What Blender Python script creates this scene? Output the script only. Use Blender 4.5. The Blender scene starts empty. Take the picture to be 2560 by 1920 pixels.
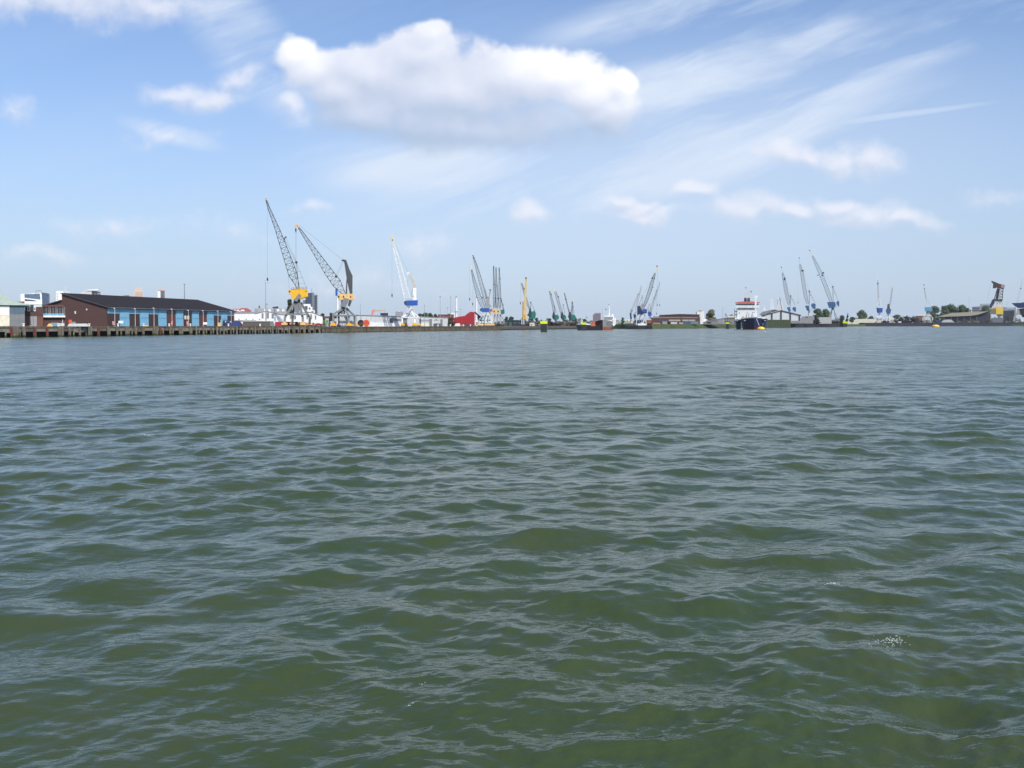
import bpy, bmesh, math, random
import numpy as np
from mathutils import Vector, Matrix
R = math.radians
scene = bpy.context.scene
COL = scene.collection
rng = random.Random(7)

# ------------------------------------------------------------------ camera
CAM_Z = 3.4
FPX = 2200.0                                  # focal length in pixels of the 2560 px wide photograph
PITCH = math.atan(146.25 / FPX)
cam_data = bpy.data.cameras.new('camera')
cam_data.sensor_width = 36.0
cam_data.lens = 36.0 * FPX / 2560.0
cam_data.clip_start = 0.1
cam_data.clip_end = 20000.0
cam = bpy.data.objects.new('camera', cam_data)
COL.objects.link(cam)
cam.matrix_world = (Matrix.Translation((0, 0, CAM_Z)) @ Matrix.Rotation(R(90) - PITCH, 4, 'X')
                    @ Matrix.Rotation(R(-0.17), 4, 'Z'))
scene.camera = cam

def W(px, py, Y):
    """world point at depth Y that the photograph shows at pixel px, py"""
    d = cam.matrix_world.to_3x3() @ Vector(((px - 1280.0) / FPX, -(py - 960.0) / FPX, -1.0))
    return Vector((0, 0, CAM_Z)) + d * (Y / d.y)

# ------------------------------------------------------------------ sun, exposure
SUN_EL, SUN_AZ = 42.0, 152.0                  # azimuth clockwise from the view direction (+Y)
sun_dir = Vector((math.sin(R(SUN_AZ)) * math.cos(R(SUN_EL)), math.cos(R(SUN_AZ)) * math.cos(R(SUN_EL)), math.sin(R(SUN_EL))))
sl = bpy.data.lights.new('sun', 'SUN')
sl.energy = 3.6
sl.angle = R(0.53)
sl.color = (1.0, 0.95, 0.88)
sun = bpy.data.objects.new('sun', sl)
COL.objects.link(sun)
sun.rotation_euler = sun_dir.to_track_quat('Z', 'Y').to_euler()
vs = scene.view_settings
vs.view_transform = 'Standard'; vs.look = 'None'; vs.exposure = 0.10; vs.gamma = 1.0; vs.use_curve_mapping = False

# ------------------------------------------------------------------ node helper
class NT:
    def __init__(s, nt): s.nt = nt; s.n = nt.nodes; s.l = nt.links
    def node(s, typ, **kw):
        n = s.n.new(typ)
        for k, v in kw.items(): setattr(n, k, v)
        return n
    def put(s, sock, v):
        if hasattr(v, 'links') or isinstance(v, bpy.types.NodeSocket): s.l.new(v, sock)
        elif v is not None: sock.default_value = v
    def m(s, op, a, b=None, c=None, clamp=False):
        n = s.n.new('ShaderNodeMath'); n.operation = op; n.use_clamp = clamp
        s.put(n.inputs[0], a)
        if b is not None: s.put(n.inputs[1], b)
        if c is not None: s.put(n.inputs[2], c)
        return n.outputs[0]
    def v(s, op, a, b=None, out=0, scale=None):
        n = s.n.new('ShaderNodeVectorMath'); n.operation = op
        s.put(n.inputs[0], a)
        if b is not None: s.put(n.inputs[1], b)
        if scale is not None: s.put(n.inputs['Scale'], scale)
        return n.outputs['Value'] if op in ('LENGTH', 'DOT_PRODUCT', 'DISTANCE') else n.outputs[0]
    def xyz(s, x=0.0, y=0.0, z=0.0):
        n = s.n.new('ShaderNodeCombineXYZ')
        for i, q in enumerate((x, y, z)): s.put(n.inputs[i], q)
        return n.outputs[0]
    def sep(s, v):
        n = s.n.new('ShaderNodeSeparateXYZ'); s.put(n.inputs[0], v); return n.outputs
    def noise(s, vec, scale, detail=4.0, rough=0.55, dist=0.0, lac=2.0, out='Fac', dims='3D'):
        n = s.n.new('ShaderNodeTexNoise'); n.noise_dimensions = dims
        s.put(n.inputs['Vector'], vec); s.put(n.inputs['Scale'], scale); s.put(n.inputs['Detail'], detail)
        s.put(n.inputs['Roughness'], rough); s.put(n.inputs['Distortion'], dist); s.put(n.inputs['Lacunarity'], lac)
        return n.outputs[out]
    def ss(s, x, lo, hi, a=0.0, b=1.0, kind='SMOOTHSTEP'):
        n = s.n.new('ShaderNodeMapRange'); n.interpolation_type = kind; n.clamp = True if kind == 'LINEAR' else n.clamp
        for i, q in enumerate((x, lo, hi, a, b)): s.put(n.inputs[i], q)
        return n.outputs[0]
    def mix(s, f, a, b, mode='MIX'):
        n = s.n.new('ShaderNodeMix'); n.data_type = 'RGBA'; n.blend_type = mode
        s.put(n.inputs[0], f)
        for i, q in ((6, a), (7, b)):
            if isinstance(q, tuple): q = tuple(q) + (1.0,) * (4 - len(q))
            s.put(n.inputs[i], q)
        return n.outputs[2]

def lin(r, g, b):
    f = lambda c: (c / 255 / 12.92) if c / 255 <= 0.04045 else ((c / 255 + 0.055) / 1.055) ** 2.4
    return (f(r), f(g), f(b))

# ------------------------------------------------------------------ world: sky and clouds
world = bpy.data.worlds.new('World')
scene.world = world
world.use_nodes = True
world.cycles.sampling_method = 'MANUAL'; world.cycles.sample_map_resolution = 256
world.node_tree.nodes.clear()
w = NT(world.node_tree)
SKY_STRENGTH = 0.10
tc = w.node('ShaderNodeTexCoord').outputs['Generated']
sky = w.node('ShaderNodeTexSky', sky_type='NISHITA', sun_disc=False)
sky.sun_elevation = R(SUN_EL); sky.sun_rotation = R(SUN_AZ)
sky.altitude = 0; sky.air_density = 1.0; sky.dust_density = 1.2; sky.ozone_density = 1.6
dx, dy, dz = w.sep(tc)
yy = w.m('MAXIMUM', w.m('ABSOLUTE', dy), 0.12)
u = w.m('DIVIDE', dx, yy); v = w.m('DIVIDE', dz, yy)
P = w.xyz(u, v, w.ss(dy, -0.2, 0.2, 3.0, 0.0))     # gnomonic cloud coordinates, differing behind the viewer

def uv(px, py):
    q = W(px, py, 1.0); return (q.x, q.z - CAM_Z)
def ell(nt, p, px, py, rx, ry, k=1.0):
    """1 at the centre of an ellipse given in degrees of view, 0 at its rim"""
    a, b = uv(px, py)
    d = nt.v('SUBTRACT', p, (a, b, 0.0))
    d = nt.v('MULTIPLY', d, (FPX / rx, FPX / ry, 1.0))
    return nt.m('MULTIPLY_ADD', nt.v('LENGTH', d), -k, k)

BIG = [(735, 125, 76, 54), (790, 172, 92, 68), (930, 172, 175, 82), (1050, 135, 130, 62), (1068, 98, 62, 34), (1130, 222, 270, 105), (1290, 190, 185, 76),
       (1390, 182, 125, 68), (1465, 228, 105, 68), (1500, 282, 92, 62), (1552, 206, 33, 40), (1528, 262, 60, 58), (845, 235, 105, 85), (890, 300, 145, 88), (1180, 325, 410, 84)]
SMALL = [(450, 228, 110, 42), (530, 240, 110, 40), (600, 205, 80, 42), (728, 278, 60, 32), (1325, 528, 62, 38), (1960, 392, 110, 38), (2010, 385, 90, 42),
         (2080, 385, 80, 46), (2165, 388, 110, 44), (1560, 500, 80, 28), (1625, 505, 62, 26), (1735, 476, 62, 24), (1600, 532, 170, 34),
         (1870, 525, 150, 46), (1990, 530, 80, 34), (2105, 508, 70, 34), (2160, 530, 150, 50), (2270, 548, 120, 34),
         (150, 0, 330, 62), (380, 0, 160, 50), (40, 275, 60, 46, .6), (420, 332, 100, 26, .6), (800, 530, 90, 22, .5), (240, 560, 190, 40, .42), (1070, 620, 90, 40, .42), (560, 565, 170, 36, .36), (60, 650, 220, 34, .34), (2480, 500, 120, 40, .4), (900, 700, 260, 40, .3)]
def make_density(name, blobs, scale, amp, detail):
    g = bpy.data.node_groups.new(name, 'ShaderNodeTree')
    g.interface.new_socket('P', in_out='INPUT', socket_type='NodeSocketVector')
    g.interface.new_socket('D', in_out='OUTPUT', socket_type='NodeSocketFloat')
    n = NT(g)
    gi = n.node('NodeGroupInput').outputs[0]
    wob = n.noise(gi, scale * 0.6, 2.0, 0.5, out='Color')
    wob = n.v('SCALE', n.v('SUBTRACT', wob, (0.5, 0.5, 0.5)), scale=0.06)
    q = n.v('ADD', gi, wob)
    e = None
    for b in blobs:
        c = ell(n, q, *b)
        if e is None: e = c
        else:
            mm = n.node('ShaderNodeMath', operation='SMOOTH_MAX')
            n.put(mm.inputs[0], e); n.put(mm.inputs[1], c); mm.inputs[2].default_value = 0.25
            e = mm.outputs[0]
    f = n.noise(gi, scale, detail, 0.60, 0.1)
    f2 = n.noise(gi, scale * 2.7, 2.0, 0.5)
    bil = n.m('ABSOLUTE', n.m('SUBTRACT', f2, 0.5))
    d = n.m('MULTIPLY_ADD', n.m('SUBTRACT', f, 0.5), amp, e)
    d = n.m('MULTIPLY_ADD', bil, -amp * 0.45, d)
    go = n.node('NodeGroupOutput'); n.l.new(d, go.inputs[0])
    return g
gb = make_density('cloud_big', BIG, 11.0, 1.25, 10.0)
gs = make_density('cloud_small', SMALL, 20.0, 1.25, 7.0)
def dens(g, p):
    n = w.node('ShaderNodeGroup'); n.node_tree = g; w.put(n.inputs[0], p); return n.outputs[0]
front = w.ss(dy, 0.15, 0.3)
# the light comes from the right and above
b0 = dens(gb, P)
b1 = dens(gb, w.v('ADD', P, (0.012, 0.016, 0.0)))
b2 = dens(gb, w.v('ADD', P, (0.034, 0.046, 0.0)))
s0 = dens(gs, P)
s1 = dens(gs, w.v('ADD', P, (0.006, 0.010, 0.0)))
def rell(px, py, rx, ry, deg):
    a, b = uv(px, py)
    c, s_ = math.cos(R(deg)), math.sin(R(deg))
    d = w.v('SUBTRACT', P, (a, b, 0.0))
    x = w.v('DOT_PRODUCT', d, (c * FPX / rx, s_ * FPX / rx, 0.0))
    y = w.v('DOT_PRODUCT', d, (-s_ * FPX / ry, c * FPX / ry, 0.0))
    return w.m('SUBTRACT', 1.0, w.v('LENGTH', w.xyz(x, y, 0.0)))
low = w.ss(v, uv(0, 200)[1], uv(0, 365)[1])                      # 1 towards the base of the big cloud
soft = w.m('MULTIPLY_ADD', low, 0.42, 0.32)
a_big = w.m('MULTIPLY', w.ss(b0, -0.08, soft), front)
a_big = w.m('MULTIPLY', a_big, w.m('MULTIPLY_ADD', low, -0.16, 0.97))
relief = w.m('ADD', w.m('MULTIPLY', w.m('SUBTRACT', b0, b1), 1.0), w.m('MULTIPLY', w.m('SUBTRACT', b0, b2), 0.35))
hot = w.m('ADD', w.m('MULTIPLY', w.ss(rell(1470, 170, 330, 150, -14), 0.0, 0.9), 0.38),
          w.m('MULTIPLY', w.ss(rell(745, 125, 120, 95, -30), 0.0, 0.9), 0.26))
lit = w.m('ADD', w.m('MULTIPLY', relief, 0.30), w.m('ADD', hot, 0.42))
lit = w.m('SUBTRACT', lit, w.m('MULTIPLY', low, 0.38), clamp=True)
big_col = w.node('ShaderNodeValToRGB')
er = big_col.color_ramp.elements
er[0].position = 0.0; er[0].color = lin(176, 193, 217) + (1,)
er[1].position = 1.0; er[1].color = lin(252, 253, 255) + (1,)
e_ = er.new(0.35); e_.color = lin(205, 214, 234) + (1,)
e_ = er.new(0.65); e_.color = lin(226, 231, 245) + (1,)
w.l.new(lit, big_col.inputs[0])
a_small = w.m('MULTIPLY', w.m('MULTIPLY', w.ss(s0, -0.15, 0.85), 0.78), front)
lit_s = w.ss(w.m('MULTIPLY_ADD', w.m('SUBTRACT', s0, s1), 0.8, 0.5), 0.0, 1.0)
small_col = w.mix(lit_s, lin(205, 215, 235), lin(236, 238, 248))
# thin cirrus streaks: sheared noise in bands that climb to the right
su, sv, _ = w.sep(P)
ang = R(17)
ca, sa = math.cos(ang), math.sin(ang)
along = w.m('ADD', w.m('MULTIPLY', su, ca), w.m('MULTIPLY', sv, sa))
across = w.m('SUBTRACT', w.m('MULTIPLY', sv, ca), w.m('MULTIPLY', su, sa))
cw = w.noise(P, 3.0, 3.0, 0.5, out='Color')
cw = w.v('SCALE', w.v('SUBTRACT', cw, (0.5, 0.5, 0.5)), scale=0.22)
cp = w.v('ADD', w.xyz(w.m('MULTIPLY', along, 2.4), w.m('MULTIPLY', across, 11.0), 1.7), w.v('MULTIPLY', cw, (1.0, 3.0, 1.0)))
c1 = w.noise(cp, 1.0, 8.0, 0.58, 0.3)
cp2 = w.v('MULTIPLY', cp, (1.6, 4.0, 1.0))
c2 = w.noise(cp2, 1.0, 4.0, 0.6)
cir = w.m('MULTIPLY', w.ss(w.m('MULTIPLY_ADD', c2, 0.30, c1), 0.46, 0.86), 1.0)
def smax(nt, a, b, k=0.2):
    mm = nt.node('ShaderNodeMath', operation='SMOOTH_MAX')
    nt.put(mm.inputs[0], a); nt.put(mm.inputs[1], b); mm.inputs[2].default_value = k
    return mm.outputs[0]
env = None
for t in [(1820, 175, 560, 95, 17), (2000, 255, 300, 45, 16), (1600, 400, 760, 130, 12), (1750, 15, 380, 60, 12), (2350, 90, 400, 60, 20),
          (600, 90, 240, 90, -50), (1080, 420, 330, 80, 0), (430, 335, 130, 24, -15)]:
    q = rell(*t)
    env = q if env is None else smax(w, env, q, 0.3)
env = w.ss(env, -0.35, 0.6)
a_cir = w.m('MULTIPLY', w.m('MULTIPLY', cir, w.m('MULTIPLY_ADD', env, 0.88, 0.08)), w.ss(v, 0.02, 0.16))
# veil of the pale right-centre sky
veil = w.m('MULTIPLY', w.ss(rell(1650, 420, 1250, 420, 6), -0.1, 0.9), 0.36)
# a single thin contrail
cl = rell(2150, 300, 420, 13, 7.2)
con = w.m('MULTIPLY', w.m('MULTIPLY', w.ss(w.m('MULTIPLY_ADD', c2, 0.5, cl), 0.15, 0.9), 0.55), front)
# clear sky with its pale horizon
hz = w.ss(w.m('MAXIMUM', v, 0.0), 0.0, 0.36, 1.0, 0.0, 'LINEAR')
hz = w.m('POWER', hz, 1.35)
sky_col = w.v('SCALE', sky.outputs[0], scale=SKY_STRENGTH)
grade = w.v('MULTIPLY', sky_col, (1.02, 1.24, 1.55))         # cool white balance of the photograph
sk = w.mix(w.m('MULTIPLY_ADD', hz, 0.76, 0.15), grade, lin(190, 206, 227))
thin = w.m('MAXIMUM', w.m('MAXIMUM', a_cir, veil), con)
sk = w.mix(thin, sk, lin(216, 228, 245))
sk = w.mix(a_small, sk, small_col)
sk = w.mix(a_big, sk, big_col.outputs[0])
bg = w.node('ShaderNodeBackground'); bg.inputs[1].default_value = 1.0
w.l.new(sk, bg.inputs[0])
wo = w.node('ShaderNodeOutputWorld'); w.l.new(bg.outputs[0], wo.inputs[0])
# ------------------------------------------------------------------ water
def build_water():
    nr, nc = 1080, 960
    # distances: spacing grows with distance ** 1.4
    p = 0.4
    a0, a1 = 2.2 ** -p, 520.0 ** -p
    d = (a0 + (a1 - a0) * np.linspace(0, 1, nr)) ** (-1.0 / p)
    t = np.linspace(-0.74, 0.74, nc)
    D, T = np.meshgrid(d, t, indexing='ij')
    X = (T * (D + 3.5)).astype(np.float32); Y = D.astype(np.float32)
    step_d = np.gradient(d)[:, None].astype(np.float32) * np.ones((1, nc), np.float32)
    step_x = (1.48 / (nc - 1) * (D + 3.5)).astype(np.float32)
    g = np.random.default_rng(11)
    Z = np.zeros_like(X); DX = np.zeros_like(X); DY = np.zeros_like(X)
    lost = np.zeros_like(X)
    K = 185
    main = R(101)                                  # direction of travel: mostly away from the viewer
    # slow patches where the chop is stronger or calmer
    patch = (0.5 + 0.5 * np.sin(X * 0.31 + 0.7 * np.sin(Y * 0.17 + 1.0)) * np.sin(Y * 0.23 + 1.3 * np.sin(X * 0.13)))
    patch2 = 0.5 + 0.5 * np.sin(X * 0.19 - Y * 0.09 + 1.7 * np.sin(Y * 0.21 + X * 0.05 + 2.0)) * np.sin(Y * 0.41 - 0.16 * X + 1.1 * np.sin(X * 0.27))
    for i in range(K):
        f = (i + g.random()) / K
        L = 0.09 * (5.0 / 0.09) ** f
        k = 2 * math.pi / L
        spread = 0.42 if L > 1.0 else 0.62
        th = main + g.normal(0, spread)
        if g.random() < 0.16: th = R(150) + g.normal(0, 0.35)
        kx, ky = k * math.cos(th), k * math.sin(th)
        s = 0.0180 * (1.0 if L < 0.45 else 0.95) * (1.0 + 0.30 * math.exp(-((L - 2.1) / 0.7) ** 2)) / (1 + (L / 3.2) ** 5) * (0.6 + 0.8 * g.random())   # slope amplitude
        amp = s / k
        # spacing of samples along the wave
        ds = abs(math.cos(th)) * step_x + abs(math.sin(th)) * step_d
        fade = np.clip((L / ds - 2.5) / 3.5, 0, 1)
        ph = (kx * X + ky * Y + g.random() * 6.283).astype(np.float32)
        A = amp * fade
        A = A * (0.55 + 0.9 * patch) if L < 0.9 else A * (0.62 + 0.85 * patch2)
        sn, cs = np.sin(ph), np.cos(ph)
        if L > 0.22: Z += A * (0.92 * sn + 0.34 * np.sin(2 * ph))     # steep faces towards -Y, long gentle backs
        else: Z += A * cs
        q = 0.75 if L > 0.4 else 0.4
        if L > 0.22: DX += q * A * math.cos(th) * cs; DY += q * A * math.sin(th) * cs
        else: DX -= q * A * math.cos(th) * sn; DY -= q * A * math.sin(th) * sn
        lost += (s * (1 - fade)) ** 2 * 0.5
    lost = np.sqrt(lost)
    nv = nr * nc
    co = np.empty((nv, 3), np.float32)
    co[:, 0] = (X + DX).ravel(); co[:, 1] = (Y + DY).ravel(); co[:, 2] = Z.ravel()
    idx = np.arange(nv).reshape(nr, nc)
    f = np.stack([idx[:-1, :-1], idx[:-1, 1:], idx[1:, 1:], idx[1:, :-1]], -1).reshape(-1, 4)
    # a flat apron out to the horizon and behind the viewer
    B = 9000.0
    # ring: near edge, sides, far edge
    base = nv
    rim_n = idx[0, :]; rim_f = idx[-1, :]; rim_l = idx[:, 0]; rim_r = idx[:, -1]
    extra = np.array([(-B, -200, 0), (B, -200, 0), (B, B, 0), (-B, B, 0), (-B, d[0], 0), (B, d[0], 0), (-B, d[-1], 0), (B, d[-1], 0)], np.float32)
    co = np.vstack([co, extra])
    me = bpy.data.meshes.new('water')
    polys = [tuple(x) for x in []]
    nq = len(f)
    ng = [[base + 0, base + 1, base + 5] + [int(q) for q in rim_n[::-1]] + [base + 4],
          [base + 4] + [int(q) for q in rim_l] + [base + 6],
          [base + 7] + [int(q) for q in rim_r[::-1]] + [base + 5],
          [base + 6] + [int(q) for q in rim_f] + [base + 7, base + 2, base + 3]]
    loops = np.concatenate([f.ravel()] + [np.array(x) for x in ng])
    starts = list(range(0, nq * 4, 4)); c = nq * 4
    tot = [4] * nq
    for x in ng: starts.append(c); tot.append(len(x)); c += len(x)
    me.vertices.add(len(co)); me.vertices.foreach_set('co', co.ravel())
    me.loops.add(len(loops)); me.loops.foreach_set('vertex_index', loops.astype(np.int32))
    me.polygons.add(len(starts)); me.polygons.foreach_set('loop_start', np.array(starts, np.int32))
    me.polygons.foreach_set('loop_total', np.array(tot, np.int32))
    me.update(calc_edges=True)
    me.polygons.foreach_set('use_smooth', np.ones(len(starts), bool))
    at = me.attributes.new('lost_slope', 'FLOAT', 'POINT')
    lo = np.full(len(co), float(lost.max()), np.float32); lo[:nv] = lost.ravel()
    at.data.foreach_set('value', lo)
    o = bpy.data.objects.new('water', me); COL.objects.link(o)
    o['kind'] = 'structure'; o['label'] = 'choppy green grey harbour water with small ripples'
    return o
water = build_water()

def water_material():
    m = bpy.data.materials.new('harbour_water'); m.use_nodes = True
    m.node_tree.nodes.clear(); n = NT(m.node_tree)
    geo = n.node('ShaderNodeNewGeometry')
    pos = geo.outputs['Position']; nor = geo.outputs['Normal']
    # gradient of two noise fields by finite differences
    def slope(scale, sx, eps, detail, rough, offs=0.0):
        st = n.v('MULTIPLY', pos, (sx, 1.0, 0.0))
        st = n.v('ADD', st, (offs, offs * 0.37, offs))
        h0 = n.noise(st, scale, detail, rough)
        hx = n.noise(n.v('ADD', st, (eps * sx, 0, 0)), scale, detail, rough)
        hy = n.noise(n.v('ADD', st, (0, eps, 0)), scale, detail, rough)
        return n.xyz(n.m('DIVIDE', n.m('SUBTRACT', h0, hx), eps), n.m('DIVIDE', n.m('SUBTRACT', h0, hy), eps), 0.0)
    def skew(vec, c):
        """faces towards -Y steeper and rarer, backs longer"""
        x, y, _ = n.sep(vec)
        return n.xyz(x, n.m('SUBTRACT', y, n.m('MULTIPLY', n.m('MULTIPLY', y, y), c)), 0.0)
    fine = skew(n.v('SCALE', slope(3.8, 0.5, 0.015, 5.0, 0.62), scale=0.040), 4.5)
    mid = slope(0.62, 0.72, 0.06, 4.0, 0.6, 31.0)
    at = n.node('ShaderNodeAttribute', attribute_name='lost_slope').outputs['Fac']
    cat = n.ss(n.noise(n.v('MULTIPLY', pos, (1.3, 1.0, 0.0)), 0.16, 7.0, 0.72), 0.34, 0.66, 0.5, 1.5)     # cat's paws
    mid = skew(n.v('SCALE', mid, scale=n.m('MULTIPLY', n.m('MULTIPLY', at, cat), 1.0)), 4.5)
    mid = n.v('ADD', mid, n.xyz(0.0, n.m('MULTIPLY', n.m('MULTIPLY', n.ss(at, 0.06, 0.20), cat), -0.11), 0.0))
    # broad gusts: the fine chop comes and goes
    gust = n.ss(n.noise(n.v('MULTIPLY', pos, (0.35, 1.0, 0.0)), 0.22, 5.0, 0.6), 0.35, 0.65, 0.45, 1.5)
    nn = n.v('NORMALIZE', n.v('ADD', n.v('ADD', nor, n.v('SCALE', fine, scale=gust)), mid))
    # turbid green body, browner where silt is stirred up
    silt = n.ss(n.noise(pos, 0.35, 3.0, 0.6), 0.4, 0.7)
    body = n.mix(silt, (0.041, 0.063, 0.023), (0.051, 0.068, 0.025))
    bs = n.node('ShaderNodeBsdfPrincipled')
    n.put(bs.inputs['Base Color'], body)
    bs.inputs['Roughness'].default_value = 0.075
    bs.inputs['IOR'].default_value = 1.333
    n.put(bs.inputs['Normal'], nn)
    out = n.node('ShaderNodeOutputMaterial'); n.l.new(bs.outputs[0], out.inputs[0])
    return m
water.data.materials.append(water_material())

# small flecks of foam on breaking ripples
_co = np.empty(len(water.data.vertices) * 3, np.float32); water.data.vertices.foreach_get('co', _co); _co = _co.reshape(-1, 3)
def foam(px, py, wpx, hpx, n, label, rad, seed):
    g = np.random.default_rng(seed); vs = []; fs = []
    def hit(x, y):
        d = W(x, y, 1.0) - Vector((0, 0, CAM_Z)); k = -CAM_Z / d.z; q = Vector((0, 0, CAM_Z)) + d * k
        return q.x, q.y
    cx, cy = hit(px, py)
    near = _co[(abs(_co[:, 0] - cx) < 0.7) & (abs(_co[:, 1] - cy) < 0.9)]
    for i in range(n):
        x, y = hit(px + g.normal(0, wpx / 2.2), py + g.normal(0, hpx / 2.2))
        j = np.argmin((near[:, 0] - x) ** 2 + (near[:, 1] - y) ** 2); z = float(near[j, 2])
        r = rad * (0.5 + g.random()); o = len(vs)
        vs += [(x + r, y, z), (x, y + r * 1.6, z), (x - r, y, z), (x, y - r * 1.6, z), (x, y, z + r * 0.7), (x, y, z - r * 0.5)]
        fs += [(o, o + 1, o + 4), (o + 1, o + 2, o + 4), (o + 2, o + 3, o + 4), (o + 3, o, o + 4), (o + 1, o, o + 5), (o + 2, o + 1, o + 5), (o + 3, o + 2, o + 5), (o, o + 3, o + 5)]
    me = bpy.data.meshes.new('foam'); me.from_pydata(vs, [], fs)
    fm = bpy.data.materials.get('foam')
    if fm is None:
        fm = bpy.data.materials.new('foam'); fm.use_nodes = True
        fm.node_tree.nodes['Principled BSDF'].inputs['Base Color'].default_value = (0.60, 0.64, 0.60, 1)
        fm.node_tree.nodes['Principled BSDF'].inputs['Roughness'].default_value = 0.4
    me.materials.append(fm)
    o = bpy.data.objects.new('foam', me); COL.objects.link(o); o['kind'] = 'stuff'; o['label'] = label
foam(2238, 1604, 44, 9, 110, 'largest fleck of white foam on a ripple low right', 0.0055, 1)
foam(2205, 1612, 60, 14, 40, 'scattered bubbles beside the largest foam fleck', 0.004, 5)
foam(2086, 1463, 22, 4, 34, 'small fleck of foam above the largest one', 0.006, 2)
foam(1056, 1712, 7, 3, 9, 'tiny foam bubbles in the lower middle', 0.004, 3)
foam(1024, 1766, 9, 4, 10, 'tiny foam bubbles just below the others in the lower middle', 0.004, 4)
foam(360, 1086, 46, 3, 26, 'flecks of foam on a dark crest to the left', 0.012, 6)
foam(482, 1114, 16, 5, 18, 'small foam flecks on the next dark crest', 0.012, 7)
# ------------------------------------------------------------------ materials
MATS = {}
def mat(name, col, rough=0.6, metal=0.0, vary=0.10, scale=0.8, dirt=None, dirt_amt=0.0, streak=False, spec=0.4):
    if name in MATS: return MATS[name]
    m = bpy.data.materials.new(name); m.use_nodes = True; m.node_tree.nodes.clear()
    n = NT(m.node_tree)
    p = n.node('ShaderNodeTexCoord').outputs['Object']
    a = n.noise(p, scale, 5.0, 0.6)
    k = n.ss(a, 0.3, 0.7, 1.0 - vary, 1.0 + vary)
    c = n.v('SCALE', tuple(col), scale=k)
    if dirt:
        q = n.v('MULTIPLY', p, (1.0, 1.0, 0.18)) if streak else p
        d = n.ss(n.noise(q, scale * 1.7, 6.0, 0.65), 0.62 - dirt_amt * 0.35, 0.80 - dirt_amt * 0.25)
        c = n.mix(n.m('MULTIPLY', d, min(1.0, 0.4 + dirt_amt)), c, tuple(dirt))
    b = n.node('ShaderNodeBsdfPrincipled')
    n.put(b.inputs['Base Color'], c)
    n.put(b.inputs['Roughness'], n.ss(a, 0.3, 0.7, max(0.05, rough - 0.1), min(1.0, rough + 0.1)))
    b.inputs['Metallic'].default_value = metal
    b.inputs['Specular IOR Level'].default_value = spec
    o = n.node('ShaderNodeOutputMaterial'); n.l.new(b.outputs[0], o.inputs[0])
    MATS[name] = m
    return m
RUST = (0.16, 0.07, 0.035)
GRIME = (0.10, 0.09, 0.07)
WHITE = mat('white_paint', (0.80, 0.79, 0.76), 0.5, dirt=(0.45, 0.42, 0.36), dirt_amt=0.15, streak=True)
CREAM = mat('cream_paint', (0.74, 0.68, 0.52), 0.6, dirt=GRIME, dirt_amt=0.1)
PALE = mat('pale_grey_cladding', (0.56, 0.57, 0.56), 0.55, dirt=(0.36, 0.35, 0.32), dirt_amt=0.2, streak=True)
GREY = mat('grey_paint', (0.30, 0.31, 0.31), 0.55, dirt=RUST, dirt_amt=0.05)
MID = mat('mid_grey_metal', (0.19, 0.20, 0.21), 0.5, dirt=RUST, dirt_amt=0.08)
STEEL = mat('weathered_steel', (0.062, 0.066, 0.072), 0.5, dirt=RUST, dirt_amt=0.1)
HULLBLACK = mat('black_hull_paint', (0.010, 0.012, 0.016), 0.5)
BYELLOW = mat('bright_yellow_paint', (0.86, 0.60, 0.07), 0.5)
DARK = mat('dark_metal', (0.025, 0.026, 0.03), 0.5)
BLACK = mat('black_rubber', (0.015, 0.015, 0.016), 0.7)
YELLOW = mat('crane_yellow', (0.78, 0.42, 0.02), 0.45, dirt=RUST, dirt_amt=0.08)
OCHRE = mat('faded_orange_paint', (0.74, 0.46, 0.17), 0.5, dirt=RUST, dirt_amt=0.08)
TIPY = mat('yellow_tip_paint', (0.72, 0.60, 0.28), 0.5)
LIME = mat('lime_signal_paint', (0.66, 0.78, 0.01), 0.5, vary=0.05)
BLUE = mat('crane_blue', (0.022, 0.095, 0.36), 0.4, dirt=GRIME, dirt_amt=0.05)
MBLUE = mat('faded_blue', (0.042, 0.12, 0.24), 0.5, dirt=GRIME, dirt_amt=0.08)
LBLUE = mat('light_blue', (0.13, 0.33, 0.47), 0.5, dirt=GRIME, dirt_amt=0.05)
NAVY = mat('navy_paint', (0.022, 0.035, 0.10), 0.4)
DOORBLUE = mat('sky_blue_door_paint', (0.22, 0.46, 0.62), 0.6, vary=0.06, dirt=(0.12, 0.28, 0.38), dirt_amt=0.15, streak=True)
TEAL = mat('teal_paint', (0.02, 0.16, 0.125), 0.5, dirt=GRIME, dirt_amt=0.1)
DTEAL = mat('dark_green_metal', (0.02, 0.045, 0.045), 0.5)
RED = mat('red_paint', (0.40, 0.024, 0.03), 0.45, dirt=(0.25, 0.02, 0.02), dirt_amt=0.15, streak=True)
ORED = mat('orange_red_paint', (0.72, 0.10, 0.04), 0.45)
PINK = mat('faded_pink_red', (0.62, 0.25, 0.20), 0.6)
ORANGE = mat('orange_paint', (0.70, 0.24, 0.03), 0.5)
BRICK = mat('brown_brick', (0.10, 0.052, 0.045), 0.85, vary=0.16, scale=1.6, dirt=(0.055, 0.035, 0.032), dirt_amt=0.3)
REDBRICK = mat('red_brick', (0.17, 0.075, 0.055), 0.85, vary=0.16, scale=1.6, dirt=GRIME, dirt_amt=0.2)
DOORBROWN = mat('dark_brown_door', (0.062, 0.036, 0.034), 0.7, vary=0.12)
DOORRED = mat('red_brown_door', (0.13, 0.045, 0.038), 0.7, vary=0.12)
ROOF = mat('dark_roofing_felt', (0.028, 0.023, 0.026), 0.95, spec=0.15, vary=0.12, scale=0.4)
GROOF = mat('grey_roofing', (0.24, 0.24, 0.25), 0.7)
TAN = mat('tan_roofing', (0.42, 0.37, 0.27), 0.7)
GREENROOF = mat('pale_green_roofing', (0.42, 0.50, 0.42), 0.6)
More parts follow.
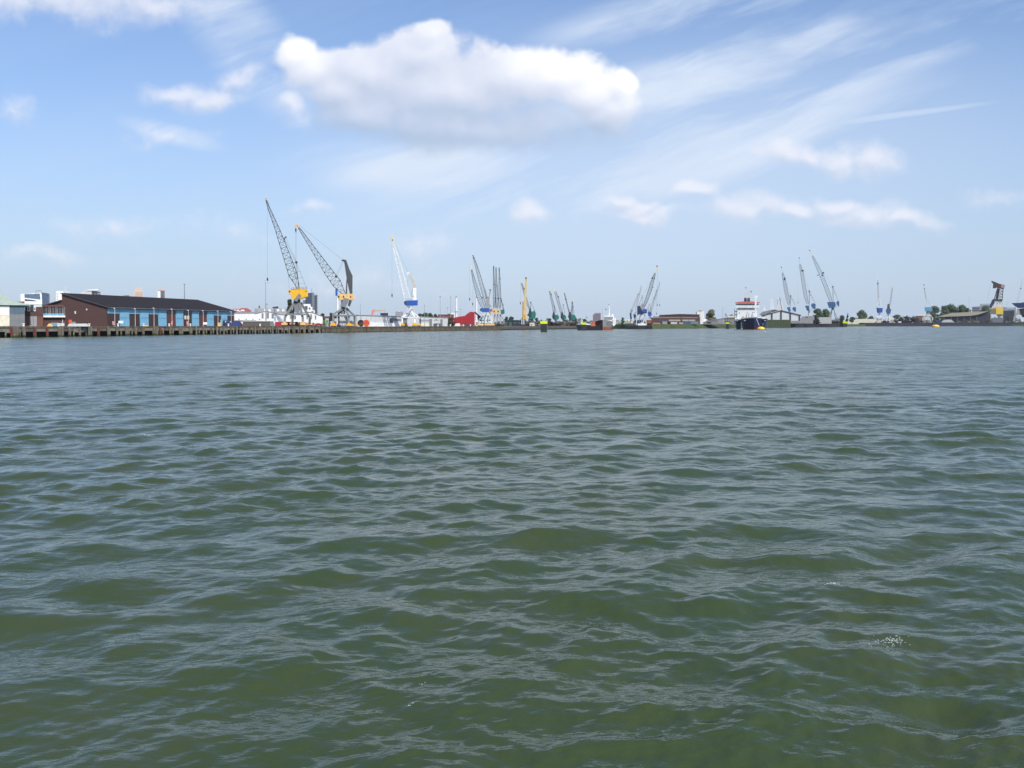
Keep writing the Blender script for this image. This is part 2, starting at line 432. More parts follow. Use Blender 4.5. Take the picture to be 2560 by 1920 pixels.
CONC = mat('weathered_concrete', (0.215, 0.195, 0.155), 0.85, vary=0.2, scale=0.9, dirt=(0.07, 0.06, 0.04), dirt_amt=0.35, streak=True)
CONC2 = mat('dark_wet_concrete', (0.125, 0.105, 0.08), 0.85, vary=0.25, scale=0.7, dirt=(0.05, 0.04, 0.03), dirt_amt=0.4, streak=True)
TIMBER = mat('fender_timber', (0.17, 0.145, 0.11), 0.85, vary=0.2, dirt=(0.05, 0.045, 0.03), dirt_amt=0.3, streak=True)
ALGAE = mat('algae_green', (0.045, 0.055, 0.016), 0.8, vary=0.3)
RUSTY = mat('rusted_sheet_steel', (0.13, 0.105, 0.075), 0.8, vary=0.25, scale=0.5, dirt=(0.06, 0.038, 0.025), dirt_amt=0.45, streak=True)
RFEND = mat('rust_red_fender', (0.16, 0.045, 0.035), 0.8)
GLASS = mat('dark_window_glass', (0.03, 0.04, 0.055), 0.12, spec=0.7)
TGLASS = mat('blue_tower_glass', (0.10, 0.15, 0.22), 0.25, spec=0.6)
ASPH = mat('quay_paving', (0.13, 0.125, 0.115), 0.9, scale=0.15)
GRASS = mat('grass', (0.055, 0.075, 0.022), 0.95, vary=0.35, scale=0.25, dirt=(0.10, 0.09, 0.035), dirt_amt=0.2)
LEAF = mat('leaf_green', (0.040, 0.070, 0.022), 0.8, vary=0.4, scale=0.35)
LEAF2 = mat('leaf_dark_green', (0.026, 0.046, 0.020), 0.8, vary=0.4, scale=0.35)
LEAF3 = mat('leaf_olive', (0.10, 0.105, 0.05), 0.8, vary=0.3, scale=0.35)
BARK = mat('bark', (0.09, 0.07, 0.05), 0.9)
MAROON = mat('dark_red_hull', (0.085, 0.025, 0.022), 0.5, dirt=GRIME, dirt_amt=0.15)
HULLGREY = mat('grey_hull_paint', (0.30, 0.32, 0.33), 0.45, dirt=RUST, dirt_amt=0.15, streak=True)
BOOT = mat('orange_red_boot_paint', (0.50, 0.13, 0.06), 0.6)
TANK = mat('lavender_brick', (0.26, 0.21, 0.23), 0.8)
SCRAP = mat('scrap_brown', (0.058, 0.044, 0.038), 0.9, vary=0.5, scale=0.6)
SCRAP2 = mat('dark_scrap', (0.022, 0.022, 0.028), 0.9, vary=0.5, scale=0.6)

# ------------------------------------------------------------------ mesh building
class MB:
    def __init__(s): s.v = []; s.f = []
    def add(s, vs, fs):
        o = len(s.v); s.v += [tuple(q) for q in vs]; s.f += [tuple(i + o for i in f) for f in fs]; return s
    def box(s, a, b):
        x0, y0, z0 = a; x1, y1, z1 = b
        if x0 > x1: x0, x1 = x1, x0
        if y0 > y1: y0, y1 = y1, y0
        if z0 > z1: z0, z1 = z1, z0
        return s.add([(x0, y0, z0), (x1, y0, z0), (x1, y1, z0), (x0, y1, z0), (x0, y0, z1), (x1, y0, z1), (x1, y1, z1), (x0, y1, z1)],
                     [(0, 3, 2, 1), (4, 5, 6, 7), (0, 1, 5, 4), (1, 2, 6, 5), (2, 3, 7, 6), (3, 0, 4, 7)])
    def bar(s, p, q, r, r2=None, n=4):
        p, q = Vector(p), Vector(q)
        d = q - p
        if d.length < 1e-6: return s
        z = d.normalized()
        x = z.orthogonal().normalized() if abs(z.y) > 0.99 else z.cross(Vector((0, 1, 0))).normalized()
        y = z.cross(x)
        r2 = r if r2 is None else r2
        off = math.pi / n
        vs = [p + (x * math.cos(off + 2 * math.pi * i / n) + y * math.sin(off + 2 * math.pi * i / n)) * r for i in range(n)]
        vs += [q + (x * math.cos(off + 2 * math.pi * i / n) + y * math.sin(off + 2 * math.pi * i / n)) * r2 for i in range(n)]
        fs = [(i, (i + 1) % n, n + (i + 1) % n, n + i) for i in range(n)] + [tuple(range(n - 1, -1, -1)), tuple(range(n, 2 * n))]
        return s.add(vs, fs)
    def path(s, pts, r, n=4):
        for a, b in zip(pts[:-1], pts[1:]): s.bar(a, b, r, n=n)
        return s
    def ext(s, pts, y0, y1):
        """polygon in local x, z pushed from y0 to y1"""
        n = len(pts)
        area = sum(pts[i][0] * pts[(i + 1) % n][1] - pts[(i + 1) % n][0] * pts[i][1] for i in range(n))
        if area < 0: pts = pts[::-1]
        vs = [(x, y0, z) for x, z in pts] + [(x, y1, z) for x, z in pts]
        fs = [tuple(range(n)), tuple(range(2 * n - 1, n - 1, -1))] + [(i, n + i, n + (i + 1) % n, (i + 1) % n) for i in range(n)]
        return s.add(vs, fs)
    def ball(s, c, r, seg=10, rings=7, sc=(1, 1, 1)):
        vs = []; fs = []
        for i in range(rings + 1):
            t = math.pi * i / rings
            for j in range(seg):
                a = 2 * math.pi * j / seg
                vs.append((c[0] + r * sc[0] * math.sin(t) * math.cos(a), c[1] + r * sc[1] * math.sin(t) * math.sin(a), c[2] + r * sc[2] * math.cos(t)))
        for i in range(rings):
            for j in range(seg):
                fs.append((i * seg + j, (i + 1) * seg + j, (i + 1) * seg + (j + 1) % seg, i * seg + (j + 1) % seg))
        return s.add(vs, fs)
    def build(s, name, m, parent=None, smooth=False, bevel=0.0):
        me = bpy.data.meshes.new(name)
        me.from_pydata(s.v, [], s.f); me.materials.append(m) if m else None
        if smooth: me.polygons.foreach_set('use_smooth', [True] * len(me.polygons))
        o = bpy.data.objects.new(name, me); COL.objects.link(o)
        if parent is not None: o.parent = parent
        return o

def tag(o, label=None, cat=None, group=None, kind=None):
    if label: o['label'] = label
    if cat: o['category'] = cat
    if group: o['group'] = group
    if kind: o['kind'] = kind
    return o
def horizon(px): return 960.0 - 146.25 + (1280 - px) * math.tan(R(0.17))

class Thing:
    """a thing standing at depth Y, turned to the viewer; L() gives its local metres for a place seen in the photograph"""
    def __init__(s, name, label, cat, px, Y, zb=3.2, group=None, yaw=0.0):
        p = W(px, 813, Y)
        s.Y = Y; s.px = px
        ang = -math.atan2(p.x, p.y) + R(yaw)
        s.root = bpy.data.objects.new(name, None); COL.objects.link(s.root)
        s.root.empty_display_size = 1.0
        s.root.location = (p.x, p.y, zb); s.root.rotation_euler = (0, 0, ang)
        tag(s.root, label, cat, group)
        s.M = Matrix.Translation((p.x, p.y, zb)) @ Matrix.Rotation(ang, 4, 'Z')
        s.Mi = s.M.inverted(); s.z = zb
        s.m = (W(px + 1, 813, Y) - W(px, 813, Y)).length * math.cos(math.atan2(p.x, p.y))
    def L(s, px, py, dy=0.0):
        c = Vector((0, 0, CAM_Z)); d = W(px, py, 1.0) - c
        a = s.Mi @ c; dd = s.Mi.to_3x3() @ d
        t = (dy - a.y) / dd.y
        q = a + dd * t
        return Vector((q.x, dy, q.z))
    def P(s, pts, dy=0.0): return [(lambda q: (q.x, q.z))(s.L(p[0], p[1], dy)) for p in pts]
    def part(s, name, m, mb, parent=None, label=None):
        o = mb.build(name, m, parent or s.root)
        if label: o['label'] = label
        return o
    def slab(s, name, m, pts, y0, y1, parent=None, label=None):
        """outline given in photograph pixels, pushed from y0 to y1 metres behind the thing's own plane"""
        return s.part(name, m, MB().ext(s.P(pts, y0 if y0 > 3 else 0.0), y0, y1), parent, label)
    def rect(s, name, m, x0, y0, x1, y1, d0, d1, parent=None, label=None):
        return s.slab(name, m, [(x0, y0), (x1, y0), (x1, y1), (x0, y1)], d0, d1, parent, label)
    def floor(s, px):
        q = s.L(px, 813); return q.x

def truss(t, pts, depth, r, n, m, name='jib', rb=None):
    """lattice boom along pixel stations (px, py, width in px); depth in metres"""
    mb = MB(); st = []
    for i, (x, y, wd) in enumerate(pts):
        a = pts[max(0, i - 1)]; b = pts[min(len(pts) - 1, i + 1)]
        dx, dy = b[0] - a[0], b[1] - a[1]; l = math.hypot(dx, dy)
        nx, ny = -dy / l, dx / l
        f = depth * (0.25 + 0.75 * min(1.0, wd / max(p[2] for p in pts)))
        A = t.L(x + nx * wd / 2, y + ny * wd / 2); B = t.L(x - nx * wd / 2, y - ny * wd / 2)
        st.append((A + Vector((0, -f / 2, 0)), B + Vector((0, -f / 2, 0)), B + Vector((0, f / 2, 0)), A + Vector((0, f / 2, 0))))
    tot = [0.0]
    for i in range(1, len(st)): tot.append(tot[-1] + (st[i][0] - st[i - 1][0]).length)
    rb = rb or r * 0.5
    def at(s_):
        for i in range(1, len(tot)):
            if s_ <= tot[i] + 1e-6:
                k = (s_ - tot[i - 1]) / max(1e-6, tot[i] - tot[i - 1]); return [st[i - 1][c].lerp(st[i][c], k) for c in range(4)]
        return list(st[-1])
    for i in range(1, len(st)):
        for c in range(4): mb.bar(st[i - 1][c], st[i][c], r)
    for k in range(n):
        a = at(tot[-1] * k / n); b = at(tot[-1] * (k + 1) / n)
        for c in range(4):
            d = (c + 1) % 4
            if k % 2: mb.bar(a[c], b[d], rb)
            else: mb.bar(a[d], b[c], rb)
            mb.bar(a[c], a[d], rb * 0.8)
    return t.part(name, m, mb)

# ------------------------------------------------------------------ harbour crane
def crane(name, label, px, Y, group, zb=3.2, jib=None, jm=STEEL, jn=14, jr=0.16, tip=None, tipm=TIPY, sheave=None, node=None,
          house=(), cab=None, aframe=None, am=STEEL, mast=None, cw=None, column=None, legs=(), lm=GREY, lr=0.5, bogies=(), bm=YELLOW,
          ropes=(), hook=None, beam=None, windows=(), rr=0.05, dd=5.0, extra=None):
    t = Thing(name, label, 'harbour crane', px, Y, zb, group)
    m1 = t.m
    if jib: truss(t, jib, min(2.6, max(p[2] for p in jib) * m1 * 0.7), jr, jn, jm)
    if tip:
        a, b, wd = tip
        mb = MB(); mb.bar(t.L(*a), t.L(*b), wd * m1 * 0.30, wd * m1 * 0.55)
        t.part('jib_tip', tipm, mb)
    if sheave:
        x, y, r_, mm = sheave
        c = t.L(x, y); mb = MB().bar(c + Vector((0, -0.6, 0)), c + Vector((0, 0.6, 0)), r_ * m1, n=12)
        t.part('head_sheave', mm, mb)
    if node:
        for (x, y, r_) in node:
            c = t.L(x, y); mb = MB().bar(c + Vector((0, -0.8, 0)), c + Vector((0, 0.8, 0)), r_ * m1, n=8)
            mb.bar(c, t.L(x - 4 * r_ / 2, y + 1), 0.15)
            t.part('rope_sheave', DARK, mb)
    hs = None
    for i, (pts, m) in enumerate(house):
        y0, y1 = (-dd / 2, dd / 2) if i == 0 else (-dd / 2 - 0.25, dd / 2 - 0.5)
        h = t.slab('machine_house' if i == 0 else 'house_wall', m, pts, y0, y1, parent=None if i == 0 else hs)
        if i == 0: hs = h
    for (x0, y0, x1, y1) in windows:
        t.rect('window', GLASS, x0, y0, x1, y1, -dd / 2 - 0.35, -dd / 2 - 0.26, parent=hs)
    if cab:
        pts, m = cab
        c = t.slab('driver_cab', m, pts, -dd / 2 - 1.2, dd / 2 - 2.0)
        cx = sum(p[0] for p in pts) / len(pts); cy = sum(p[1] for p in pts) / len(pts)
        xs = [p[0] for p in pts]; ys = [p[1] for p in pts]
        hw = (max(xs) - min(xs)) * 0.28; hh = (max(ys) - min(ys)) * 0.22
        t.rect('cab_window', GLASS, cx - hw, cy - hh * 1.4, cx + hw, cy + hh * 0.4, -dd / 2 - 1.3, -dd / 2 - 1.18, parent=c)
    if aframe:
        mb = MB()
        for (a, b, r_) in aframe:
            for dy in (-1.3, 1.3): mb.bar(t.L(*a, dy), t.L(*b, dy), r_ * m1)
        for (a, b, r_) in aframe: mb.bar(t.L(*a, -1.3), t.L(*a, 1.3), 0.12); mb.bar(t.L(*b, -1.3), t.L(*b, 1.3), 0.12)
        t.part('back_frame', am, mb)
    if mast:
        for (pts, m) in mast: t.slab('mast', m, pts, -0.9, 0.9)
    if cw:
        for (pts, m) in cw: t.slab('counterweight', m, pts, -dd / 2 - 0.7, dd / 2 - 0.8)
    if column:
        x0, y0, x1, y1, m = column
        a = t.L((x0 + x1) / 2, y0); b = t.L((x0 + x1) / 2, y1)
        t.part('slewing_column', m, MB().bar(a, b, (x1 - x0) / 2 * m1 * 0.85, (x1 - x0) / 2 * m1, n=12))
    for j, leg in enumerate(legs):
        dy = -3.2 if j % 2 == 0 else 3.2
        pts = [t.L(x, y, 0) for (x, y) in leg]
        n_ = len(pts)
        # legs spread from the slewing ring to their own rail
        pts = [p + Vector((0, dy * min(1.0, 0.35 + 0.65 * i / max(1, n_ - 1)), 0)) for i, p in enumerate(pts)]
        pts[-1].z = 0.9 if bogies else 0.0
        mb = MB()
        for i in range(n_ - 1): mb.bar(pts[i], pts[i + 1], lr * m1 * 1.25, lr * m1 * 1.05)
        t.part('leg', lm, mb)
    if beam:
        x0, x1, y, m = beam
        mb = MB()
        for dy in (-3.2, 3.2): mb.bar(t.L(x0, y, dy), t.L(x1, y, dy), lr * m1 * 0.8)
        for x in (x0, x1): mb.bar(t.L(x, y, -3.2), t.L(x, y, 3.2), lr * m1 * 0.8)
        t.part('portal_beam', m, mb)
    for (x0, x1, dy) in bogies:
        a = t.L(x0, 813); b = t.L(x1, 813); mb = MB()
        mb.box((a.x, dy - 0.6, 0.45), (b.x, dy + 0.6, 1.5))
        k = (b.x - a.x)
        mb.box((a.x + k * 0.25, dy - 0.5, 1.5), (b.x - k * 0.25, dy + 0.5, 2.1))
        bg = t.part('bogie', bm, mb)
        for i in range(4):
            x = a.x + k * (0.14 + 0.24 * i)
            t.part('wheel', DARK, MB().bar((x, dy - 0.3, 0.42), (x, dy + 0.3, 0.42), 0.42, n=10), bg)
    if ropes:
        mb = MB()
        for (a, b) in ropes: mb.bar(t.L(*a), t.L(*b), rr)
        t.part('wire_rope', DARK, mb)
    if hook:
        (x, y0, y1) = hook
        c = t.L(x, y1)
        t.part('hoist_rope', DARK, MB().bar(t.L(x, y0), c, rr * 0.8))
        t.part('hook_block', DARK, MB().box((c.x - 0.35, -0.3, c.z - 1.6), (c.x + 0.35, 0.3, c.z)).bar((c.x, 0, c.z - 1.6), (c.x + 0.1, 0, c.z - 2.3), 0.15))
    if extra: extra(t)
    return t

def lamp_mast(label, px, Y, ytop, group, zb=3.2, cross=5, r=0.14, m=GREY):
    t = Thing('lamp_mast', label, 'lamp mast', px, Y, zb, group)
    top = t.L(px, ytop)
    t.part('pole', m, MB().bar((0, 0, 0), (top.x, 0, top.z), r * 1.5, r * 0.8, n=8))
    if cross:
        mb = MB().bar((top.x - cross * t.m, 0, top.z), (top.x + cross * t.m, 0, top.z), 0.14)
        cb = t.part('crossbar', m, mb)
        for k in (-1, -0.35, 0.35, 1):
            x = top.x + k * cross * t.m * 0.9
            t.part('floodlight', PALE, MB().box((x - 0.3, -0.35, top.z - 0.55), (x + 0.3, 0.1, top.z - 0.12)), cb)
    else:
        t.part('lamp_head', MID, MB().box((top.x - 0.55, -0.3, top.z - 0.1), (top.x + 0.55, 0.3, top.z + 0.35)))
    return t

# ------------------------------------------------------------------ trees
def tree(label, px, Y, y0, y1, x0, x1, m=LEAF, zb=3.2, group='trees behind the harbour', shape='round', n=None, name='broadleaf_tree', seed=0, cat='tree'):
    t = Thing(name, label, cat, (x0 + x1) / 2, Y, zb, group)
    g = np.random.default_rng(seed or int(px * 7 + Y))
    top = t.L(px, y0).z; bot = max(0.0, t.L(px, y1).z) if y1 is not None else 0.0
    wd = (x1 - x0) / 2 * t.m
    bot = min(bot, top * 0.6) if top * 0.6 < bot else bot
    H = top - bot
    # crown: lobes of leaf clumps
    lobes = []
    k = 18 if wd > 5 else 11
    for i in range(k):
        a = g.random() * 6.283; rr = math.sqrt(g.random()) * 0.62
        if shape == 'cone':
            h = g.random(); lobes.append((math.cos(a) * rr * wd * (1 - h) * 0.9, math.sin(a) * rr * wd * (1 - h), bot + H * (0.08 + 0.84 * h), wd * (0.50 * (1 - h) + 0.10)))
        elif shape == 'column':
            h = (i + 0.5) / k; lobes.append((g.normal(0, .12) * wd, g.normal(0, .12) * wd, bot + H * h * 0.94 + .02 * H, wd * (0.75 - 0.4 * abs(h - 0.4))))
        else:
            h = (i + g.random()) / k
            env = math.sqrt(max(0.05, 1 - (2 * h - 0.9) ** 2 * 0.8))
            lobes.append((math.cos(a) * rr * wd * env * 1.15, math.sin(a) * rr * wd * env, bot + H * (0.10 + 0.70 * h), min(wd, H / 2) * (0.36 + 0.20 * g.random())))
    if shape == 'round': lobes.append((0, 0, top - H * 0.24, min(wd, H / 2) * 0.5))
    n = n or 1500
    mb = MB(); size = max(0.22, 0.055 * max(wd, H * 0.5))
    for i in range(n):
        lx, ly, lz, lr_ = lobes[g.integers(len(lobes))]
        u_ = g.normal(size=3); u_ /= np.linalg.norm(u_)
        r_ = lr_ * (0.72 + 0.36 * g.random())
        p = Vector((lx + u_[0] * r_, ly + u_[1] * r_, lz + u_[2] * r_ * 0.85))
        if p.z > top: p.z = top - g.random() * 0.1 * H
        if p.z < 0.2: p.z = 0.2 + g.random()
        a = Vector(g.normal(size=3)).normalized(); b = a.orthogonal().normalized(); s_ = size * (0.6 + 0.9 * g.random())
        mb.add([p - a * s_, p + b * s_ * 0.7, p + a * s_, p - b * s_ * 0.7], [(0, 1, 2, 3)])
    # dense inner mass
    for (lx, ly, lz, lr_) in lobes: mb.ball((lx, ly, lz), lr_ * 0.78, 7, 5, (1, 1, 0.85))
    t.part('crown', m, mb)
    mb = MB().bar((0, 0, 0), (0, 0, bot + H * 0.45), max(0.18, wd * 0.07), max(0.08, wd * 0.03), n=7)
    for (lx, ly, lz, lr_) in lobes[:5]: mb.bar((0, 0, bot + H * 0.12), (lx * 0.8, ly * 0.8, lz), max(0.08, wd * 0.025), 0.05, n=5)
    t.part('trunk', BARK, mb)
    return t

def container(label, x0, x1, y0, y1, Y, m, group='shipping containers', zb=3.2, ribs=True, name='shipping_container', cat='container', dd=2.5):
    t = Thing(name, label, cat, (x0 + x1) / 2, Y, zb, group)
    a = t.L(x0, y0); b = t.L(x1, y1)
    zt, z0 = a.z, max(0.0, min(b.z, a.z - 1.0))
    if b.z < 0.6: z0 = 0.0
    mb = MB(); nn = max(4, int((b.x - a.x) / 0.7))
    mb.box((a.x, 0.06, z0 + 0.12), (b.x, dd, zt - 0.08))
    w_ = (b.x - a.x) / nn
    for i in range(nn): mb.box((a.x + w_ * (i + 0.2), 0.0, z0 + 0.2), (a.x + w_ * (i + 0.75), 0.07, zt - 0.15))
    t.part('container_body', m, mb)
    fr = MB()
    for z in (z0 + 0.08, zt - 0.06): fr.box((a.x - 0.03, -0.03, z - 0.08), (b.x + 0.03, dd + 0.03, z + 0.06))
    for x in (a.x, b.x): fr.box((x - 0.08, -0.05, z0 - 0.01), (x + 0.08, dd + 0.05, zt + 0.015))
    t.part('container_frame', m, fr)
    return t
# ------------------------------------------------------------------ land
Q0 = Vector((-164.0, 282.0, 0.0)); U = Vector((0.3877, 0.9218, 0.0)); N_ = Vector((-0.9218, 0.3877, 0.0))
def Qp(s, t, z=0.0): return Q0 + U * s + N_ * t + Vector((0, 0, z))
def q_s(px, t=0.0):
    """distance along the quay line of the point seen at column px, t metres inland"""
    k = (px - 1280.0) / FPX
    b = Q0 + N_ * t
    return (k * b.y - b.x) / (U.x - k * U.y)
def q_Y(px, t=0.0): return (Qp(q_s(px, t), t)).y

def sheet(name, pts, z, m, label, kind='structure', thick=3.0):
    n = len(pts)
    mb = MB()
    area = sum(pts[i][0] * pts[(i + 1) % n][1] - pts[(i + 1) % n][0] * pts[i][1] for i in range(n))
    if area < 0: pts = pts[::-1]
    vs = [(x, y, z) for x, y in pts] + [(x, y, z - thick) for x, y in pts]
    mb.add(vs, [tuple(range(n))] + [(i, i + n, (i + 1) % n + n, (i + 1) % n)[::1] for i in range(n)])
    o = mb.build(name, m)
    bm_ = bmesh.new(); bm_.from_mesh(o.data); bmesh.ops.recalc_face_normals(bm_, faces=bm_.faces)
    bm_.to_mesh(o.data); bm_.free()
    return tag(o, label, kind=kind)
def xy(v): return (v.x, v.y)
S_A, S_B, S_C, S_D = -60.0, q_s(806), q_s(1252), q_s(1478)
Z1, Z2, Z3 = 3.5, 3.05, 2.6
sheet('ground', [xy(Qp(S_A - 120, 7)), xy(Qp(S_B, 7)), xy(Qp(S_B, 160)), xy(Qp(S_A - 120, 160))], Z1 - 0.02, ASPH, 'paved quayside yard in front of the dark roofed warehouse')
sheet('ground', [xy(Qp(S_B, 1.2)), xy(Qp(S_C, 1.2)), xy(Qp(S_C, 300)), xy(Qp(S_B, 300))], Z2, ASPH, 'paved quayside yard under the white harbour crane')
sheet('ground', [xy(Qp(S_C, 1.0)), xy(Qp(S_D, 1.0)), xy(Qp(S_D, 20)), (-60, 1300), (-1400, 3000), (-2600, 1500), xy(Qp(S_A - 120, 160)), xy(Qp(S_B, 160)), xy(Qp(S_B, 300)), xy(Qp(S_C, 300))],
      Z3, SCRAP, 'low harbour ground behind the yards')
far = sheet('ground', [(W(1440, 813, 1300).x, 1300), (W(2110, 813, 1500).x, 1500), (W(2090, 813, 1620).x, 1620), (W(2860, 813, 1620).x, 1620), (5000, 1700), (6000, 7000), (-5000, 7000), (-1400, 3002), (-62, 1302)],
            3.0, GRASS, 'flat far shore with low vegetation')

# -- open piled wharf on the left
quay = bpy.data.objects.new('quay', None); COL.objects.link(quay)
tag(quay, 'old concrete wharf on piles with timber fenders', kind='structure')
def qbox(mb, s0, s1, t0, t1, z0, z1):
    p = [Qp(s0, t0), Qp(s1, t0), Qp(s1, t1), Qp(s0, t1)]
    return mb.add([(q.x, q.y, z0) for q in p] + [(q.x, q.y, z1) for q in p],
                  [(0, 1, 2, 3), (4, 7, 6, 5), (0, 4, 5, 1), (1, 5, 6, 2), (2, 6, 7, 3), (3, 7, 4, 0)][:])
def qbuild(mb, name, m, parent=quay, label=None):
    o = mb.build(name, m, parent)
    bm_ = bmesh.new(); bm_.from_mesh(o.data); bmesh.ops.recalc_face_normals(bm_, faces=bm_.faces); bm_.to_mesh(o.data); bm_.free()
    if label: o['label'] = label
    return o
mb = MB(); qbox(mb, S_A, S_B, -0.15, 7.2, Z1 - 0.45, Z1); qbuild(mb, 'deck', CONC2)
mb = MB(); qbox(mb, S_A, S_B, 6.6, 7.0, -1.0, Z1 - 0.46); qbuild(mb, 'back_wall', DARK)  # near-black colour stands in for the shade of the undercroft
# fascia panels, fenders and piles
s = S_A; i = 0
while s < S_B - 1:
    step = 5.2 if s < q_s(480) else 4.2
    e = min(s + step, S_B)
    mb = MB(); dpt = 1.2 + (0.35 if i % 5 == 2 else 0)
    qbox(mb, s + 0.12, e - 0.12, 0.05, 0.45, Z1 - 0.46 - dpt, Z1 - 0.46)
    qbox(mb, s + 0.12, e - 0.12, -0.02, 0.049, Z1 - 0.46 - dpt, Z1 - 0.46 - dpt + 0.28)
    qbuild(mb, 'fascia_panel', (CONC, CONC2, CONC)[i % 3])
    # pile under each joint plus two further back
    mb = MB()
    for (ds, t_) in ((0.0, 0.25),):
        q = Qp(s + ds, t_); mb.bar((q.x, q.y, -1.2), (q.x, q.y, Z1 - 0.5), 0.27, n=6)
    pl = qbuild(mb, 'pile', CONC)
    mb = MB(); q = Qp(s, 0.25); mb.bar((q.x, q.y, -0.3), (q.x, q.y, 0.75), 0.30, n=6); qbuild(mb, 'algae_band', ALGAE, pl)
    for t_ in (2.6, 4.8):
        mb = MB(); q = Qp(s + 1.9, t_); mb.bar((q.x, q.y, -1.2), (q.x, q.y, Z1 - 0.5), 0.26, n=6); qbuild(mb, 'pile', DARK)  # rear piles coloured dark to paint in the shade under the deck
    s = e; i += 1
# timber fender clusters (columns read off the photograph)
for (x0, x1, mm) in [(-22, -14, TIMBER), (35, 40, TIMBER), (42, 47, TIMBER), (29, 33, RFEND), (60, 65, TIMBER), (88, 92, RFEND), (118, 122, RFEND), (148, 153, TIMBER), (155, 160, TIMBER),
                     (174, 178, TIMBER), (200, 203, TIMBER), (222, 226, TIMBER), (227, 231, TIMBER), (246, 250, RFEND), (271, 274, TIMBER), (293, 296, TIMBER), (316, 320, TIMBER), (321, 325, TIMBER),
                     (340, 343, CONC), (358, 362, TIMBER), (386, 390, TIMBER), (392, 396, TIMBER), (401, 404, RFEND), (426, 429, TIMBER), (450, 453, TIMBER), (454, 457, TIMBER), (476, 479, TIMBER)]:
    a, b = q_s(x0, -0.4), q_s(x1, -0.4)
    mb = MB(); qbox(mb, a, b, -0.75, -0.2, -0.9, Z1 + 0.12 if mm is TIMBER else Z1 - 0.5); f = qbuild(mb, 'fender', mm)
    mb = MB(); qbox(mb, a - 0.02, b + 0.02, -0.78, -0.19, -0.9, 0.5 + 0.3 * rng.random()); qbuild(mb, 'algae_band', ALGAE, f)
s = q_s(490)
k = 0
while s < S_B - 1:
    mb = MB(); qbox(mb, s, s + 0.6, -0.55, -0.16, -0.9, Z1 - 0.1 - 0.25 * (k % 2)); qbuild(mb, 'fender', (CONC, TIMBER, CONC2)[k % 3]); s += 4.1 + 0.3 * math.sin(k * 2.1); k += 1

# -- sheet piled wall
quay2 = bpy.data.objects.new('quay', None); COL.objects.link(quay2)
tag(quay2, 'rusty sheet piled quay wall below the white crane', kind='structure')
mb = MB(); s = S_B; pts = []
while s < S_C:
    for (ds, t_) in ((0, 0.0), (0.5, 0.0), (0.75, 0.42), (1.25, 0.42)): pts.append((s + ds, t_))
    s += 1.5
n = len(pts)
mb.add([tuple(Qp(a, b, -1.5)) for a, b in pts] + [tuple(Qp(a, b, Z2 - 0.55)) for a, b in pts], [(i, i + 1, n + i + 1, n + i) for i in range(n - 1)])
qbuild(mb, 'sheet_piling', RUSTY, quay2)
mb = MB(); qbox(mb, S_B + 0.05, S_C, -0.1, 1.3, Z2 - 0.55, Z2 + 0.05); qbuild(mb, 'cap_beam', CONC2, quay2)
mb = MB(); qbox(mb, S_B + 0.05, S_C, -0.06, -0.02, -0.4, 0.42); qbuild(mb, 'algae_band', ALGAE, quay2)
s = S_B + 3
while s < S_C:
    mb = MB(); qbox(mb, s, s + 0.45, -0.45, -0.08, -0.8, Z2 - 0.2); qbuild(mb, 'fender', (TIMBER, CONC2)[int(s) % 2], quay2); s += 5.5
quay3 = bpy.data.objects.new('quay', None); COL.objects.link(quay3)
tag(quay3, 'low stone quay wall beyond the cranes', kind='structure')
mb = MB(); qbox(mb, S_C, S_D, 0.0, 1.1, -1.0, Z3 + 0.03); qbuild(mb, 'quay_wall', CONC2, quay3)
mb = MB(); qbox(mb, S_C, S_D, -0.04, -0.001, -0.5, 0.9); qbuild(mb, 'wet_band', DARK, quay3)
mb = MB(); qbox(mb, S_C, S_D, -0.1, 1.2, Z3 + 0.03, Z3 + 0.35); qbuild(mb, 'coping', CONC, quay3)

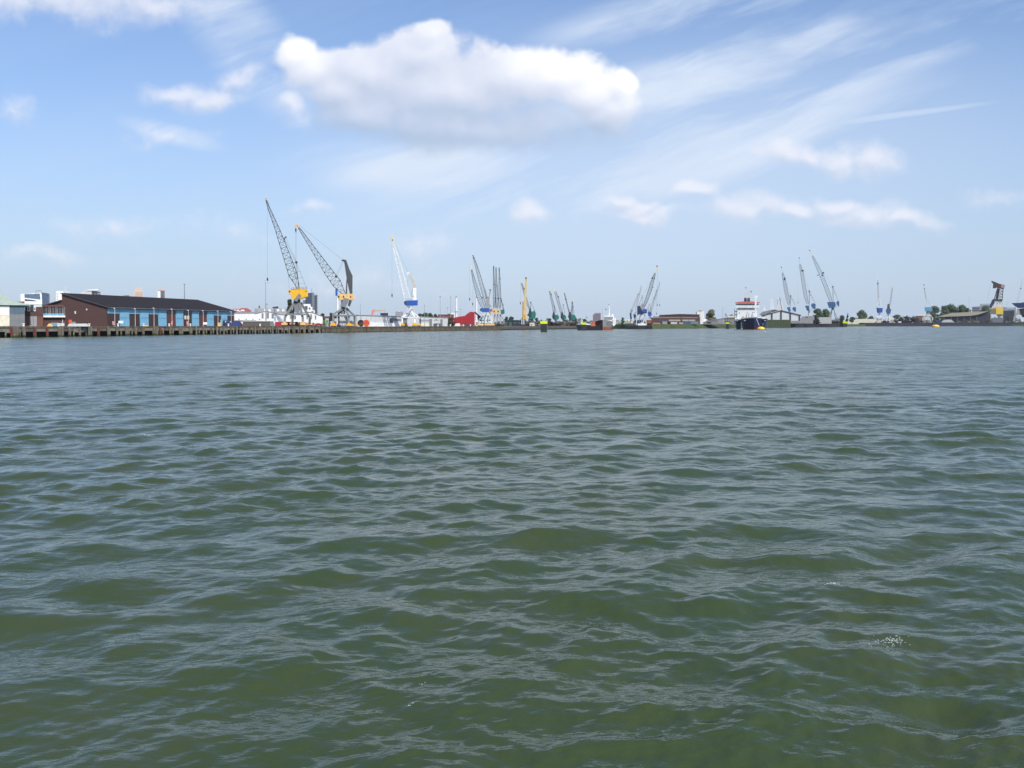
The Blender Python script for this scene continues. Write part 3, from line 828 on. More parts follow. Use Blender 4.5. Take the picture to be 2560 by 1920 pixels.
# -- grassy pier in the middle and the dark quays to its right
def strip(name, a, b, z, depth, m, label, face=None, facem=None, slope=0.0):
    """embankment between two waterline points (px, Y)"""
    A = W(a[0], 813, a[1]); B = W(b[0], 813, b[1]); A.z = B.z = 0
    d = (B - A).normalized(); nn = Vector((-d.y, d.x, 0))
    if nn.y < 0: nn = -nn
    root = bpy.data.objects.new(name, None); COL.objects.link(root); tag(root, label, kind='structure')
    def quad(p, q, z0, z1, t0, t1): return [tuple(p + nn * t0 + Vector((0, 0, z0))), tuple(q + nn * t0 + Vector((0, 0, z0))), tuple(q + nn * t1 + Vector((0, 0, z1))), tuple(p + nn * t1 + Vector((0, 0, z1)))]
    K = 60; mb = MB()
    gg = np.random.default_rng(int(a[0]))
    prof = [(-0.6, -1.0), (0.0, 0.25), (slope * 0.45, z * 0.5), (slope, z - 0.1), (slope + 2, z), (depth, z)]
    vs = []
    for i in range(K + 1):
        p = A.lerp(B, i / K)
        for (t_, zz) in prof:
            j = gg.normal(0, 0.25) if 0 < zz < z and slope > 0 else 0
            vs.append(tuple(p + nn * (t_ + j) + Vector((0, 0, zz + (j * 0.4 if slope > 0 else 0)))))
    L_ = len(prof)
    mb.add(vs, [(i * L_ + k, (i + 1) * L_ + k, (i + 1) * L_ + k + 1, i * L_ + k + 1) for i in range(K) for k in range(L_ - 1)])
    qbuild(mb, 'bank', m, root)
    mb = MB(); mb.add(quad(A, B, -1.0, 0.7, -0.7, -0.15 + slope * 0.15), [(0, 1, 2, 3)]); qbuild(mb, 'wet_stones', SCRAP2, root)
    mb = MB(); mb.add([tuple(B + nn * t_ + Vector((0, 0, zz))) for t_, zz in [(0, -1), (0, z), (depth, z), (depth, -1)]], [(0, 1, 2, 3)]); qbuild(mb, 'end_wall', CONC2, root)
    mb = MB(); mb.add([tuple(A + nn * t_ + Vector((0, 0, zz))) for t_, zz in [(0, -1), (0.1, 0.0), (slope, z - 0.1), (depth, z), (depth, -1)]], [(0, 1, 2, 3, 4)]); qbuild(mb, 'end_bank', m, root)
    return root
strip('bank', (1618, 800), (1918, 985), 4.3, 190, GRASS, 'grassy bank of the pier in front of the brown warehouse', slope=5.0)
strip('bank', (1919, 990), (2112, 1250), 4.6, 200, SCRAP2, 'dark quay of the pier under the blue cranes', slope=0.2)
strip('bank', (2100, 1560), (2170, 1590), 4.0, 300, GRASS, 'scrubby bank beside the cream wall', slope=8.0)
strip('bank', (2160, 1600), (2900, 1640), 6.4, 500, SCRAP2, 'long dark quay edge on the far shore', slope=1.0)
strip('bank', (1470, 1290), (1640, 1290), 3.2, 60, TAN, 'pale bank at the end of the basin', slope=3.0)
# green sheet pile wall and grey wall on the pier
t = Thing('retaining_wall', 'dark green quay wall below the white hall with navy posts', 'wall', 1945, 985, 0.0)
t.rect('wall_panel', mat('green_sheet_piling', (0.07, 0.095, 0.05), 0.8, vary=0.25, dirt=(0.05, 0.05, 0.03), dirt_amt=0.3, streak=True), 1914, 800, 1976.5, 819.5, -1.5, 3)
t.rect('coping', CONC, 1914, 799.2, 1976.5, 800, -1.7, 3.2)
for i in range(9): t.rect('rib', ALGAE, 1916 + i * 7, 800.5, 1917 + i * 7, 818, -1.7, -1.5)
t = Thing('retaining_wall', 'pale grey concrete wall beside the dark green quay wall', 'wall', 2005, 1100, 0.0)
for i in range(4): t.rect('wall_panel', mat('pale_concrete', (0.30, 0.295, 0.28), 0.8, vary=0.1, dirt=(0.2, 0.17, 0.13), dirt_amt=0.3, streak=True), 1977 + i * 14, 795.5, 1990.6 + i * 14, 808.5, -1, 1)
# ------------------------------------------------------------------ left shore buildings
YD = Z1
# green roofed shed
t = Thing('storage_shed', 'pale shed with green roof at the left edge of the harbour', 'shed', 30, 296, YD)
t.slab('wall', CONC, [(-60, 762), (62, 763), (62, 818), (-60, 818)], 0.3, 14)
t.slab('roof', GREENROOF, [(-60, 722), (-2, 731), (12, 739), (30, 752), (75, 761.5), (75, 763.5), (-60, 762)], -0.8, 14.5)
t.rect('sliding_door', WHITE, -20, 765, 23.5, 788, 0.0, 0.28)
t.rect('sliding_door', CREAM, -20, 788.4, 23.8, 815.5, -0.12, 0.28, label='cream lower sliding door')
for i in range(3): t.rect('door_panel', MID, 24.5 + i * 12.6, 785.2, 36.6 + i * 12.6, 816, 0.0, 0.27)
for i in range(3): t.rect('door_panel', mat('blue_grey_panel', (0.09, 0.14, 0.18), 0.5), 24.5 + i * 12.6, 765, 36.6 + i * 12.6, 784.8, 0.05, 0.27)
# control building
t = Thing('brick_building', 'small brick building with a grey steel door beside the green roofed shed', 'building', 85, 305, YD)
t.rect('wall', REDBRICK, 62.5, 766, 108, 818, 0.2, 9)
t.rect('upper_wall', BRICK, 63, 768, 107.5, 790, 0.05, 0.19)
t.rect('parapet', PALE, 62, 760, 105, 767.5, -0.2, 8)
t.slab('flat_roof', REDBRICK, [(36, 754.5), (61, 753.5), (61, 760), (44, 759)], -0.5, 8)
d = t.rect('door', GREY, 74, 790.5, 92, 816, 0.0, 0.19)
t.rect('door_leaf_joint', DARK, 82.7, 791.5, 83.3, 816, -0.03, 0.02, parent=d)
for x0, x1 in ((68, 74.5), (84.5, 89.5)):
    f = t.rect('window_frame', WHITE, x0, 766, x1, 778, -0.3, 0.04)
    t.rect('pane', GLASS, x0 + 1.2, 769, x1 - 1.2, 776, -0.34, -0.29, parent=f)
t.rect('entrance_recess', GLASS, 75.5, 762, 84, 777, -0.24, 0.0)
t = Thing('control_cabin', 'white framed cabin with a tilted glass front on the roof of the small brick building', 'cabin', 80, 306, YD)
fr = t.slab('cabin_shell', WHITE, [(59.5, 735), (104, 731), (105.5, 759.5), (59.5, 759)], 0.3, 7)
t.rect('side_wall', WHITE, 51.5, 735, 59.3, 753.5, 0.5, 7)
t.slab('pane', TGLASS, [(61, 735.3), (99.5, 734.2), (101, 748), (61.5, 743.5)], 0.12, 0.29)
t.slab('pane', GLASS, [(62, 747.5), (86, 750.5), (92, 752.8), (62, 751.8)], 0.12, 0.29)
mb = MB(); [mb.bar(t.L(x, 734), t.L(x, y), 0.06) for x, y in ((90, 727), (97, 724), (103, 726))]; mb.bar(t.L(88, 728), t.L(104, 726), 0.05)
t.part('roof_aerial', STEEL, mb)
t = Thing('office_wing', 'low brown wing with a white and blue window gallery beside the warehouse gable', 'building', 135, 318, YD)
t.rect('wall', BRICK, 107.5, 768, 164, 818, 0.5, 8)
t.slab('roof', mat('brown_roof', (0.13, 0.055, 0.05), 0.8), [(104.5, 767.5), (112, 762.5), (160, 762.5), (161.5, 767.5)], -0.6, 8.4)
g_ = t.rect('gallery_base', WHITE, 106, 788.5, 163, 793.3, -0.7, 0.49)
t.rect('gallery_rail', LBLUE, 108, 783.5, 160, 788.3, -0.55, 0.49, label='blue boards below the gallery windows')
for x0, x1 in ((109, 114.8), (116.2, 120.8), (127.5, 132), (133.5, 138), (145, 149.2), (150.6, 154.8), (158, 160.5)):
    t.rect('window', GLASS, x0, 769.5, x1, 783.3, -0.3, 0.49)
mb = MB()
for x in (107.2, 115.4, 121.8, 124.8, 126.4, 132.8, 139.2, 141.8, 143.9, 150, 156, 158.2, 161.5):
    a, b = t.P([(x - 0.55, 768), (x + 0.55, 788.4)]); mb.box((a[0], -0.62, b[1]), (b[0], 0.2, a[1]))
t.part('window_posts', WHITE, mb)
for i in range(5): t.rect('vent', DARK, 112 + i * 8, 794.5, 117 + i * 8, 797.5, 0.42, 0.5)
t.rect('drainpipe', PALE, 155.5, 799, 157.5, 816, 0.3, 0.49)

# ---- the long warehouse, gable towards the viewer
wh = bpy.data.objects.new('warehouse', None); COL.objects.link(wh)
wp = W(271, 800, 335.0); wh.location = (wp.x, wp.y, YD)
fd = (W(587, 800, 425.0) - wp); fd.z = 0
WL = fd.length
wang = math.atan2(fd.y, fd.x)
wh.rotation_euler = (0, 0, wang)                # local x runs along the doors, local y = inland
tag(wh, 'long brown brick warehouse with dark roof and sky blue doors on the quay', 'warehouse')
WM = Matrix.Translation((wp.x, wp.y, YD)) @ Matrix.Rotation(wang, 4, 'Z'); WMi = WM.inverted()
def wx(px, py=800, dy=0.0):
    c = WMi @ Vector((0, 0, CAM_Z)); d = WMi.to_3x3() @ (W(px, py, 1.0) - Vector((0, 0, CAM_Z)))
    t_ = (dy - c.y) / d.y; q = c + d * t_; return q.x, q.z
EAVE, RIDGE, WW = 7.2, 12.9, 40.0
mb = MB()
STEP, EAVE2 = 2.7, 5.0                          # the landward half of the roof is lower
mb.add([(0, 0.6, 0), (0, WW, 0), (0, WW, EAVE2 - 0.3), (0, WW / 2, RIDGE - STEP - 0.25), (0, WW / 2, RIDGE - 0.25), (0, 0.6, EAVE - 0.3),
        (WL, 0.6, 0), (WL, WW, 0), (WL, WW, EAVE2 - 0.3), (WL, WW / 2, RIDGE - STEP - 0.25), (WL, WW / 2, RIDGE - 0.25), (WL, 0.6, EAVE - 0.3)],
       [(0, 5, 4, 3, 2, 1), (6, 7, 8, 9, 10, 11), (0, 6, 11, 5), (1, 2, 8, 7), (3, 4, 10, 9)])
def wpart(mb, name, m, parent=wh, label=None):
    return qbuild(mb, name, m, parent, label)
wpart(mb, 'wall', BRICK)
mb = MB()
for sgn in (0, 1):
    y0, y1 = (-0.9, WW / 2) if sgn == 0 else (WW + 0.9, WW / 2)
    e_z, r_z = (EAVE, RIDGE) if sgn == 0 else (EAVE2, RIDGE - STEP)
    mb.add([(-0.5, y0, e_z), (WL + 0.6, y0, e_z), (WL + 0.6, y1, r_z), (-0.5, y1, r_z), (-0.5, y0, e_z - 0.28), (WL + 0.6, y0, e_z - 0.28), (WL + 0.6, y1, r_z - 0.28), (-0.5, y1, r_z - 0.28)],
           [(0, 1, 2, 3), (4, 7, 6, 5), (0, 4, 5, 1), (1, 5, 6, 2), (0, 3, 7, 4)])
rf = wpart(mb, 'roof', ROOF)
mb = MB()
for y0, z0, y1, z1 in ((-0.95, EAVE + 0.02, WW / 2, RIDGE + 0.03), (WW + 0.95, EAVE2 + 0.02, WW / 2, RIDGE - STEP + 0.03)):
    mb.bar((-0.56, y0, z0 - 0.15), (-0.56, y1, z1 - 0.15), 0.22)
wpart(mb, 'bargeboard', STEEL, rf)
mb = MB().bar((-0.4, -1.0, EAVE - 0.1), (WL + 0.5, -1.0, EAVE - 0.1), 0.16); wpart(mb, 'gutter', MID, rf)
for k in range(1, 15):      # felt joints of the roof
    x = WL * k / 15; mb = MB()
    mb.add([(x - 0.06, -0.92, EAVE + 0.045), (x + 0.06, -0.92, EAVE + 0.045), (x + 0.06, WW / 2, RIDGE + 0.045), (x - 0.06, WW / 2, RIDGE + 0.045)], [(0, 1, 2, 3)])
    wpart(mb, 'roof_seam', DARK, rf)
def wdoor(x0, x1, z0, z1, y0, y1, name, m, parent=wh):
    mb = MB().box((wx(x0)[0], y0, z0), (wx(x1)[0], y1, z1)); return wpart(mb, name, m, parent)
H2 = EAVE - 0.35
for kind, x0, x1 in [('small', 272, 301), ('blue', 301, 324), ('open', 324, 351), ('blue', 351, 372), ('open', 372, 397), ('blue', 397, 417), ('glass', 417, 440), ('blue', 440.5, 459),
                     ('glass', 459, 481), ('blue', 481, 498), ('glass', 498, 518), ('blue', 518.5, 535), ('open', 535, 554), ('blue', 554, 569), ('open', 569, 586)]:
    if kind == 'blue':
        d = wdoor(x0 + 0.4, x1 - 0.4, 0.08, H2, 0.0, 0.35, 'sliding_door', DOORBLUE)
        n_ = 6
        for i in range(1, n_):
            x = x0 + (x1 - x0) * i / n_
            wdoor(x - 0.12, x + 0.12, 0.2, H2 - 0.15, -0.05, -0.002, 'batten', DOORBLUE, d)
        wdoor(x0 + 0.5, x1 - 0.5, H2 * 0.48, H2 * 0.51, -0.09, -0.052, 'door_rail', LBLUE, d)
    elif kind in ('open', 'small'):
        g1 = wdoor(x0 + 0.3, x1 - 0.3, H2 * 0.72, H2, 0.12, 0.45, 'transom_panel', DOORBLUE)
        wdoor(x0 + 0.5, x1 - 0.5, 0.08, H2 * 0.71, 0.25, 0.5, 'brown_door', DOORBROWN)
    else:
        g1 = wdoor(x0 + 0.4, x1 - 0.4, H2 * 0.75, H2, 0.15, 0.45, 'transom_window', GLASS)
        for i in range(1, 4):
            x = x0 + (x1 - x0) * i / 4; wdoor(x - 0.2, x + 0.2, H2 * 0.76, H2 - 0.02, 0.08, 0.149, 'glazing_bar', MID, g1)
        wdoor(x0 + 0.6, x1 - 0.6, 0.08, H2 * 0.74, 0.2, 0.5, 'brown_door', DOORBROWN if x0 == 459 else DOORRED)
for x0, x1 in ((462, 466.5), (469, 473.5)): wdoor(x0, x1, 3.0, 4.6, 0.02, 0.18, 'notice_board', CREAM)
wdoor(467, 471, 0.1, 2.4, 0.0, 0.18, 'red_panel', ORED)
mb = MB().box((-0.06, 14, 4.9), (-0.02, 14.6, 5.9)); wpart(mb, 'wall_lamp', WHITE)
mb = MB().box((-0.06, 9.0, 6.2), (-0.02, 9.5, 6.8)); wpart(mb, 'wall_lamp', WHITE)

# quay lamp posts in front of the doors
lamps = [(287, 771), (338, 772), (385, 770.5), (430, 773), (471, 776), (508, 777), (545, 778), (578, 780)]
first = None
words_ = ['beside the warehouse corner', 'before the first dark doorway from the gable', 'before the second dark doorway from the gable', 'before the first red brown doorway', 'before the notice boards',
          'before the white sign board', 'by the yellow quay box', 'behind the navy tarpaulin']
for (px, y), wd in zip(lamps, words_):
    t = Thing('lamp_post', 'thin pale lamp post %s' % wd, 'lamp post', px, q_Y(px, 6) + 2, YD, 'lamp posts along the wharf')
    top = t.L(px, y)
    t.part('pole', PALE, MB().bar((0, 0, 0), (top.x, 0, top.z), 0.12, 0.08, n=6))
    t.part('lamp_head', WHITE, MB().box((top.x - 0.5, -0.15, top.z - 0.05), (top.x + 0.1, 0.15, top.z + 0.15)))
# bollards
words_ = ['below the brick building door', 'below the window gallery', 'below the warehouse gable', 'beside the warehouse corner', 'below the second sky blue door', 'under the fourth lamp post', 'under the notice boards', 'before the navy tarpaulin', 'left of the yellow crane']
for px, wd in zip((59, 146, 223, 295, 359, 423, 476, 571, 650), words_):
    t = Thing('bollard', 'white mooring bollard on the wharf edge %s' % wd, 'bollard', px, q_Y(px, 0.9), Z1, 'white bollards on the wharf')
    t.part('post', WHITE, MB().bar((0, 0, 0), (0, 0, 0.75), 0.34, 0.28, n=10))
    t.part('cap', WHITE, MB().ball((0.0, 0, 0.85), 0.44, sc=(1.1, 1, 0.5)))
def sign(label, x0, x1, y0, y1, m, zb=YD, Y=None, name='sign_board'):
    px = (x0 + x1) / 2; t = Thing(name, label, 'sign', px, Y or q_Y(px, 3), zb)
    b = t.rect('panel', m, x0, y0, x1, y1, -0.06, 0.06)
    for x in (x0 + 1, x1 - 1):
        q = t.L(x, (y0 + y1) / 2, 0.14); t.part('post', GREY, MB().bar((q.x, 0.14, 0), (q.x, 0.14, q.z), 0.06))
    return t
sign('white oblong sign near the warehouse corner', 296, 308, 802, 808, WHITE)
sign('white oblong sign below the sixth lamp post', 508, 518, 805.5, 811.5, WHITE)
for px, wd in ((283.5, 'near the warehouse corner'), (430, 'below the fourth lamp post'), (468.5, 'under the notice boards')):
    t = Thing('lifebuoy_post', 'pink red lifebuoy cabinet %s' % wd, 'cabinet', px, q_Y(px, 3), YD, 'lifebuoy cabinets on the wharf')
    t.part('post', GREY, MB().bar((0, 0, 0), (0, 0, 0.7), 0.08)); t.part('cabinet', PINK, MB().box((-0.32, -0.2, 0.6), (0.32, 0.2, 1.75))); t.part('lid', WHITE, MB().box((-0.36, -0.24, 1.751), (0.36, 0.24, 1.84)))
# low gear on the quay before the gable
t = Thing('tarpaulin_heap', 'grey tarpaulin over goods on the quay before the warehouse gable', 'tarpaulin', 195, 310, YD)
t.slab('cover', PALE, [(168, 816), (173, 809), (218, 809), (221, 816)], -1, 1.2)
t.slab('upper_bundle', mat('grey_green_cloth', (0.2, 0.24, 0.2), 0.9), [(177, 809), (179, 804.5), (188, 804), (190, 809)], -0.6, 0.8)
t = Thing('storage_box', 'orange red box beside the grey tarpaulin heap', 'box', 175, 312, YD); t.rect('box_body', ORED, 171.5, 799.5, 179.5, 808, -0.3, 0.9); t.rect('box_foot', MID, 172, 808, 179, 816, -0.2, 0.8)
t = Thing('concrete_block', 'grey concrete block on the wharf edge below the window gallery', 'block', 154, 306, YD); t.rect('block', PALE, 147, 808, 161, 815, -0.8, 0.8); t.rect('lifting_eye', STEEL, 153, 806.8, 155, 808, -0.1, 0.1)
t = Thing('quay_winch', 'yellow winch frame on the wharf below the window gallery', 'winch', 124, 304, YD)
t.slab('frame', OCHRE, [(117, 816), (119, 812), (131, 812), (133, 816)], -0.4, 0.4); t.part('drum', YELLOW, MB().bar(t.L(121, 811.5), t.L(128, 811.5), 0.35, n=10))
t = Thing('ladder_box', 'pale blue box behind the yellow winch', 'box', 137, 308, YD); t.rect('box_body', LBLUE, 128, 808, 146, 815, -0.5, 0.5); t.rect('lid', PALE, 127.5, 807.3, 146.5, 808, -0.55, 0.55)
t = Thing('quay_box', 'yellow equipment box right of the sixth lamp post', 'box', 548, q_Y(548, 5), YD); t.rect('box_body', OCHRE, 544, 807, 551, 816, -0.5, 0.5); t.rect('lid', YELLOW, 543.6, 806.3, 551.4, 807, -0.55, 0.55); t.rect('post', PALE, 551.6, 799, 553, 816, -0.1, 0.1)
t = Thing('anchor_chain', 'yellow chain heap on the wharf edge under the third sky blue door', 'chain', 366, q_Y(366, 1.5), YD); mb = MB(); [mb.ball((t.L(362 + i * 1.4, 815).x, 0.1 * (i % 2), 0.12), 0.22, 6, 4) for i in range(7)]; t.part('chain', YELLOW, mb)
t = Thing('tarpaulin_cover', 'navy tarpaulin over a stored load at the end of the warehouse', 'tarpaulin', 583, q_Y(583, 8), YD)
t.slab('cover', NAVY, [(556, 817), (557, 801), (575, 801), (577, 803), (598, 802), (604, 808), (607.5, 817)], -2, 3); t.slab('front_fold', mat('blue_cloth', (0.03, 0.05, 0.17), 0.7), [(575, 817), (580, 803.5), (597, 803), (603, 817)], -2.3, -2.01)
for (x, y) in ((564, 804.5), (576.5, 804.5)): t.part('round_lamp', PALE, MB().bar(t.L(x, y, -2.6), t.L(x, y, -2.3), 0.3, n=10))

# ------------------------------------------------------------------ far city behind
def tower(label, pts, Y, m, cat='tower block', name='tower_block', rows=0, cols=0, box=None, gm=GLASS, dd=20, zb=2.6, extras=(), group='city towers behind the harbour'):
    xs = [p[0] for p in pts]; t = Thing(name, label, cat, (min(xs) + max(xs)) / 2, Y, zb, group)
    t.slab('wall', m, pts, 0, dd)
    if rows:
        x0, y0, x1, y1 = box
        for r_ in range(rows):
            for c in range(cols):
                w1 = (x1 - x0) / cols; h1 = (y1 - y0) / rows
                t.rect('window', gm, x0 + w1 * (c + .15), y0 + h1 * (r_ + .25), x0 + w1 * (c + .85), y0 + h1 * (r_ + .8), -0.3, -0.02)
    for nm, mm, p, a, b in extras: t.slab(nm, mm, p, a, b)
    return t
CITYG = None
BGLASS = mat('dark_blue_cladding', (0.07, 0.10, 0.155), 0.4)
tower('dark blue office tower behind the tilted glass cabin', [(104, 731), (121.5, 733.5), (121.5, 818), (104, 818)], 700, BGLASS, rows=6, cols=4, box=(105, 734, 121, 762), gm=TGLASS, extras=[('side_wall', MID, [(121.5, 733.5), (124.5, 736), (124.5, 818), (121.5, 818)], 0.5, 18)])
tower('bright white tower block behind the warehouse gable', [(140, 727.5), (158, 727.5), (158, 818), (140, 818)], 900, WHITE, rows=4, cols=1, box=(141, 731, 146, 757), gm=PALE, extras=[('rear_block', PALE, [(158, 727.5), (174, 729), (174, 818), (158, 818)], 4, 20), ('roof_mast', PALE, [(163.5, 716), (164.5, 716), (165.5, 727), (162.5, 727)], 5, 7)])
tower('broad white tower block with a stepped top behind the warehouse roof', [(217, 725), (229, 724), (229, 818), (217, 818)], 1000, PALE, extras=[('left_block', PALE, [(202, 728), (217, 726), (217, 818), (202, 818)], 4, 20), ('right_block', mat('lavender_grey', (0.46, 0.46, 0.52), 0.7), [(229, 726.5), (253, 728), (253, 818), (229, 818)], 3, 20), ('roof_storey', WHITE, [(217.5, 724.5), (228, 723.5), (246, 722.5), (246, 726), (217.5, 727)], -1, 5)], rows=3, cols=3, box=(230, 729, 252, 742))
tower('beige tower with a rounded top behind the warehouse roof', [(334, 728), (338, 721), (345, 718.5), (352, 720.5), (358, 728), (358, 818), (334, 818)], 1100, mat('beige_stone', (0.62, 0.50, 0.40), 0.8), rows=4, cols=5, box=(338, 729, 357, 746), gm=mat('beige_window', (0.45, 0.37, 0.31), 0.5))
tower('slim white and grey tower with a red top behind the warehouse roof', [(394, 728), (401, 726.5), (401, 818), (394, 818)], 1000, WHITE, extras=[('side_wall', GREY, [(401, 728), (412, 728), (412, 818), (401, 818)], 1, 16), ('red_top', PINK, [(395.5, 726.4), (398, 724.3), (412, 725.8), (412, 727.9), (401, 727.9), (401, 726.4)], 0, 12)], rows=6, cols=3, box=(402, 730, 411.5, 748))
tower('low dark roof block seen over the warehouse ridge', [(308, 738.5), (323, 737.5), (323, 818), (308, 818)], 900, MID, cat='building', name='roof_block', rows=1, cols=4, box=(309, 739, 322, 744))
tower('dark blue tower block behind the yellow crane', [(764, 733), (785, 731.5), (785, 818), (764, 818)], 1000, mat('dark_blue_tower', (0.045, 0.062, 0.10), 0.5), rows=10, cols=4, box=(765, 735, 779, 790), gm=BGLASS,
      extras=[('pale_bay', mat('grey_blue_bay', (0.14, 0.18, 0.22), 0.5), [(779, 733), (785, 733), (785, 818), (779, 818)], -1.5, -0.05), ('low_wing', MID, [(757, 750), (764, 750), (764, 818), (757, 818)], 2, 14), ('roof_mast', STEEL, [(779, 721), (780, 721), (780, 731), (779, 731)], 2, 4)])  # right-hand bay in a lighter grey blue
t = tower('grey tower block with projecting balconies behind the yellow crane', [(785.5, 736.5), (793, 736.5), (793, 818), (785.5, 818)], 1010, mat('grey_concrete_tower', (0.16, 0.18, 0.20), 0.8))
for i in range(12): t.rect('balcony', mat('balcony_grey', (0.24, 0.27, 0.29), 0.7), 786, 738.5 + i * 4.3, 795.5, 739.9 + i * 4.3, -2.2, -0.05)
tower('purple brick block behind the grey ship', [(1486, 782.5), (1502, 782.5), (1502, 818), (1486, 818)], 1400, TANK, rows=5, cols=5, box=(1487, 784, 1501.5, 800), gm=mat('mauve_window', (0.17, 0.15, 0.19), 0.5), extras=[('low_wing', TANK, [(1482, 786), (1486, 786), (1486, 818), (1482, 818)], 1, 15)])
# mast behind warehouse
lamp_mast('thin dark mast with a lamp rising behind the warehouse roof', 461, 520, 711, 'tall masts', YD, cross=0, r=0.16, m=STEEL)

# ------------------------------------------------------------------ white halls between the warehouse and the orange crane
t = Thing('white_hall', 'long white hall with two shallow gables behind the yellow crane', 'hall', 697, 520, YD)
wl = t.slab('wall', WHITE, [(586, 785.5), (637, 784.5), (662, 779), (668, 778.8), (688, 783.5), (704.5, 787.5), (730, 783.5), (765, 780.8), (778, 781), (806, 791), (808, 809), (586, 809)], 0, 30)
t.slab('left_roof', GROOF, [(586, 785.3), (590, 779), (655, 780), (637, 784.3)], 0.5, 28)
t.slab('roof_edge', GREY, [(637, 784.4), (662, 778.9), (668, 778.6), (704.5, 787.3), (765, 780.6), (778, 780.8), (806, 790.8), (806, 789.9), (778, 779.6), (765, 779.4), (704.5, 786), (668, 777.4), (662, 777.6), (637, 783.2)], -0.4, 30)
for x0, x1, y0, y1 in ((654, 659, 783, 796), (666, 672.5, 781, 796), (679, 684.5, 784, 796), (725, 729.5, 785, 797), (735.5, 740, 789, 797.5), (766, 770, 785, 798), (776, 780, 785, 798), (787, 790.5, 788, 798.5)):
    f = t.rect('louvre_window', GREY, x0, y0, x1, y1, -0.12, -0.02)
    for k in range(5): t.rect('slat', MID, x0 + 0.3, y0 + 0.6 + k * (y1 - y0) / 5, x1 - 0.3, y0 + 1.9 + k * (y1 - y0) / 5, -0.2, -0.125, parent=f)
for x in (597.5, 615.5, 632.5, 649): t.rect('vent', DARK, x - 1, 797, x + 1, 799.2, -0.3, -0.02)
t.rect('plinth', GREY, 586, 800, 640, 803, -0.5, -0.02)
t = Thing('apartment_building', 'low red and white building behind the white hall', 'building', 605, 900, YD)
t.slab('wall', mat('dusky_red_wall', (0.42, 0.11, 0.10), 0.8), [(582, 772), (600, 772), (602, 770), (617, 770), (628, 776), (628, 818), (582, 818)], 0, 18)
for x0, x1 in ((584, 590), (592, 597), (602, 611)): t.rect('white_bay', WHITE, x0, 774.5, x1, 778, -1.5, -0.05)
t.rect('white_band', WHITE, 583, 777, 612, 779, -0.8, -0.05)
t = Thing('factory_building', 'pale grey flat roofed factory with a short chimney behind the white hall', 'factory', 677, 800, YD)
t.rect('wall', mat('hazy_grey_wall', (0.36, 0.37, 0.36), 0.8), 637, 771, 717, 818, 0, 30)
t.rect('left_block', GREY, 636.5, 772, 644, 818, -0.6, -0.05)
t.rect('chimney', mat('brown_chimney', (0.14, 0.12, 0.11), 0.8), 646, 764, 650, 771, 3, 6)
for x in (660, 671, 692, 705): t.rect('rooflight', WHITE, x, 773, x + 6, 779, -0.5, -0.05)
for x in (685.5,): t.rect('duct', MID, x, 772, x + 2.5, 784, -1.0, -0.1)
t.rect('tank', NAVY, 681.5, 767, 690, 771.2, 1, 6); t.rect('tank', NAVY, 689, 766, 696, 771.3, 1.5, 6)
tree('slender dark poplar behind the legs of the yellow crane', 725, 600, 748, 800, 716, 735, LEAF2, shape='column', name='poplar_tree')
t = Thing('office_building', 'white stepped office building behind the yellow crane', 'building', 772, 700, YD)
t.slab('wall', WHITE, [(756, 763), (760, 760), (776, 760), (777, 767), (781, 767.5), (781, 775), (787, 776), (787, 812), (756, 812)], 0, 14)
t.rect('window', BGLASS, 762, 765, 769, 774, -0.3, -0.02); t.rect('window', BGLASS, 772, 769, 776, 773, -0.3, -0.02); t.rect('window', BGLASS, 779, 778, 784, 781, -0.3, -0.02)
t = Thing('storage_wall', 'long brown grey storage wall on the quay left of the yellow crane', 'wall', 640, q_Y(640, 14), YD)
t.rect('wall', mat('brown_grey_wall', (0.115, 0.098, 0.08), 0.85, vary=0.2), 607, 805, 675, 817, 0, 2)
t.rect('cap', PALE, 606, 802, 682, 803.5, -0.3, 2.3); t.rect('dark_gap', DARK, 607, 803.5, 676, 805, 0.2, 2)
for i in range(6): t.rect('buttress', CONC2, 612 + i * 11, 805, 613.5 + i * 11, 817, -0.3, -0.02)
lamp_mast('tall lamp mast with a crossbar left of the yellow crane', 664, q_Y(664, 12), 702, 'tall masts', YD, cross=5, r=0.15)
lamp_mast('short lamp post with a dark head left of the yellow crane', 666, q_Y(664, 16), 761, 'tall masts', YD, cross=0, r=0.1)

# containers below the yellow crane
container('grey green container left of the red ones', 672, 684, 803, 816, q_Y(680, 13), mat('grey_green_paint', (0.17, 0.21, 0.21), 0.6))
for x0, x1, y0, mm, lb in [(688, 703, 804.5, RED, 'red container left of the crane legs'), (704, 713, 805, DOORRED, 'dark red container just behind the left crane leg'), (714, 724, 804.5, RED, 'red container between the left crane legs'),
                           (724.5, 737, 805, mat('dull_red_paint', (0.36, 0.07, 0.05), 0.6), 'dull red container behind the second crane leg'), (738, 745, 804.5, NAVY, 'navy container end under the yellow crane'),
                           (746, 765, 805.5, ORANGE, 'orange container under the yellow crane'), (766, 786, 807, mat('brick_red_paint', (0.30, 0.07, 0.05), 0.6), 'brick red container at the right crane legs')]:
    container(lb, x0, x1, y0, 816, q_Y((x0 + x1) / 2, 17), mm)
t = Thing('red_car', 'bright red car parked right of the yellow crane', 'car', 795, q_Y(795, 15), YD)
t.slab('body', RED, [(786.5, 814), (787, 810.5), (790, 810), (792, 808), (799, 808), (801, 810.3), (804, 811), (804, 814)], -0.9, 0.9)
t.slab('windows', GLASS, [(790.6, 810.3), (792.4, 808.6), (798.6, 808.6), (800.2, 810.3)], -0.93, 0.93)
for x in (790, 801): t.part('wheel', BLACK, MB().bar(t.L(x, 814.2, -0.95), t.L(x, 814.2, 0.95), 0.36, n=12))
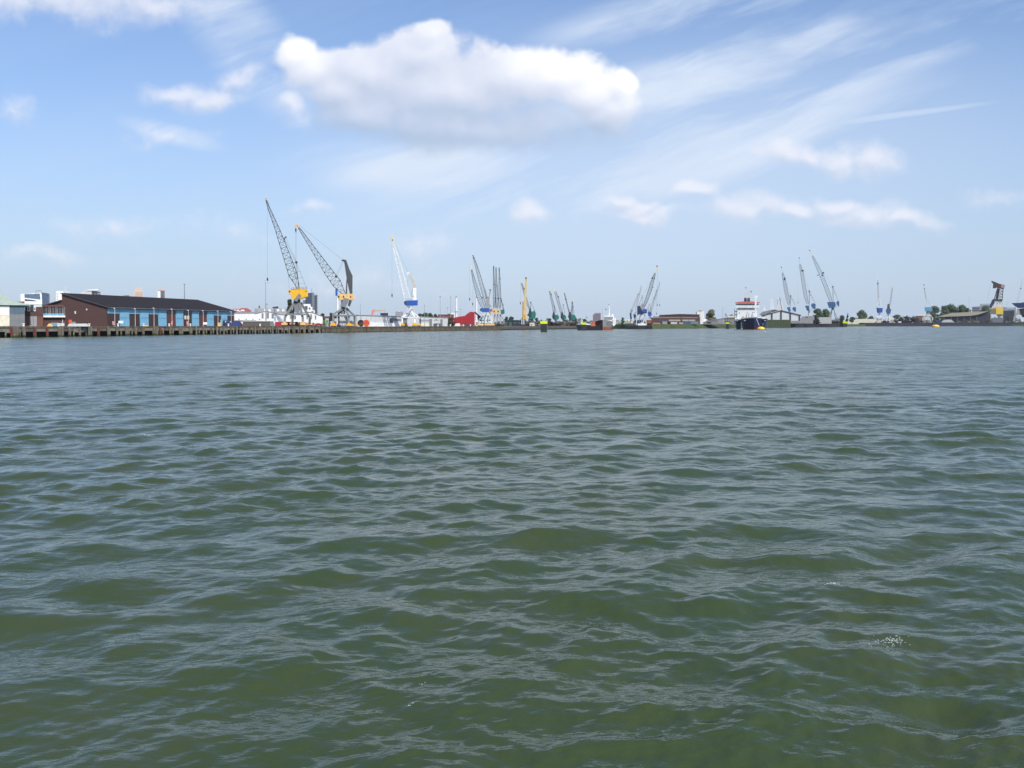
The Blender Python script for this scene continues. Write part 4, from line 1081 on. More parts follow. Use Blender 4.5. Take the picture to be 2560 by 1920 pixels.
# brown gantry and lime shed between the cranes
t = Thing('steel_frame', 'red brown open steel frame between the yellow and orange cranes', 'frame', 822, q_Y(822, 22), 3.2)
t.rect('crossbeam', DOORRED, 808, 791, 842, 796, -1, 1)
for x in (809, 822, 834): t.rect('post', DARK, x, 796, x + 2.5, 817, -0.8, 0.8)
t = Thing('storage_tank', 'lime green tank behind the red brown steel frame', 'tank', 812, q_Y(812, 30), 3.2)
t.slab('tank_body', mat('soft_green', (0.25, 0.42, 0.08), 0.6), [(806.5, 800), (815, 799), (817, 812), (807, 815)], 0, 3); t.rect('tank_base', PALE, 814, 803, 833, 816, 1, 4)
tree('dark round tree left of the white chimney', 812, 800, 781, 806, 798, 815, LEAF2)
tree('dark low tree just left of the orange crane portal', 828, 800, 780, 806, 820, 838, LEAF2)
def chimney(label, x0, x1, y0, y1, Y, zb=3.0, collar=None):
    t = Thing('chimney', label, 'chimney', (x0 + x1) / 2, Y, zb, 'white chimneys')
    a = t.L((x0 + x1) / 2, y0); r_ = (x1 - x0) / 2 * t.m
    t.part('shaft', WHITE, MB().bar((0, 0, 0), (a.x, 0, a.z), r_ * 1.05, r_ * 0.92, n=16))
    t.part('rim', MID, MB().bar((a.x, 0, a.z), (a.x, 0, a.z + 1.2), r_ * 0.75, n=12))
    if collar: q = t.L(x0, collar); t.part('platform', MID, MB().bar((a.x, 0, q.z), (a.x, 0, q.z + 0.6), r_ * 1.5, n=16))
    return t
chimney('white chimney behind the orange crane', 840.5, 847, 741, 780, 900)
chimney('white chimney with a dark platform behind the red stack', 1138.5, 1143.5, 744, 790, 900, collar=780)
chimney('plain white chimney left of the blue and grey crane', 1189, 1193.5, 745, 790, 900)
# ------------------------------------------------------------------ cranes of the left quay
YA = q_Y(741, 9)
def exA(t):
    t.part('luffing_rod', STEEL, MB().bar(t.L(712, 598), t.L(741, 657), 0.09).bar(t.L(726, 645), t.L(741, 700), 0.1))
    mb = MB()
    for z in (722.5, 719.5): mb.bar(t.L(727, z, -2.6), t.L(769, z - 1, -2.6), 0.07)
    for x in range(728, 770, 6): mb.bar(t.L(x, 724, -2.6), t.L(x, 719, -2.6), 0.06)
    t.part('roof_railing', STEEL, mb)
crane('level_luffing_crane', 'tallest crane, bright yellow house and dark lattice jib, beside the white hall', 741, YA, 'cranes on the left quay', YD,
      jib=[(665.5, 500, 2.5), (672, 520, 5), (694, 575, 11), (708, 615, 15), (722, 655, 19), (732, 686, 21), (743, 712, 9), (745, 724, 6)], jn=17, jr=0.21,
      tip=((665.5, 494), (671, 514), 3.5), sheave=(664.5, 494, 2.6, OCHRE), node=[(711, 597, 2.0), (714.5, 593, 2.0), (741, 656, 3.2)],
      house=[([(725, 724), (748, 721), (769, 724), (770, 742), (752, 748), (733, 749), (728, 742)], YELLOW), ([(750, 722.5), (769.3, 724.5), (769.6, 741.5), (751.5, 746.5), (747.5, 735)], YELLOW)],
      windows=[(763, 728, 765, 730), (766, 728, 768, 730)],
      cab=([(720.5, 726), (727, 724), (727, 737), (722, 737)], OCHRE), aframe=[((741.5, 658), (747, 721), 0.6), ((741.5, 658), (768, 724), 0.35), ((744, 679), (752, 679), 0.3), ((745, 694), (757, 694), 0.3), ((746, 709), (763, 709), 0.3), ((724, 688), (745, 692), 0.35), ((721, 690), (723, 722), 0.25)],
      cw=[([(734, 751), (747, 734), (753, 739), (742, 755)], MID)], column=(733, 748, 752, 758, DARK),
      legs=[[(735, 759), (713, 792), (711, 812)], [(739, 760), (732, 782), (731, 812)], [(748, 758), (757, 795), (757, 812)], [(752, 757), (775, 795), (774, 812)]], lm=mat('portal_grey', (0.17, 0.17, 0.17), 0.6, dirt=RUST, dirt_amt=0.1), lr=3.7,
      beam=(716, 771, 786, MID), bogies=[(704, 719, -3.4), (724, 737, 3.4), (750, 764, -3.4), (768, 781, 3.4)], bm=OCHRE,
      ropes=[((711, 597), (741, 656)), ((715, 594), (742, 656))], hook=(668.5, 505, 695), extra=lambda t: (exA(t), t.slab('machinery_box', MID, [(734, 758), (750, 758), (748, 782), (737, 781)], -1.5, 1.5)))

YB = q_Y(860, 9)
def exB(t):
    t.slab('base_box', PALE, [(849, 791), (868, 790), (871, 812), (849, 812)], 0.5, 3.0)
    t.rect('blue_cabin', BLUE, 838.5, 722, 844, 739, -1.2, 1.2)
    t.part('elbow_sheave', DARK, MB().bar(t.L(840.5, 691, -1.2), t.L(840.5, 691, 1.2), 0.7, n=10))
    t.slab('front_brace', STEEL, [(866, 697), (868.5, 697), (868, 736), (864, 736)], -1.6, -1.0)
crane('level_luffing_crane', 'crane with a faded orange house and a dark bent mast, beside the cable reels', 860, YB, 'cranes on the left quay', Z2,
      jib=[(747, 570, 3), (757, 584, 6), (780, 618, 10), (800, 648, 15), (822, 681, 20), (842, 708, 22), (858, 732, 9), (862, 738, 5)], jn=16, jr=0.21,
      tip=((741, 560.5), (748, 572), 5), tipm=ORANGE, sheave=(740.5, 561.5, 3.6, OCHRE), node=[(857.5, 651, 2.6)],
      house=[([(849, 735), (885, 735), (885.5, 750), (868, 750.5), (849, 750), (845, 744)], OCHRE)], windows=[(857.5, 740, 860.5, 744), (875.5, 740, 878, 744)],
      cab=([(842.5, 740), (850, 737), (850, 749), (845, 748)], OCHRE),
      mast=[([(857, 648.5), (865.5, 650), (873, 672), (881.5, 690), (881, 735), (874.5, 735), (867, 699), (861, 658)], STEEL)],
      cw=[([(850, 766), (860, 745), (873, 748), (864, 769)], MID), ([(869, 763), (873, 750), (880, 752), (874.5, 767)], STEEL)], column=(852, 750, 863, 785, MID),
      legs=[[(858, 771), (833.5, 786), (833.5, 812)], [(862, 771), (846, 784), (847, 812)], [(861, 771), (872, 789), (872, 812)], [(865, 770), (886.5, 790), (887, 812)]], lm=mat('portal_grey_light', (0.19, 0.195, 0.19), 0.6, dirt=RUST, dirt_amt=0.1), lr=3.2,
      beam=(835, 885, 789, MID), bogies=[(826, 841, -3.4), (842, 851, 3.4), (866, 879, -3.4), (881, 895, 3.4)], bm=YELLOW,
      ropes=[((746, 562), (857, 650)), ((857, 652), (839, 690)), ((859, 654), (843, 691))], hook=(739.5, 566, 571),
      extra=lambda t: (exB(t), t.part('hoist_rope', DARK, MB().bar(t.L(738.5, 571), t.L(738.5, 700), 0.04).bar(t.L(741, 571), t.L(741, 700), 0.04))))
YC = q_Y(1025, 9)
crane('level_luffing_crane', 'white crane with bright blue house and yellow jib tip, before the pale sheds', 1025, YC, 'cranes on the left quay', Z2,
      jib=[(985, 616, 5), (990, 635, 7), (1002, 680, 11), (1012, 720, 13), (1020, 752, 14), (1027, 775, 12)], jn=15, jr=0.21, jm=WHITE,
      tip=((980.5, 587), (985.5, 617), 6), tipm=TIPY, node=[(982, 600, 1.4)],
      house=[([(1012, 752), (1044.5, 750.5), (1044, 763.5), (1015, 764)], BLUE)], cab=([(1009.5, 755), (1015, 753), (1015, 764), (1011, 761)], DARK),
      mast=[([(1022.5, 684), (1028, 683), (1041, 719), (1032.5, 719), (1027, 702)], mat('beige_paint', (0.50, 0.48, 0.42), 0.5)), ([(1032.5, 719.3), (1040.8, 719.3), (1041, 751), (1032.5, 751)], WHITE)],
      aframe=[((1031, 722), (1027, 752), 0.5), ((1034, 740), (1024, 745), 0.5)],
      cw=[([(1015, 780), (1028, 764), (1032, 770), (1020, 784)], PALE)], column=(1020, 766, 1032, 784, WHITE),
      legs=[[(1024, 780), (1006, 792), (1006, 811)], [(1026, 782), (1018, 792), (1018, 811)], [(1027, 778), (1037, 792), (1037, 811)], [(1029, 778), (1047, 792), (1047, 811)]], lm=WHITE, lr=1.9,
      beam=(1007, 1046, 793, WHITE), bogies=[(1002, 1012, -3.4), (1012.5, 1020, 3.4), (1030, 1042, -3.4), (1042.5, 1052, 3.4)], bm=YELLOW,
      ropes=[((983, 600), (1021, 683)), ((1021, 684), (1019, 716))], hook=(980, 592, 735),
      extra=lambda t: (t.part('mast_head_wheel', WHITE, MB().bar(t.L(1020.5, 683.5, -0.7), t.L(1020.5, 683.5, 0.7), 3.4 * t.m, n=14)), t.rect('entrance_box', MID, 1007, 795, 1018, 812, 1.0, 3.0), t.rect('jib_foot_walkway', PALE, 1012, 742, 1030, 747, -1.5, 1.5)))

# ---- cable reels
for (x0, x1, lb, m1_, m2_, dy) in ((893.5, 911, 'dark cable reel with rusty windings beside the orange crane', DARK, SCRAP, 0.0), (908, 923.5, 'bright orange red cable reel beside the dark reel', ORED, RED, -3.0)):
    t = Thing('cable_reel', lb, 'cable reel', (x0 + x1) / 2, q_Y(905, 12) + dy, Z2)
    r_ = (816.3 - 799) / 2 * t.m; c = Vector((0, 0, r_))
    for dy_ in (-1.4, 1.2):
        mb = MB(); K = 20
        mb.bar(c + Vector((0, dy_, 0)), c + Vector((0, dy_ + 0.2, 0)), r_, n=20)
        fl = t.part('flange', m1_, mb)
        for k in range(6):
            a = k * math.pi / 3
            t.part('rib', m2_, MB().bar(c + Vector((0.3 * math.cos(a), dy_ - 0.08, 0.3 * math.sin(a))), c + Vector((r_ * 0.92 * math.cos(a), dy_ - 0.08, r_ * 0.92 * math.sin(a))), 0.12), fl)
    t.part('drum', m2_, MB().bar(c + Vector((0, -1.2, 0)), c + Vector((0, 1.2, 0)), r_ * 0.62, n=20))
    t.part('hub', DARK, MB().bar(c + Vector((0, -1.7, 0)), c + Vector((0, 1.7, 0)), r_ * 0.16, n=10))
    for x in (-1, 1): t.part('stand', YELLOW if m1_ is ORED else GREY, MB().bar((x * r_ * 0.7, -1.7, 0.1), (0, -1.7, r_), 0.1))

# ---- long pale sheds
t = Thing('pale_shed', 'long pale grey shed behind the cable reels', 'shed', 945, q_Y(945, 40), Z2)
t.slab('wall', PALE, [(884, 791), (890, 788), (998, 791.5), (1004, 793), (1004, 818), (884, 818)], 0, 20)
t.slab('lower_wall', WHITE, [(884, 805.5), (1003, 808), (1003, 818), (884, 818)], -0.35, -0.02)
t.slab('roof_edge', GREY, [(884, 790.9), (890, 787.9), (998, 791.4), (1004, 792.9), (1004, 791.8), (998, 790.2), (890, 786.9), (884, 790)], -0.5, 20.5)
w_ = t.rect('window', GLASS, 974.5, 795.5, 983, 807, -0.5, -0.36); t.rect('sill', PALE, 974, 807, 983.5, 807.6, -0.6, -0.36, parent=w_)
t.rect('ribbon_window', MID, 984, 796.5, 1003, 801.5, -0.3, -0.02)
for k in range(8): t.rect('wall_joint', GREY, 892 + k * 11.5, 789.5 + k * .3, 892.5 + k * 11.5, 806, -0.08, -0.02)
t = Thing('pale_shed', 'pale shed with dark doorways and small lettering behind the white crane', 'shed', 1062, q_Y(1062, 30), Z2)
t.slab('wall', PALE, [(1003, 793), (1040, 791.5), (1119.5, 795), (1119.5, 818), (1003, 818)], 0, 16)
t.slab('roof_edge', GREY, [(1003, 792.9), (1040, 791.4), (1119.5, 794.9), (1119.5, 794), (1040, 790.4), (1003, 792)], -0.4, 16.4)
for x0, x1, y0, m_ in ((1004, 1018, 796, TGLASS), (1047.5, 1051.5, 797, GLASS), (1073.5, 1080, 798, MID), (1101, 1106.5, 799, MID)):
    d = t.rect('doorway', m_, x0, y0, x1, 817, -0.2, -0.02); t.rect('door_frame', GREY, x0 - 0.5, y0 - 0.8, x1 + 0.5, y0, -0.25, -0.02, parent=d)
t.rect('grey_panel', GREY, 1052, 799, 1073, 803.5, -0.12, -0.02); t.rect('pale_panel', CREAM, 1051.8, 808, 1073.2, 817, -0.12, -0.02)
mb = MB()
for (x, y, n_) in ((1088, 797.2, 4), (1085, 799.6, 11)):
    for k in range(n_):
        a, b = t.P([(x + k * 1.1, y), (x + k * 1.1 + 0.75, y + 1.6)]); mb.box((a[0], -0.08, b[1]), (b[0], -0.03, a[1]))
t.part('lettering', STEEL, mb)
t = Thing('gantry_crane', 'orange red knuckle boom resting over the pale shed roof', 'crane', 945, q_Y(945, 60), Z2)
t.slab('arm', PINK, [(928, 789), (929, 777), (932, 773.5), (936, 774), (938, 779), (934, 781), (933, 789)], -1, 1)
t.slab('boom', mat('tan_paint', (0.50, 0.38, 0.30), 0.6), [(937, 775), (962, 774.5), (963, 782), (960.5, 782), (960, 777.5), (938, 778.5)], -0.8, 0.8)
container('navy container high behind the pale shed roof', 951, 970, 782.5, 789, q_Y(960, 62), NAVY, zb=Z2)
t = Thing('silo_block', 'grey square block behind the white crane', 'building', 998, 800, Z3)
t.rect('wall', mat('grey_block', (0.30, 0.29, 0.30), 0.8), 988, 779, 1008, 818, 0, 10); t.part('roof_dome', WHITE, MB().ball(t.L(998, 779), 1.5 * t.m, sc=(1, 1, 1)))
lamp_mast('slender mast with a small crossbar above the pale shed', 901, 560, 757, 'tall masts', Z3, cross=3.5, r=0.15)
lamp_mast('slender lamp mast just right of the white crane', 1061, 600, 763, 'tall masts', Z3, cross=1.6, r=0.15)
lamp_mast('tall lamp mast before the distant trees', 1100.5, 620, 740, 'tall masts', Z3, cross=1.6, r=0.16)
lamp_mast('tall dark headed mast left of the platform chimney', 1127, 640, 742, 'tall masts', Z3, cross=1.2, r=0.17)
lamp_mast('short thin mast between the tall lamp masts', 1119, 700, 770, 'tall masts', Z3, cross=0, r=0.12)
lamp_mast('short thin mast between the two white chimneys', 1151, 700, 773, 'tall masts', Z3, cross=0, r=0.12)
for i, (x0, x1, y0) in enumerate(((1040, 1058, 781), (1052, 1072, 779), (1068, 1084, 780), (1080, 1097, 783))):
    tree(['broad green tree behind the legs of the white crane', 'tallest green tree behind the lettered shed', 'green tree above the lettered shed roof', 'low green tree left of the red brown stack'][i], (x0 + x1) / 2, 760 + i * 6, y0, 806, x0, x1, LEAF)
# red brown stack, rubble, white cabin, van
t = Thing('container_stack', 'red brown stack of containers behind the lettered shed', 'container stack', 1115, q_Y(1115, 40), Z2)
for i in range(3): t.rect('container', DOORRED, 1095 + i * 13.3, 786, 1108 + i * 13.3, 791.5, 0, 2.4); t.rect('container', mat('brick_red_paint', (0.3, .07, .05)), 1095 + i * 13.3, 791.7, 1108 + i * 13.3, 797, 0.05, 2.4)
t.rect('lower_stack', SCRAP, 1096, 797.2, 1134, 817, 0.1, 2.3)
t = Thing('scrap_heap', 'tall brown scrap heap at the right end of the lettered shed', 'heap', 1129, q_Y(1129, 10), Z2)
g = np.random.default_rng(5); mb = MB()
for i in range(90):
    x = g.normal(0, 1); z = g.random(); s_ = 0.5 + g.random() * 0.7
    c = (x * (1.6 - z), g.normal(0, 1.2), 0.5 + z * 5.2); mb.bar((c[0] - s_ * .6, c[1], max(0.1, c[2] - s_ * .4)), (c[0] + s_ * .6, c[1] + .3, c[2] + s_ * .4), 0.3 * s_ + 0.15)
t.part('pieces', SCRAP, mb)
t.part('rusty_pieces', RUSTY, MB().bar((-2, -1.8, 0.2), (1.5, -1.5, 3.0), 0.25).bar((0, -2.0, 0.2), (-1.0, -1.5, 4.4), 0.2).bar((2, -1.7, 0.2), (1.0, -1.5, 2.2), 0.3))
t = Thing('white_cabin', 'white cabin on the roofs left of the platform chimney', 'cabin', 1131, 700, Z3)
t.rect('wall', WHITE, 1126, 782, 1138, 818, 0, 8); t.rect('dark_wall', MID, 1119, 784, 1126, 818, 0.5, 8); t.rect('window', GLASS, 1121, 786, 1124, 789, 0.35, 0.49)
t = Thing('parked_van', 'grey blue van parked under the shed lettering', 'van', 1093, q_Y(1093, 14), Z2)
t.slab('body', mat('grey_blue_paint', (0.10, 0.12, 0.16), 0.4), [(1083, 816), (1083.5, 810.5), (1087, 808.5), (1102, 808.5), (1103, 810), (1103, 816)], -0.9, 0.9)
t.slab('windows', GLASS, [(1084.6, 811), (1087.4, 809.2), (1092, 809.2), (1092, 811.4)], -0.93, 0.93)
for x in (1086.5, 1099.5): t.part('wheel', BLACK, MB().bar(t.L(x, 816, -0.95), t.L(x, 816, 0.95), 0.4, n=12))
for px, wd in zip((1095, 1112, 1126, 1158, 1176), ('below the shed lettering', 'at the corner of the lettered shed', 'before the brown scrap heap', 'left before the red stack', 'under the right end of the red stack')):
    t = Thing('bollard', 'small white bollard on the quay edge %s' % wd, 'bollard', px, q_Y(px, 0.6), Z2 + 0.05, 'white bollards on the far quay')
    t.part('post', WHITE, MB().bar((0, 0, 0), (0, 0, 0.8), 0.4, 0.34, n=8)); t.part('cap', WHITE, MB().ball((0, 0, 0.9), 0.5, sc=(1.1, 1, .5)))
# red container block
Yr = q_Y(1160, 22)
t = Thing('red_hall', 'bright red ribbed block rising to the right, behind the quay', 'hall', 1161, Yr, Z2)
pts = [(1135, 794), (1148, 791.5), (1162, 789.5), (1167, 785), (1172, 781.5), (1176, 779), (1183, 779.5), (1186.5, 783), (1187, 813), (1135, 813)]
t.slab('wall', RED, pts, 0, 12)
def topy(x):
    for (a, b) in zip(pts[:-3], pts[1:-2]):
        if a[0] <= x <= b[0]: return a[1] + (b[1] - a[1]) * (x - a[0]) / (b[0] - a[0])
    return 785
for k in range(17): x = 1136.5 + k * 3; t.rect('rib', RED, x, topy(x) + 1.2, x + 1.3, 812, -0.35, -0.02)
for k in range(3): t.rect('panel_joint', MAROON, 1150 + k * 12, 796 + k, 1150.5 + k * 12, 812, -0.40, -0.36)
t = Thing('conveyor', 'dark red loading conveyor right of the red ribbed block', 'conveyor', 1196, Yr + 10, Z2)
t.slab('belt_frame', MAROON, [(1184, 781), (1188, 779), (1205, 794), (1203, 797)], -1, 1); t.slab('support', STEEL, [(1195, 788), (1197, 789), (1199, 814), (1196, 814)], -0.5, 0.5)
container('white low container before the red ribbed block', 1138, 1150, 808.5, 817, q_Y(1144, 8), WHITE, zb=Z2)
container('dark low container before the red ribbed block', 1163, 1183, 811, 817, q_Y(1172, 8), STEEL, zb=Z2)

# ---- middle cranes
def small_legs(x0, x1, y0, y1, k=2): return [[((x0 + x1) / 2 - 1, y0), (x0, (y0 + y1) / 2), (x0 - 0.5, y1)], [((x0 + x1) / 2, y0), (x0 + (x1 - x0) * .35, (y0 + y1) / 2), (x0 + (x1 - x0) * .3, y1)],
                                             [((x0 + x1) / 2, y0), (x0 + (x1 - x0) * .7, (y0 + y1) / 2), (x0 + (x1 - x0) * .72, y1)], [((x0 + x1) / 2 + 1, y0), (x1, (y0 + y1) / 2), (x1 + 0.5, y1)]]
Yd = q_Y(1213, 9)
crane('level_luffing_crane', 'crane with white banded mast and deep blue house, right of the red block', 1211, Yd, 'cranes at the bend of the quay', Z2,
      jib=[(1183.5, 642, 2), (1190, 662, 5), (1199, 695, 8), (1208, 728, 8), (1216, 758, 6), (1218, 770, 4)], jn=13, jr=0.23, tip=((1182.7, 638), (1185, 646), 2), tipm=STEEL, sheave=(1182.5, 639, 1.5, STEEL),
      house=[([(1201, 771), (1214, 770), (1224, 771), (1224, 780), (1205, 780.5)], BLUE)], cab=([(1199.5, 773), (1203, 771.5), (1203, 779), (1201, 778)], NAVY),
      mast=[([(1211, 722), (1214, 722.5), (1219, 742), (1222, 742), (1224, 725), (1228, 725), (1223.5, 745), (1224, 760), (1229, 766), (1224, 770), (1215, 770), (1214, 742)], GREY), ([(1213.8, 742.5), (1222.2, 742.5), (1222.2, 750), (1215, 750)], WHITE)],
      aframe=[((1222, 724), (1228, 724), 0.8)], cw=[([(1207, 789), (1212, 780), (1216, 782), (1211, 792)], PALE)], column=(1210, 780, 1216, 788, GREY),
      legs=[[(1213, 784), (1198, 798), (1197, 812)], [(1213, 784), (1204, 797), (1203, 812)], [(1215, 784), (1221, 798), (1221, 812)], [(1216, 786), (1210, 798), (1211, 812)]], lm=mat('blue_grey_paint', (0.33, 0.40, 0.42), 0.5), lr=1.0,
      ropes=[((1183, 640), (1213, 723))], bogies=[(1194, 1204, -3.0), (1214, 1226, -3.0)], bm=OCHRE, hook=(1182, 642, 757))
crane('level_luffing_crane', 'crane with yellowish jib tip, pale red house and cream legs, behind the blue house', 1228, Yd + 25, 'cranes at the bend of the quay', Z2,
      jib=[(1179, 675, 2.5), (1185, 700, 6), (1193, 728, 9), (1201, 752, 12), (1210, 772, 7), (1216, 778, 4)], jn=16, jr=0.22, tip=((1174.5, 657), (1179.5, 677), 3), node=[(1206, 744, 1.6)],
      house=[([(1223, 773), (1231, 771), (1232.5, 779), (1224, 781)], PINK)], windows=[(1226, 774, 1229, 777)], column=(1216, 781, 1226, 788, CREAM),
      legs=[[(1219, 784), (1216, 796), (1212, 812)], [(1221, 784), (1219, 796), (1217, 812)], [(1223, 784), (1230, 798), (1230, 812)], [(1225, 784), (1233, 800), (1234, 812)]], lm=CREAM, lr=1.2, bogies=[(1208, 1216, -3.0), (1226, 1237, -3.0)], bm=OCHRE, hook=(1174, 660, 745))
for i, (tx, ty, hx0, hx1, m_, lb, hm) in enumerate([(1234, 661, 1232, 1241, YELLOW, 'red banded tip and yellow house, first of the three upright ones', OCHRE), (1240, 664.5, 1242, 1250, OCHRE, 'red banded tip and orange house, middle of the three upright ones', OCHRE),
                                              (1248, 666, 1251, 1261, TEAL, 'dark tip and green house, last of the three upright ones', TEAL)]):
    x1 = (1236, 1243, 1250)[i]
    crane('level_luffing_crane', 'crane with %s' % lb, x1 + 4, Yd + 40 + 24 * i, 'cranes at the bend of the quay', Z2,
          jib=[(tx, ty + 4, 1.5), (tx + 0.5, ty + 30, 2.6), (tx + 1, ty + 50, 4), (x1 - 0.5, ty + 85, 5.5), (x1, 770, 4)], jn=16, jr=0.22, tip=((tx, ty + (5 if i < 2 else 0)), (tx, ty + 13), 1.3), tipm=PINK if i < 2 else STEEL,
          node=[(tx + 2.5, ty + (50 if i < 2 else 31), 1.6), (x1 + 2, 746, 1.8)],
          house=[([(hx0, 775), (hx1, 774), (hx1 + .5, 784), (hx0 + 1.5, 786)], hm)], windows=[(hx0 + 2, 777, hx0 + 5, 780)] if i < 2 else (),
          aframe=[((x1 + 3, 745), (hx0 + 1, 774), 0.5), ((x1 + 3, 745), (hx1 - 1, 774), 0.4), ((tx + 3, ty + 40), (x1 + 3, 745), 0.15)] + ([((1252, 745), (1260, 780), 0.9), ((1258, 760), (1257, 786), 0.8)] if i == 2 else []),
          column=(x1 - 1, 786, x1 + 3, 792, DARK), legs=[[(x1 + 1, 789), (x1 - 5 + 4 * i, 800), (x1 - 7 + 4 * i, 812)], [(x1 + 1, 789), (x1 - 1 + 2 * i, 800), (x1 - 1 + 2 * i, 812)], [(x1 + 2, 789), (x1 + 6 + i, 801), (x1 + 9 + i, 812)], [(x1 + 2, 789), (x1 + 8 + i, 800), (x1 + 13 + i, 812)]], lm=GREY, lr=0.8)
Yf = q_Y(1308, 12)
t = Thing('mobile_harbour_crane', 'yellow mobile crane with a thick tower and a solid upright boom', 'harbour crane', 1308, Yf, Z3, 'cranes further up the quay')
m1 = t.m
t.part('tower', YELLOW, MB().bar(t.L(1308.5, 797), t.L(1308.5, 757), 2.9 * m1, 2.6 * m1, n=10)); t.part('tower_head', ORANGE, MB().bar(t.L(1308.5, 757), t.L(1308.5, 754), 2.9 * m1, 2.2 * m1, n=10))
t.slab('boom', mat('sand_paint', (0.60, 0.46, 0.20), 0.5), [(1309, 768), (1312.5, 700), (1313.5, 694), (1316.5, 694), (1318, 700), (1316, 740), (1312, 774)], -1.2, -0.4)
t.part('boom_head', STEEL, MB().bar(t.L(1315, 695, -1.5), t.L(1315, 695, 0), 2.2 * m1, n=10)); t.part('lattice_brace', YELLOW, MB().bar(t.L(1313, 782), t.L(1316, 752), 0.35).bar(t.L(1311, 760), t.L(1317, 778), 0.3).bar(t.L(1315, 775), t.L(1311, 797), 0.3))
for k, m_ in enumerate((PALE, DARK, PALE, DARK)): t.rect('chassis_panel', m_, 1303.5 + k * 2.5, 797, 1305.9 + k * 2.5, 811, -3, 1)
t.rect('chassis', DARK, 1302, 811, 1316, 815, -3.5, 1.5); t.slab('machine_house', YELLOW, [(1311, 786), (1316, 785), (1316, 797), (1311, 797)], -1.5, 1.5)
crane('level_luffing_crane', 'green crane with a cream tip leaning left behind the yellow boom', 1329, Yf + 30, 'cranes further up the quay', Z3,
      jib=[(1304, 708, 2), (1308, 722, 3.5), (1313, 740, 4), (1319, 760, 4), (1325, 775, 3)], jn=12, jr=0.22, tip=((1301.5, 698), (1304, 709), 2), node=[(1310.5, 721, 1.6), (1327, 756, 1.6)],
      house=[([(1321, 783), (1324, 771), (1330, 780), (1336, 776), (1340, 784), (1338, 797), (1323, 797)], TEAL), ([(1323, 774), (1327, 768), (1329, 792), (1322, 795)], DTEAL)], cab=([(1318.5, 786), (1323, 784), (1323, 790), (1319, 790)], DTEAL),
      aframe=[((1327, 756), (1325, 775), 0.6), ((1327, 756), (1337, 777), 0.5)], column=(1325, 796, 1334, 800, DTEAL), legs=small_legs(1320, 1338, 799, 813), lm=STEEL, lr=1.0, hook=(1301, 700, 755))
for i, (sp, lb) in enumerate([
      (dict(px=1389, jib=[(1374, 728, 2), (1378, 745, 4), (1383, 765, 5), (1386, 782, 5)], tip=((1373.5, 716), (1374, 729), 1.8), node=[(1378.5, 736, 1.4)], ax=(1386.5, 766), h=(1380, 1398)), 'leftmost of the distant green cranes, with a cream tip'),
      (dict(px=1409, jib=[(1388, 729, 4.5), (1393, 745, 5.5), (1399, 765, 5), (1404, 786, 4)], tip=((1385.5, 721), (1388, 731), 4), node=[(1396, 742, 1.8)], ax=(1408.5, 762), h=(1401, 1416)), 'distant green crane with twin cream tips'),
      (dict(px=1424, jib=[(1411, 733, 1.5), (1415, 750, 2), (1420, 770, 2), (1425, 790, 2)], tip=((1410, 730), (1411, 734), 1), node=[(1415, 748, 1.6)], ax=(1423, 776), h=(1420, 1429)), 'faintest slim distant crane'),
      (dict(px=1431, jib=[(1431, 754, 1.5), (1430.5, 765, 3), (1430, 778, 5), (1429.5, 790, 6)], tip=((1431.5, 745), (1431, 755), 1.2), node=[(1430.5, 757, 1.5)], ax=(1433, 766), h=(1421, 1440)), 'rightmost of the distant green cranes, almost upright')]):
    x0, x1 = sp['h']; ax = sp['ax']
    crane('level_luffing_crane', '%s on the quay' % lb, sp['px'], q_Y(sp['px'], 30) + 20, 'distant green cranes', Z3, jib=sp['jib'], jn=10, jr=0.24, tip=sp['tip'], tipm=TIPY, node=sp['node'] + [(ax[0], ax[1], 1.2)],
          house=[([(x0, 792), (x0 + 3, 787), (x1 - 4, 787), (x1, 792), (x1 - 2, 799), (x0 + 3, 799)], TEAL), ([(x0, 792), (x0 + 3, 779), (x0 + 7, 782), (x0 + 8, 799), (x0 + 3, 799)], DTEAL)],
          aframe=[(ax, (x0 + 4, 787), 0.5), (ax, (x1 - 4, 787), 0.4), (sp['node'][0][:2], ax, 0.12)], column=((x0 + x1) / 2 - 3, 799, (x0 + x1) / 2 + 3, 802, DTEAL), legs=small_legs(x0 + 1, x1, 801, 815), lm=MID, lr=0.8)
# ------------------------------------------------------------------ clutter, sheds and trees behind the middle quay
def heap(label, x0, x1, y0, y1, Y, m, zb, n=110, name='scrap_heap', cat='heap', m2=None):
    t = Thing(name, label, cat, (x0 + x1) / 2, Y, zb, 'heaps of scrap and goods on the quays')
    a = t.L(x0, y1).x; b = t.L(x1, y1).x; H = max(1.2, t.L((x0 + x1) / 2, y0).z); g = np.random.default_rng(int(x0 * 3 + y0))
    prof = lambda u_: 0.55 + 0.45 * math.sin(u_ * 3.1 + x0) * math.sin(u_ * 7.3 + 1.0 + x0)
    for k_, (mm, nn) in enumerate(((m, n), (m2 or RUSTY, n // 5))):
        mb = MB()
        for i in range(nn):
            u_ = g.random(); x = a + (b - a) * u_; h = H * (0.35 + 0.65 * abs(prof(u_))) * (1 - 0.5 * abs(2 * u_ - 1) ** 4)
            z = h * g.random() ** 0.6; y = g.normal(0, 1.5) + (1 - z / H) * -1.5; s_ = H * (0.10 + 0.16 * g.random())
            d = Vector((g.normal(0, 1), g.normal(0, 0.6), g.normal(0, 0.45))).normalized() * s_ * 1.5
            c = Vector((x, y, max(s_ * 0.4, z)))
            mb.bar(c - d, c + d, s_ * 0.5, s_ * 0.35)
        t.part('goods' if k_ == 0 else 'rusty_pieces', mm, mb)
    return t
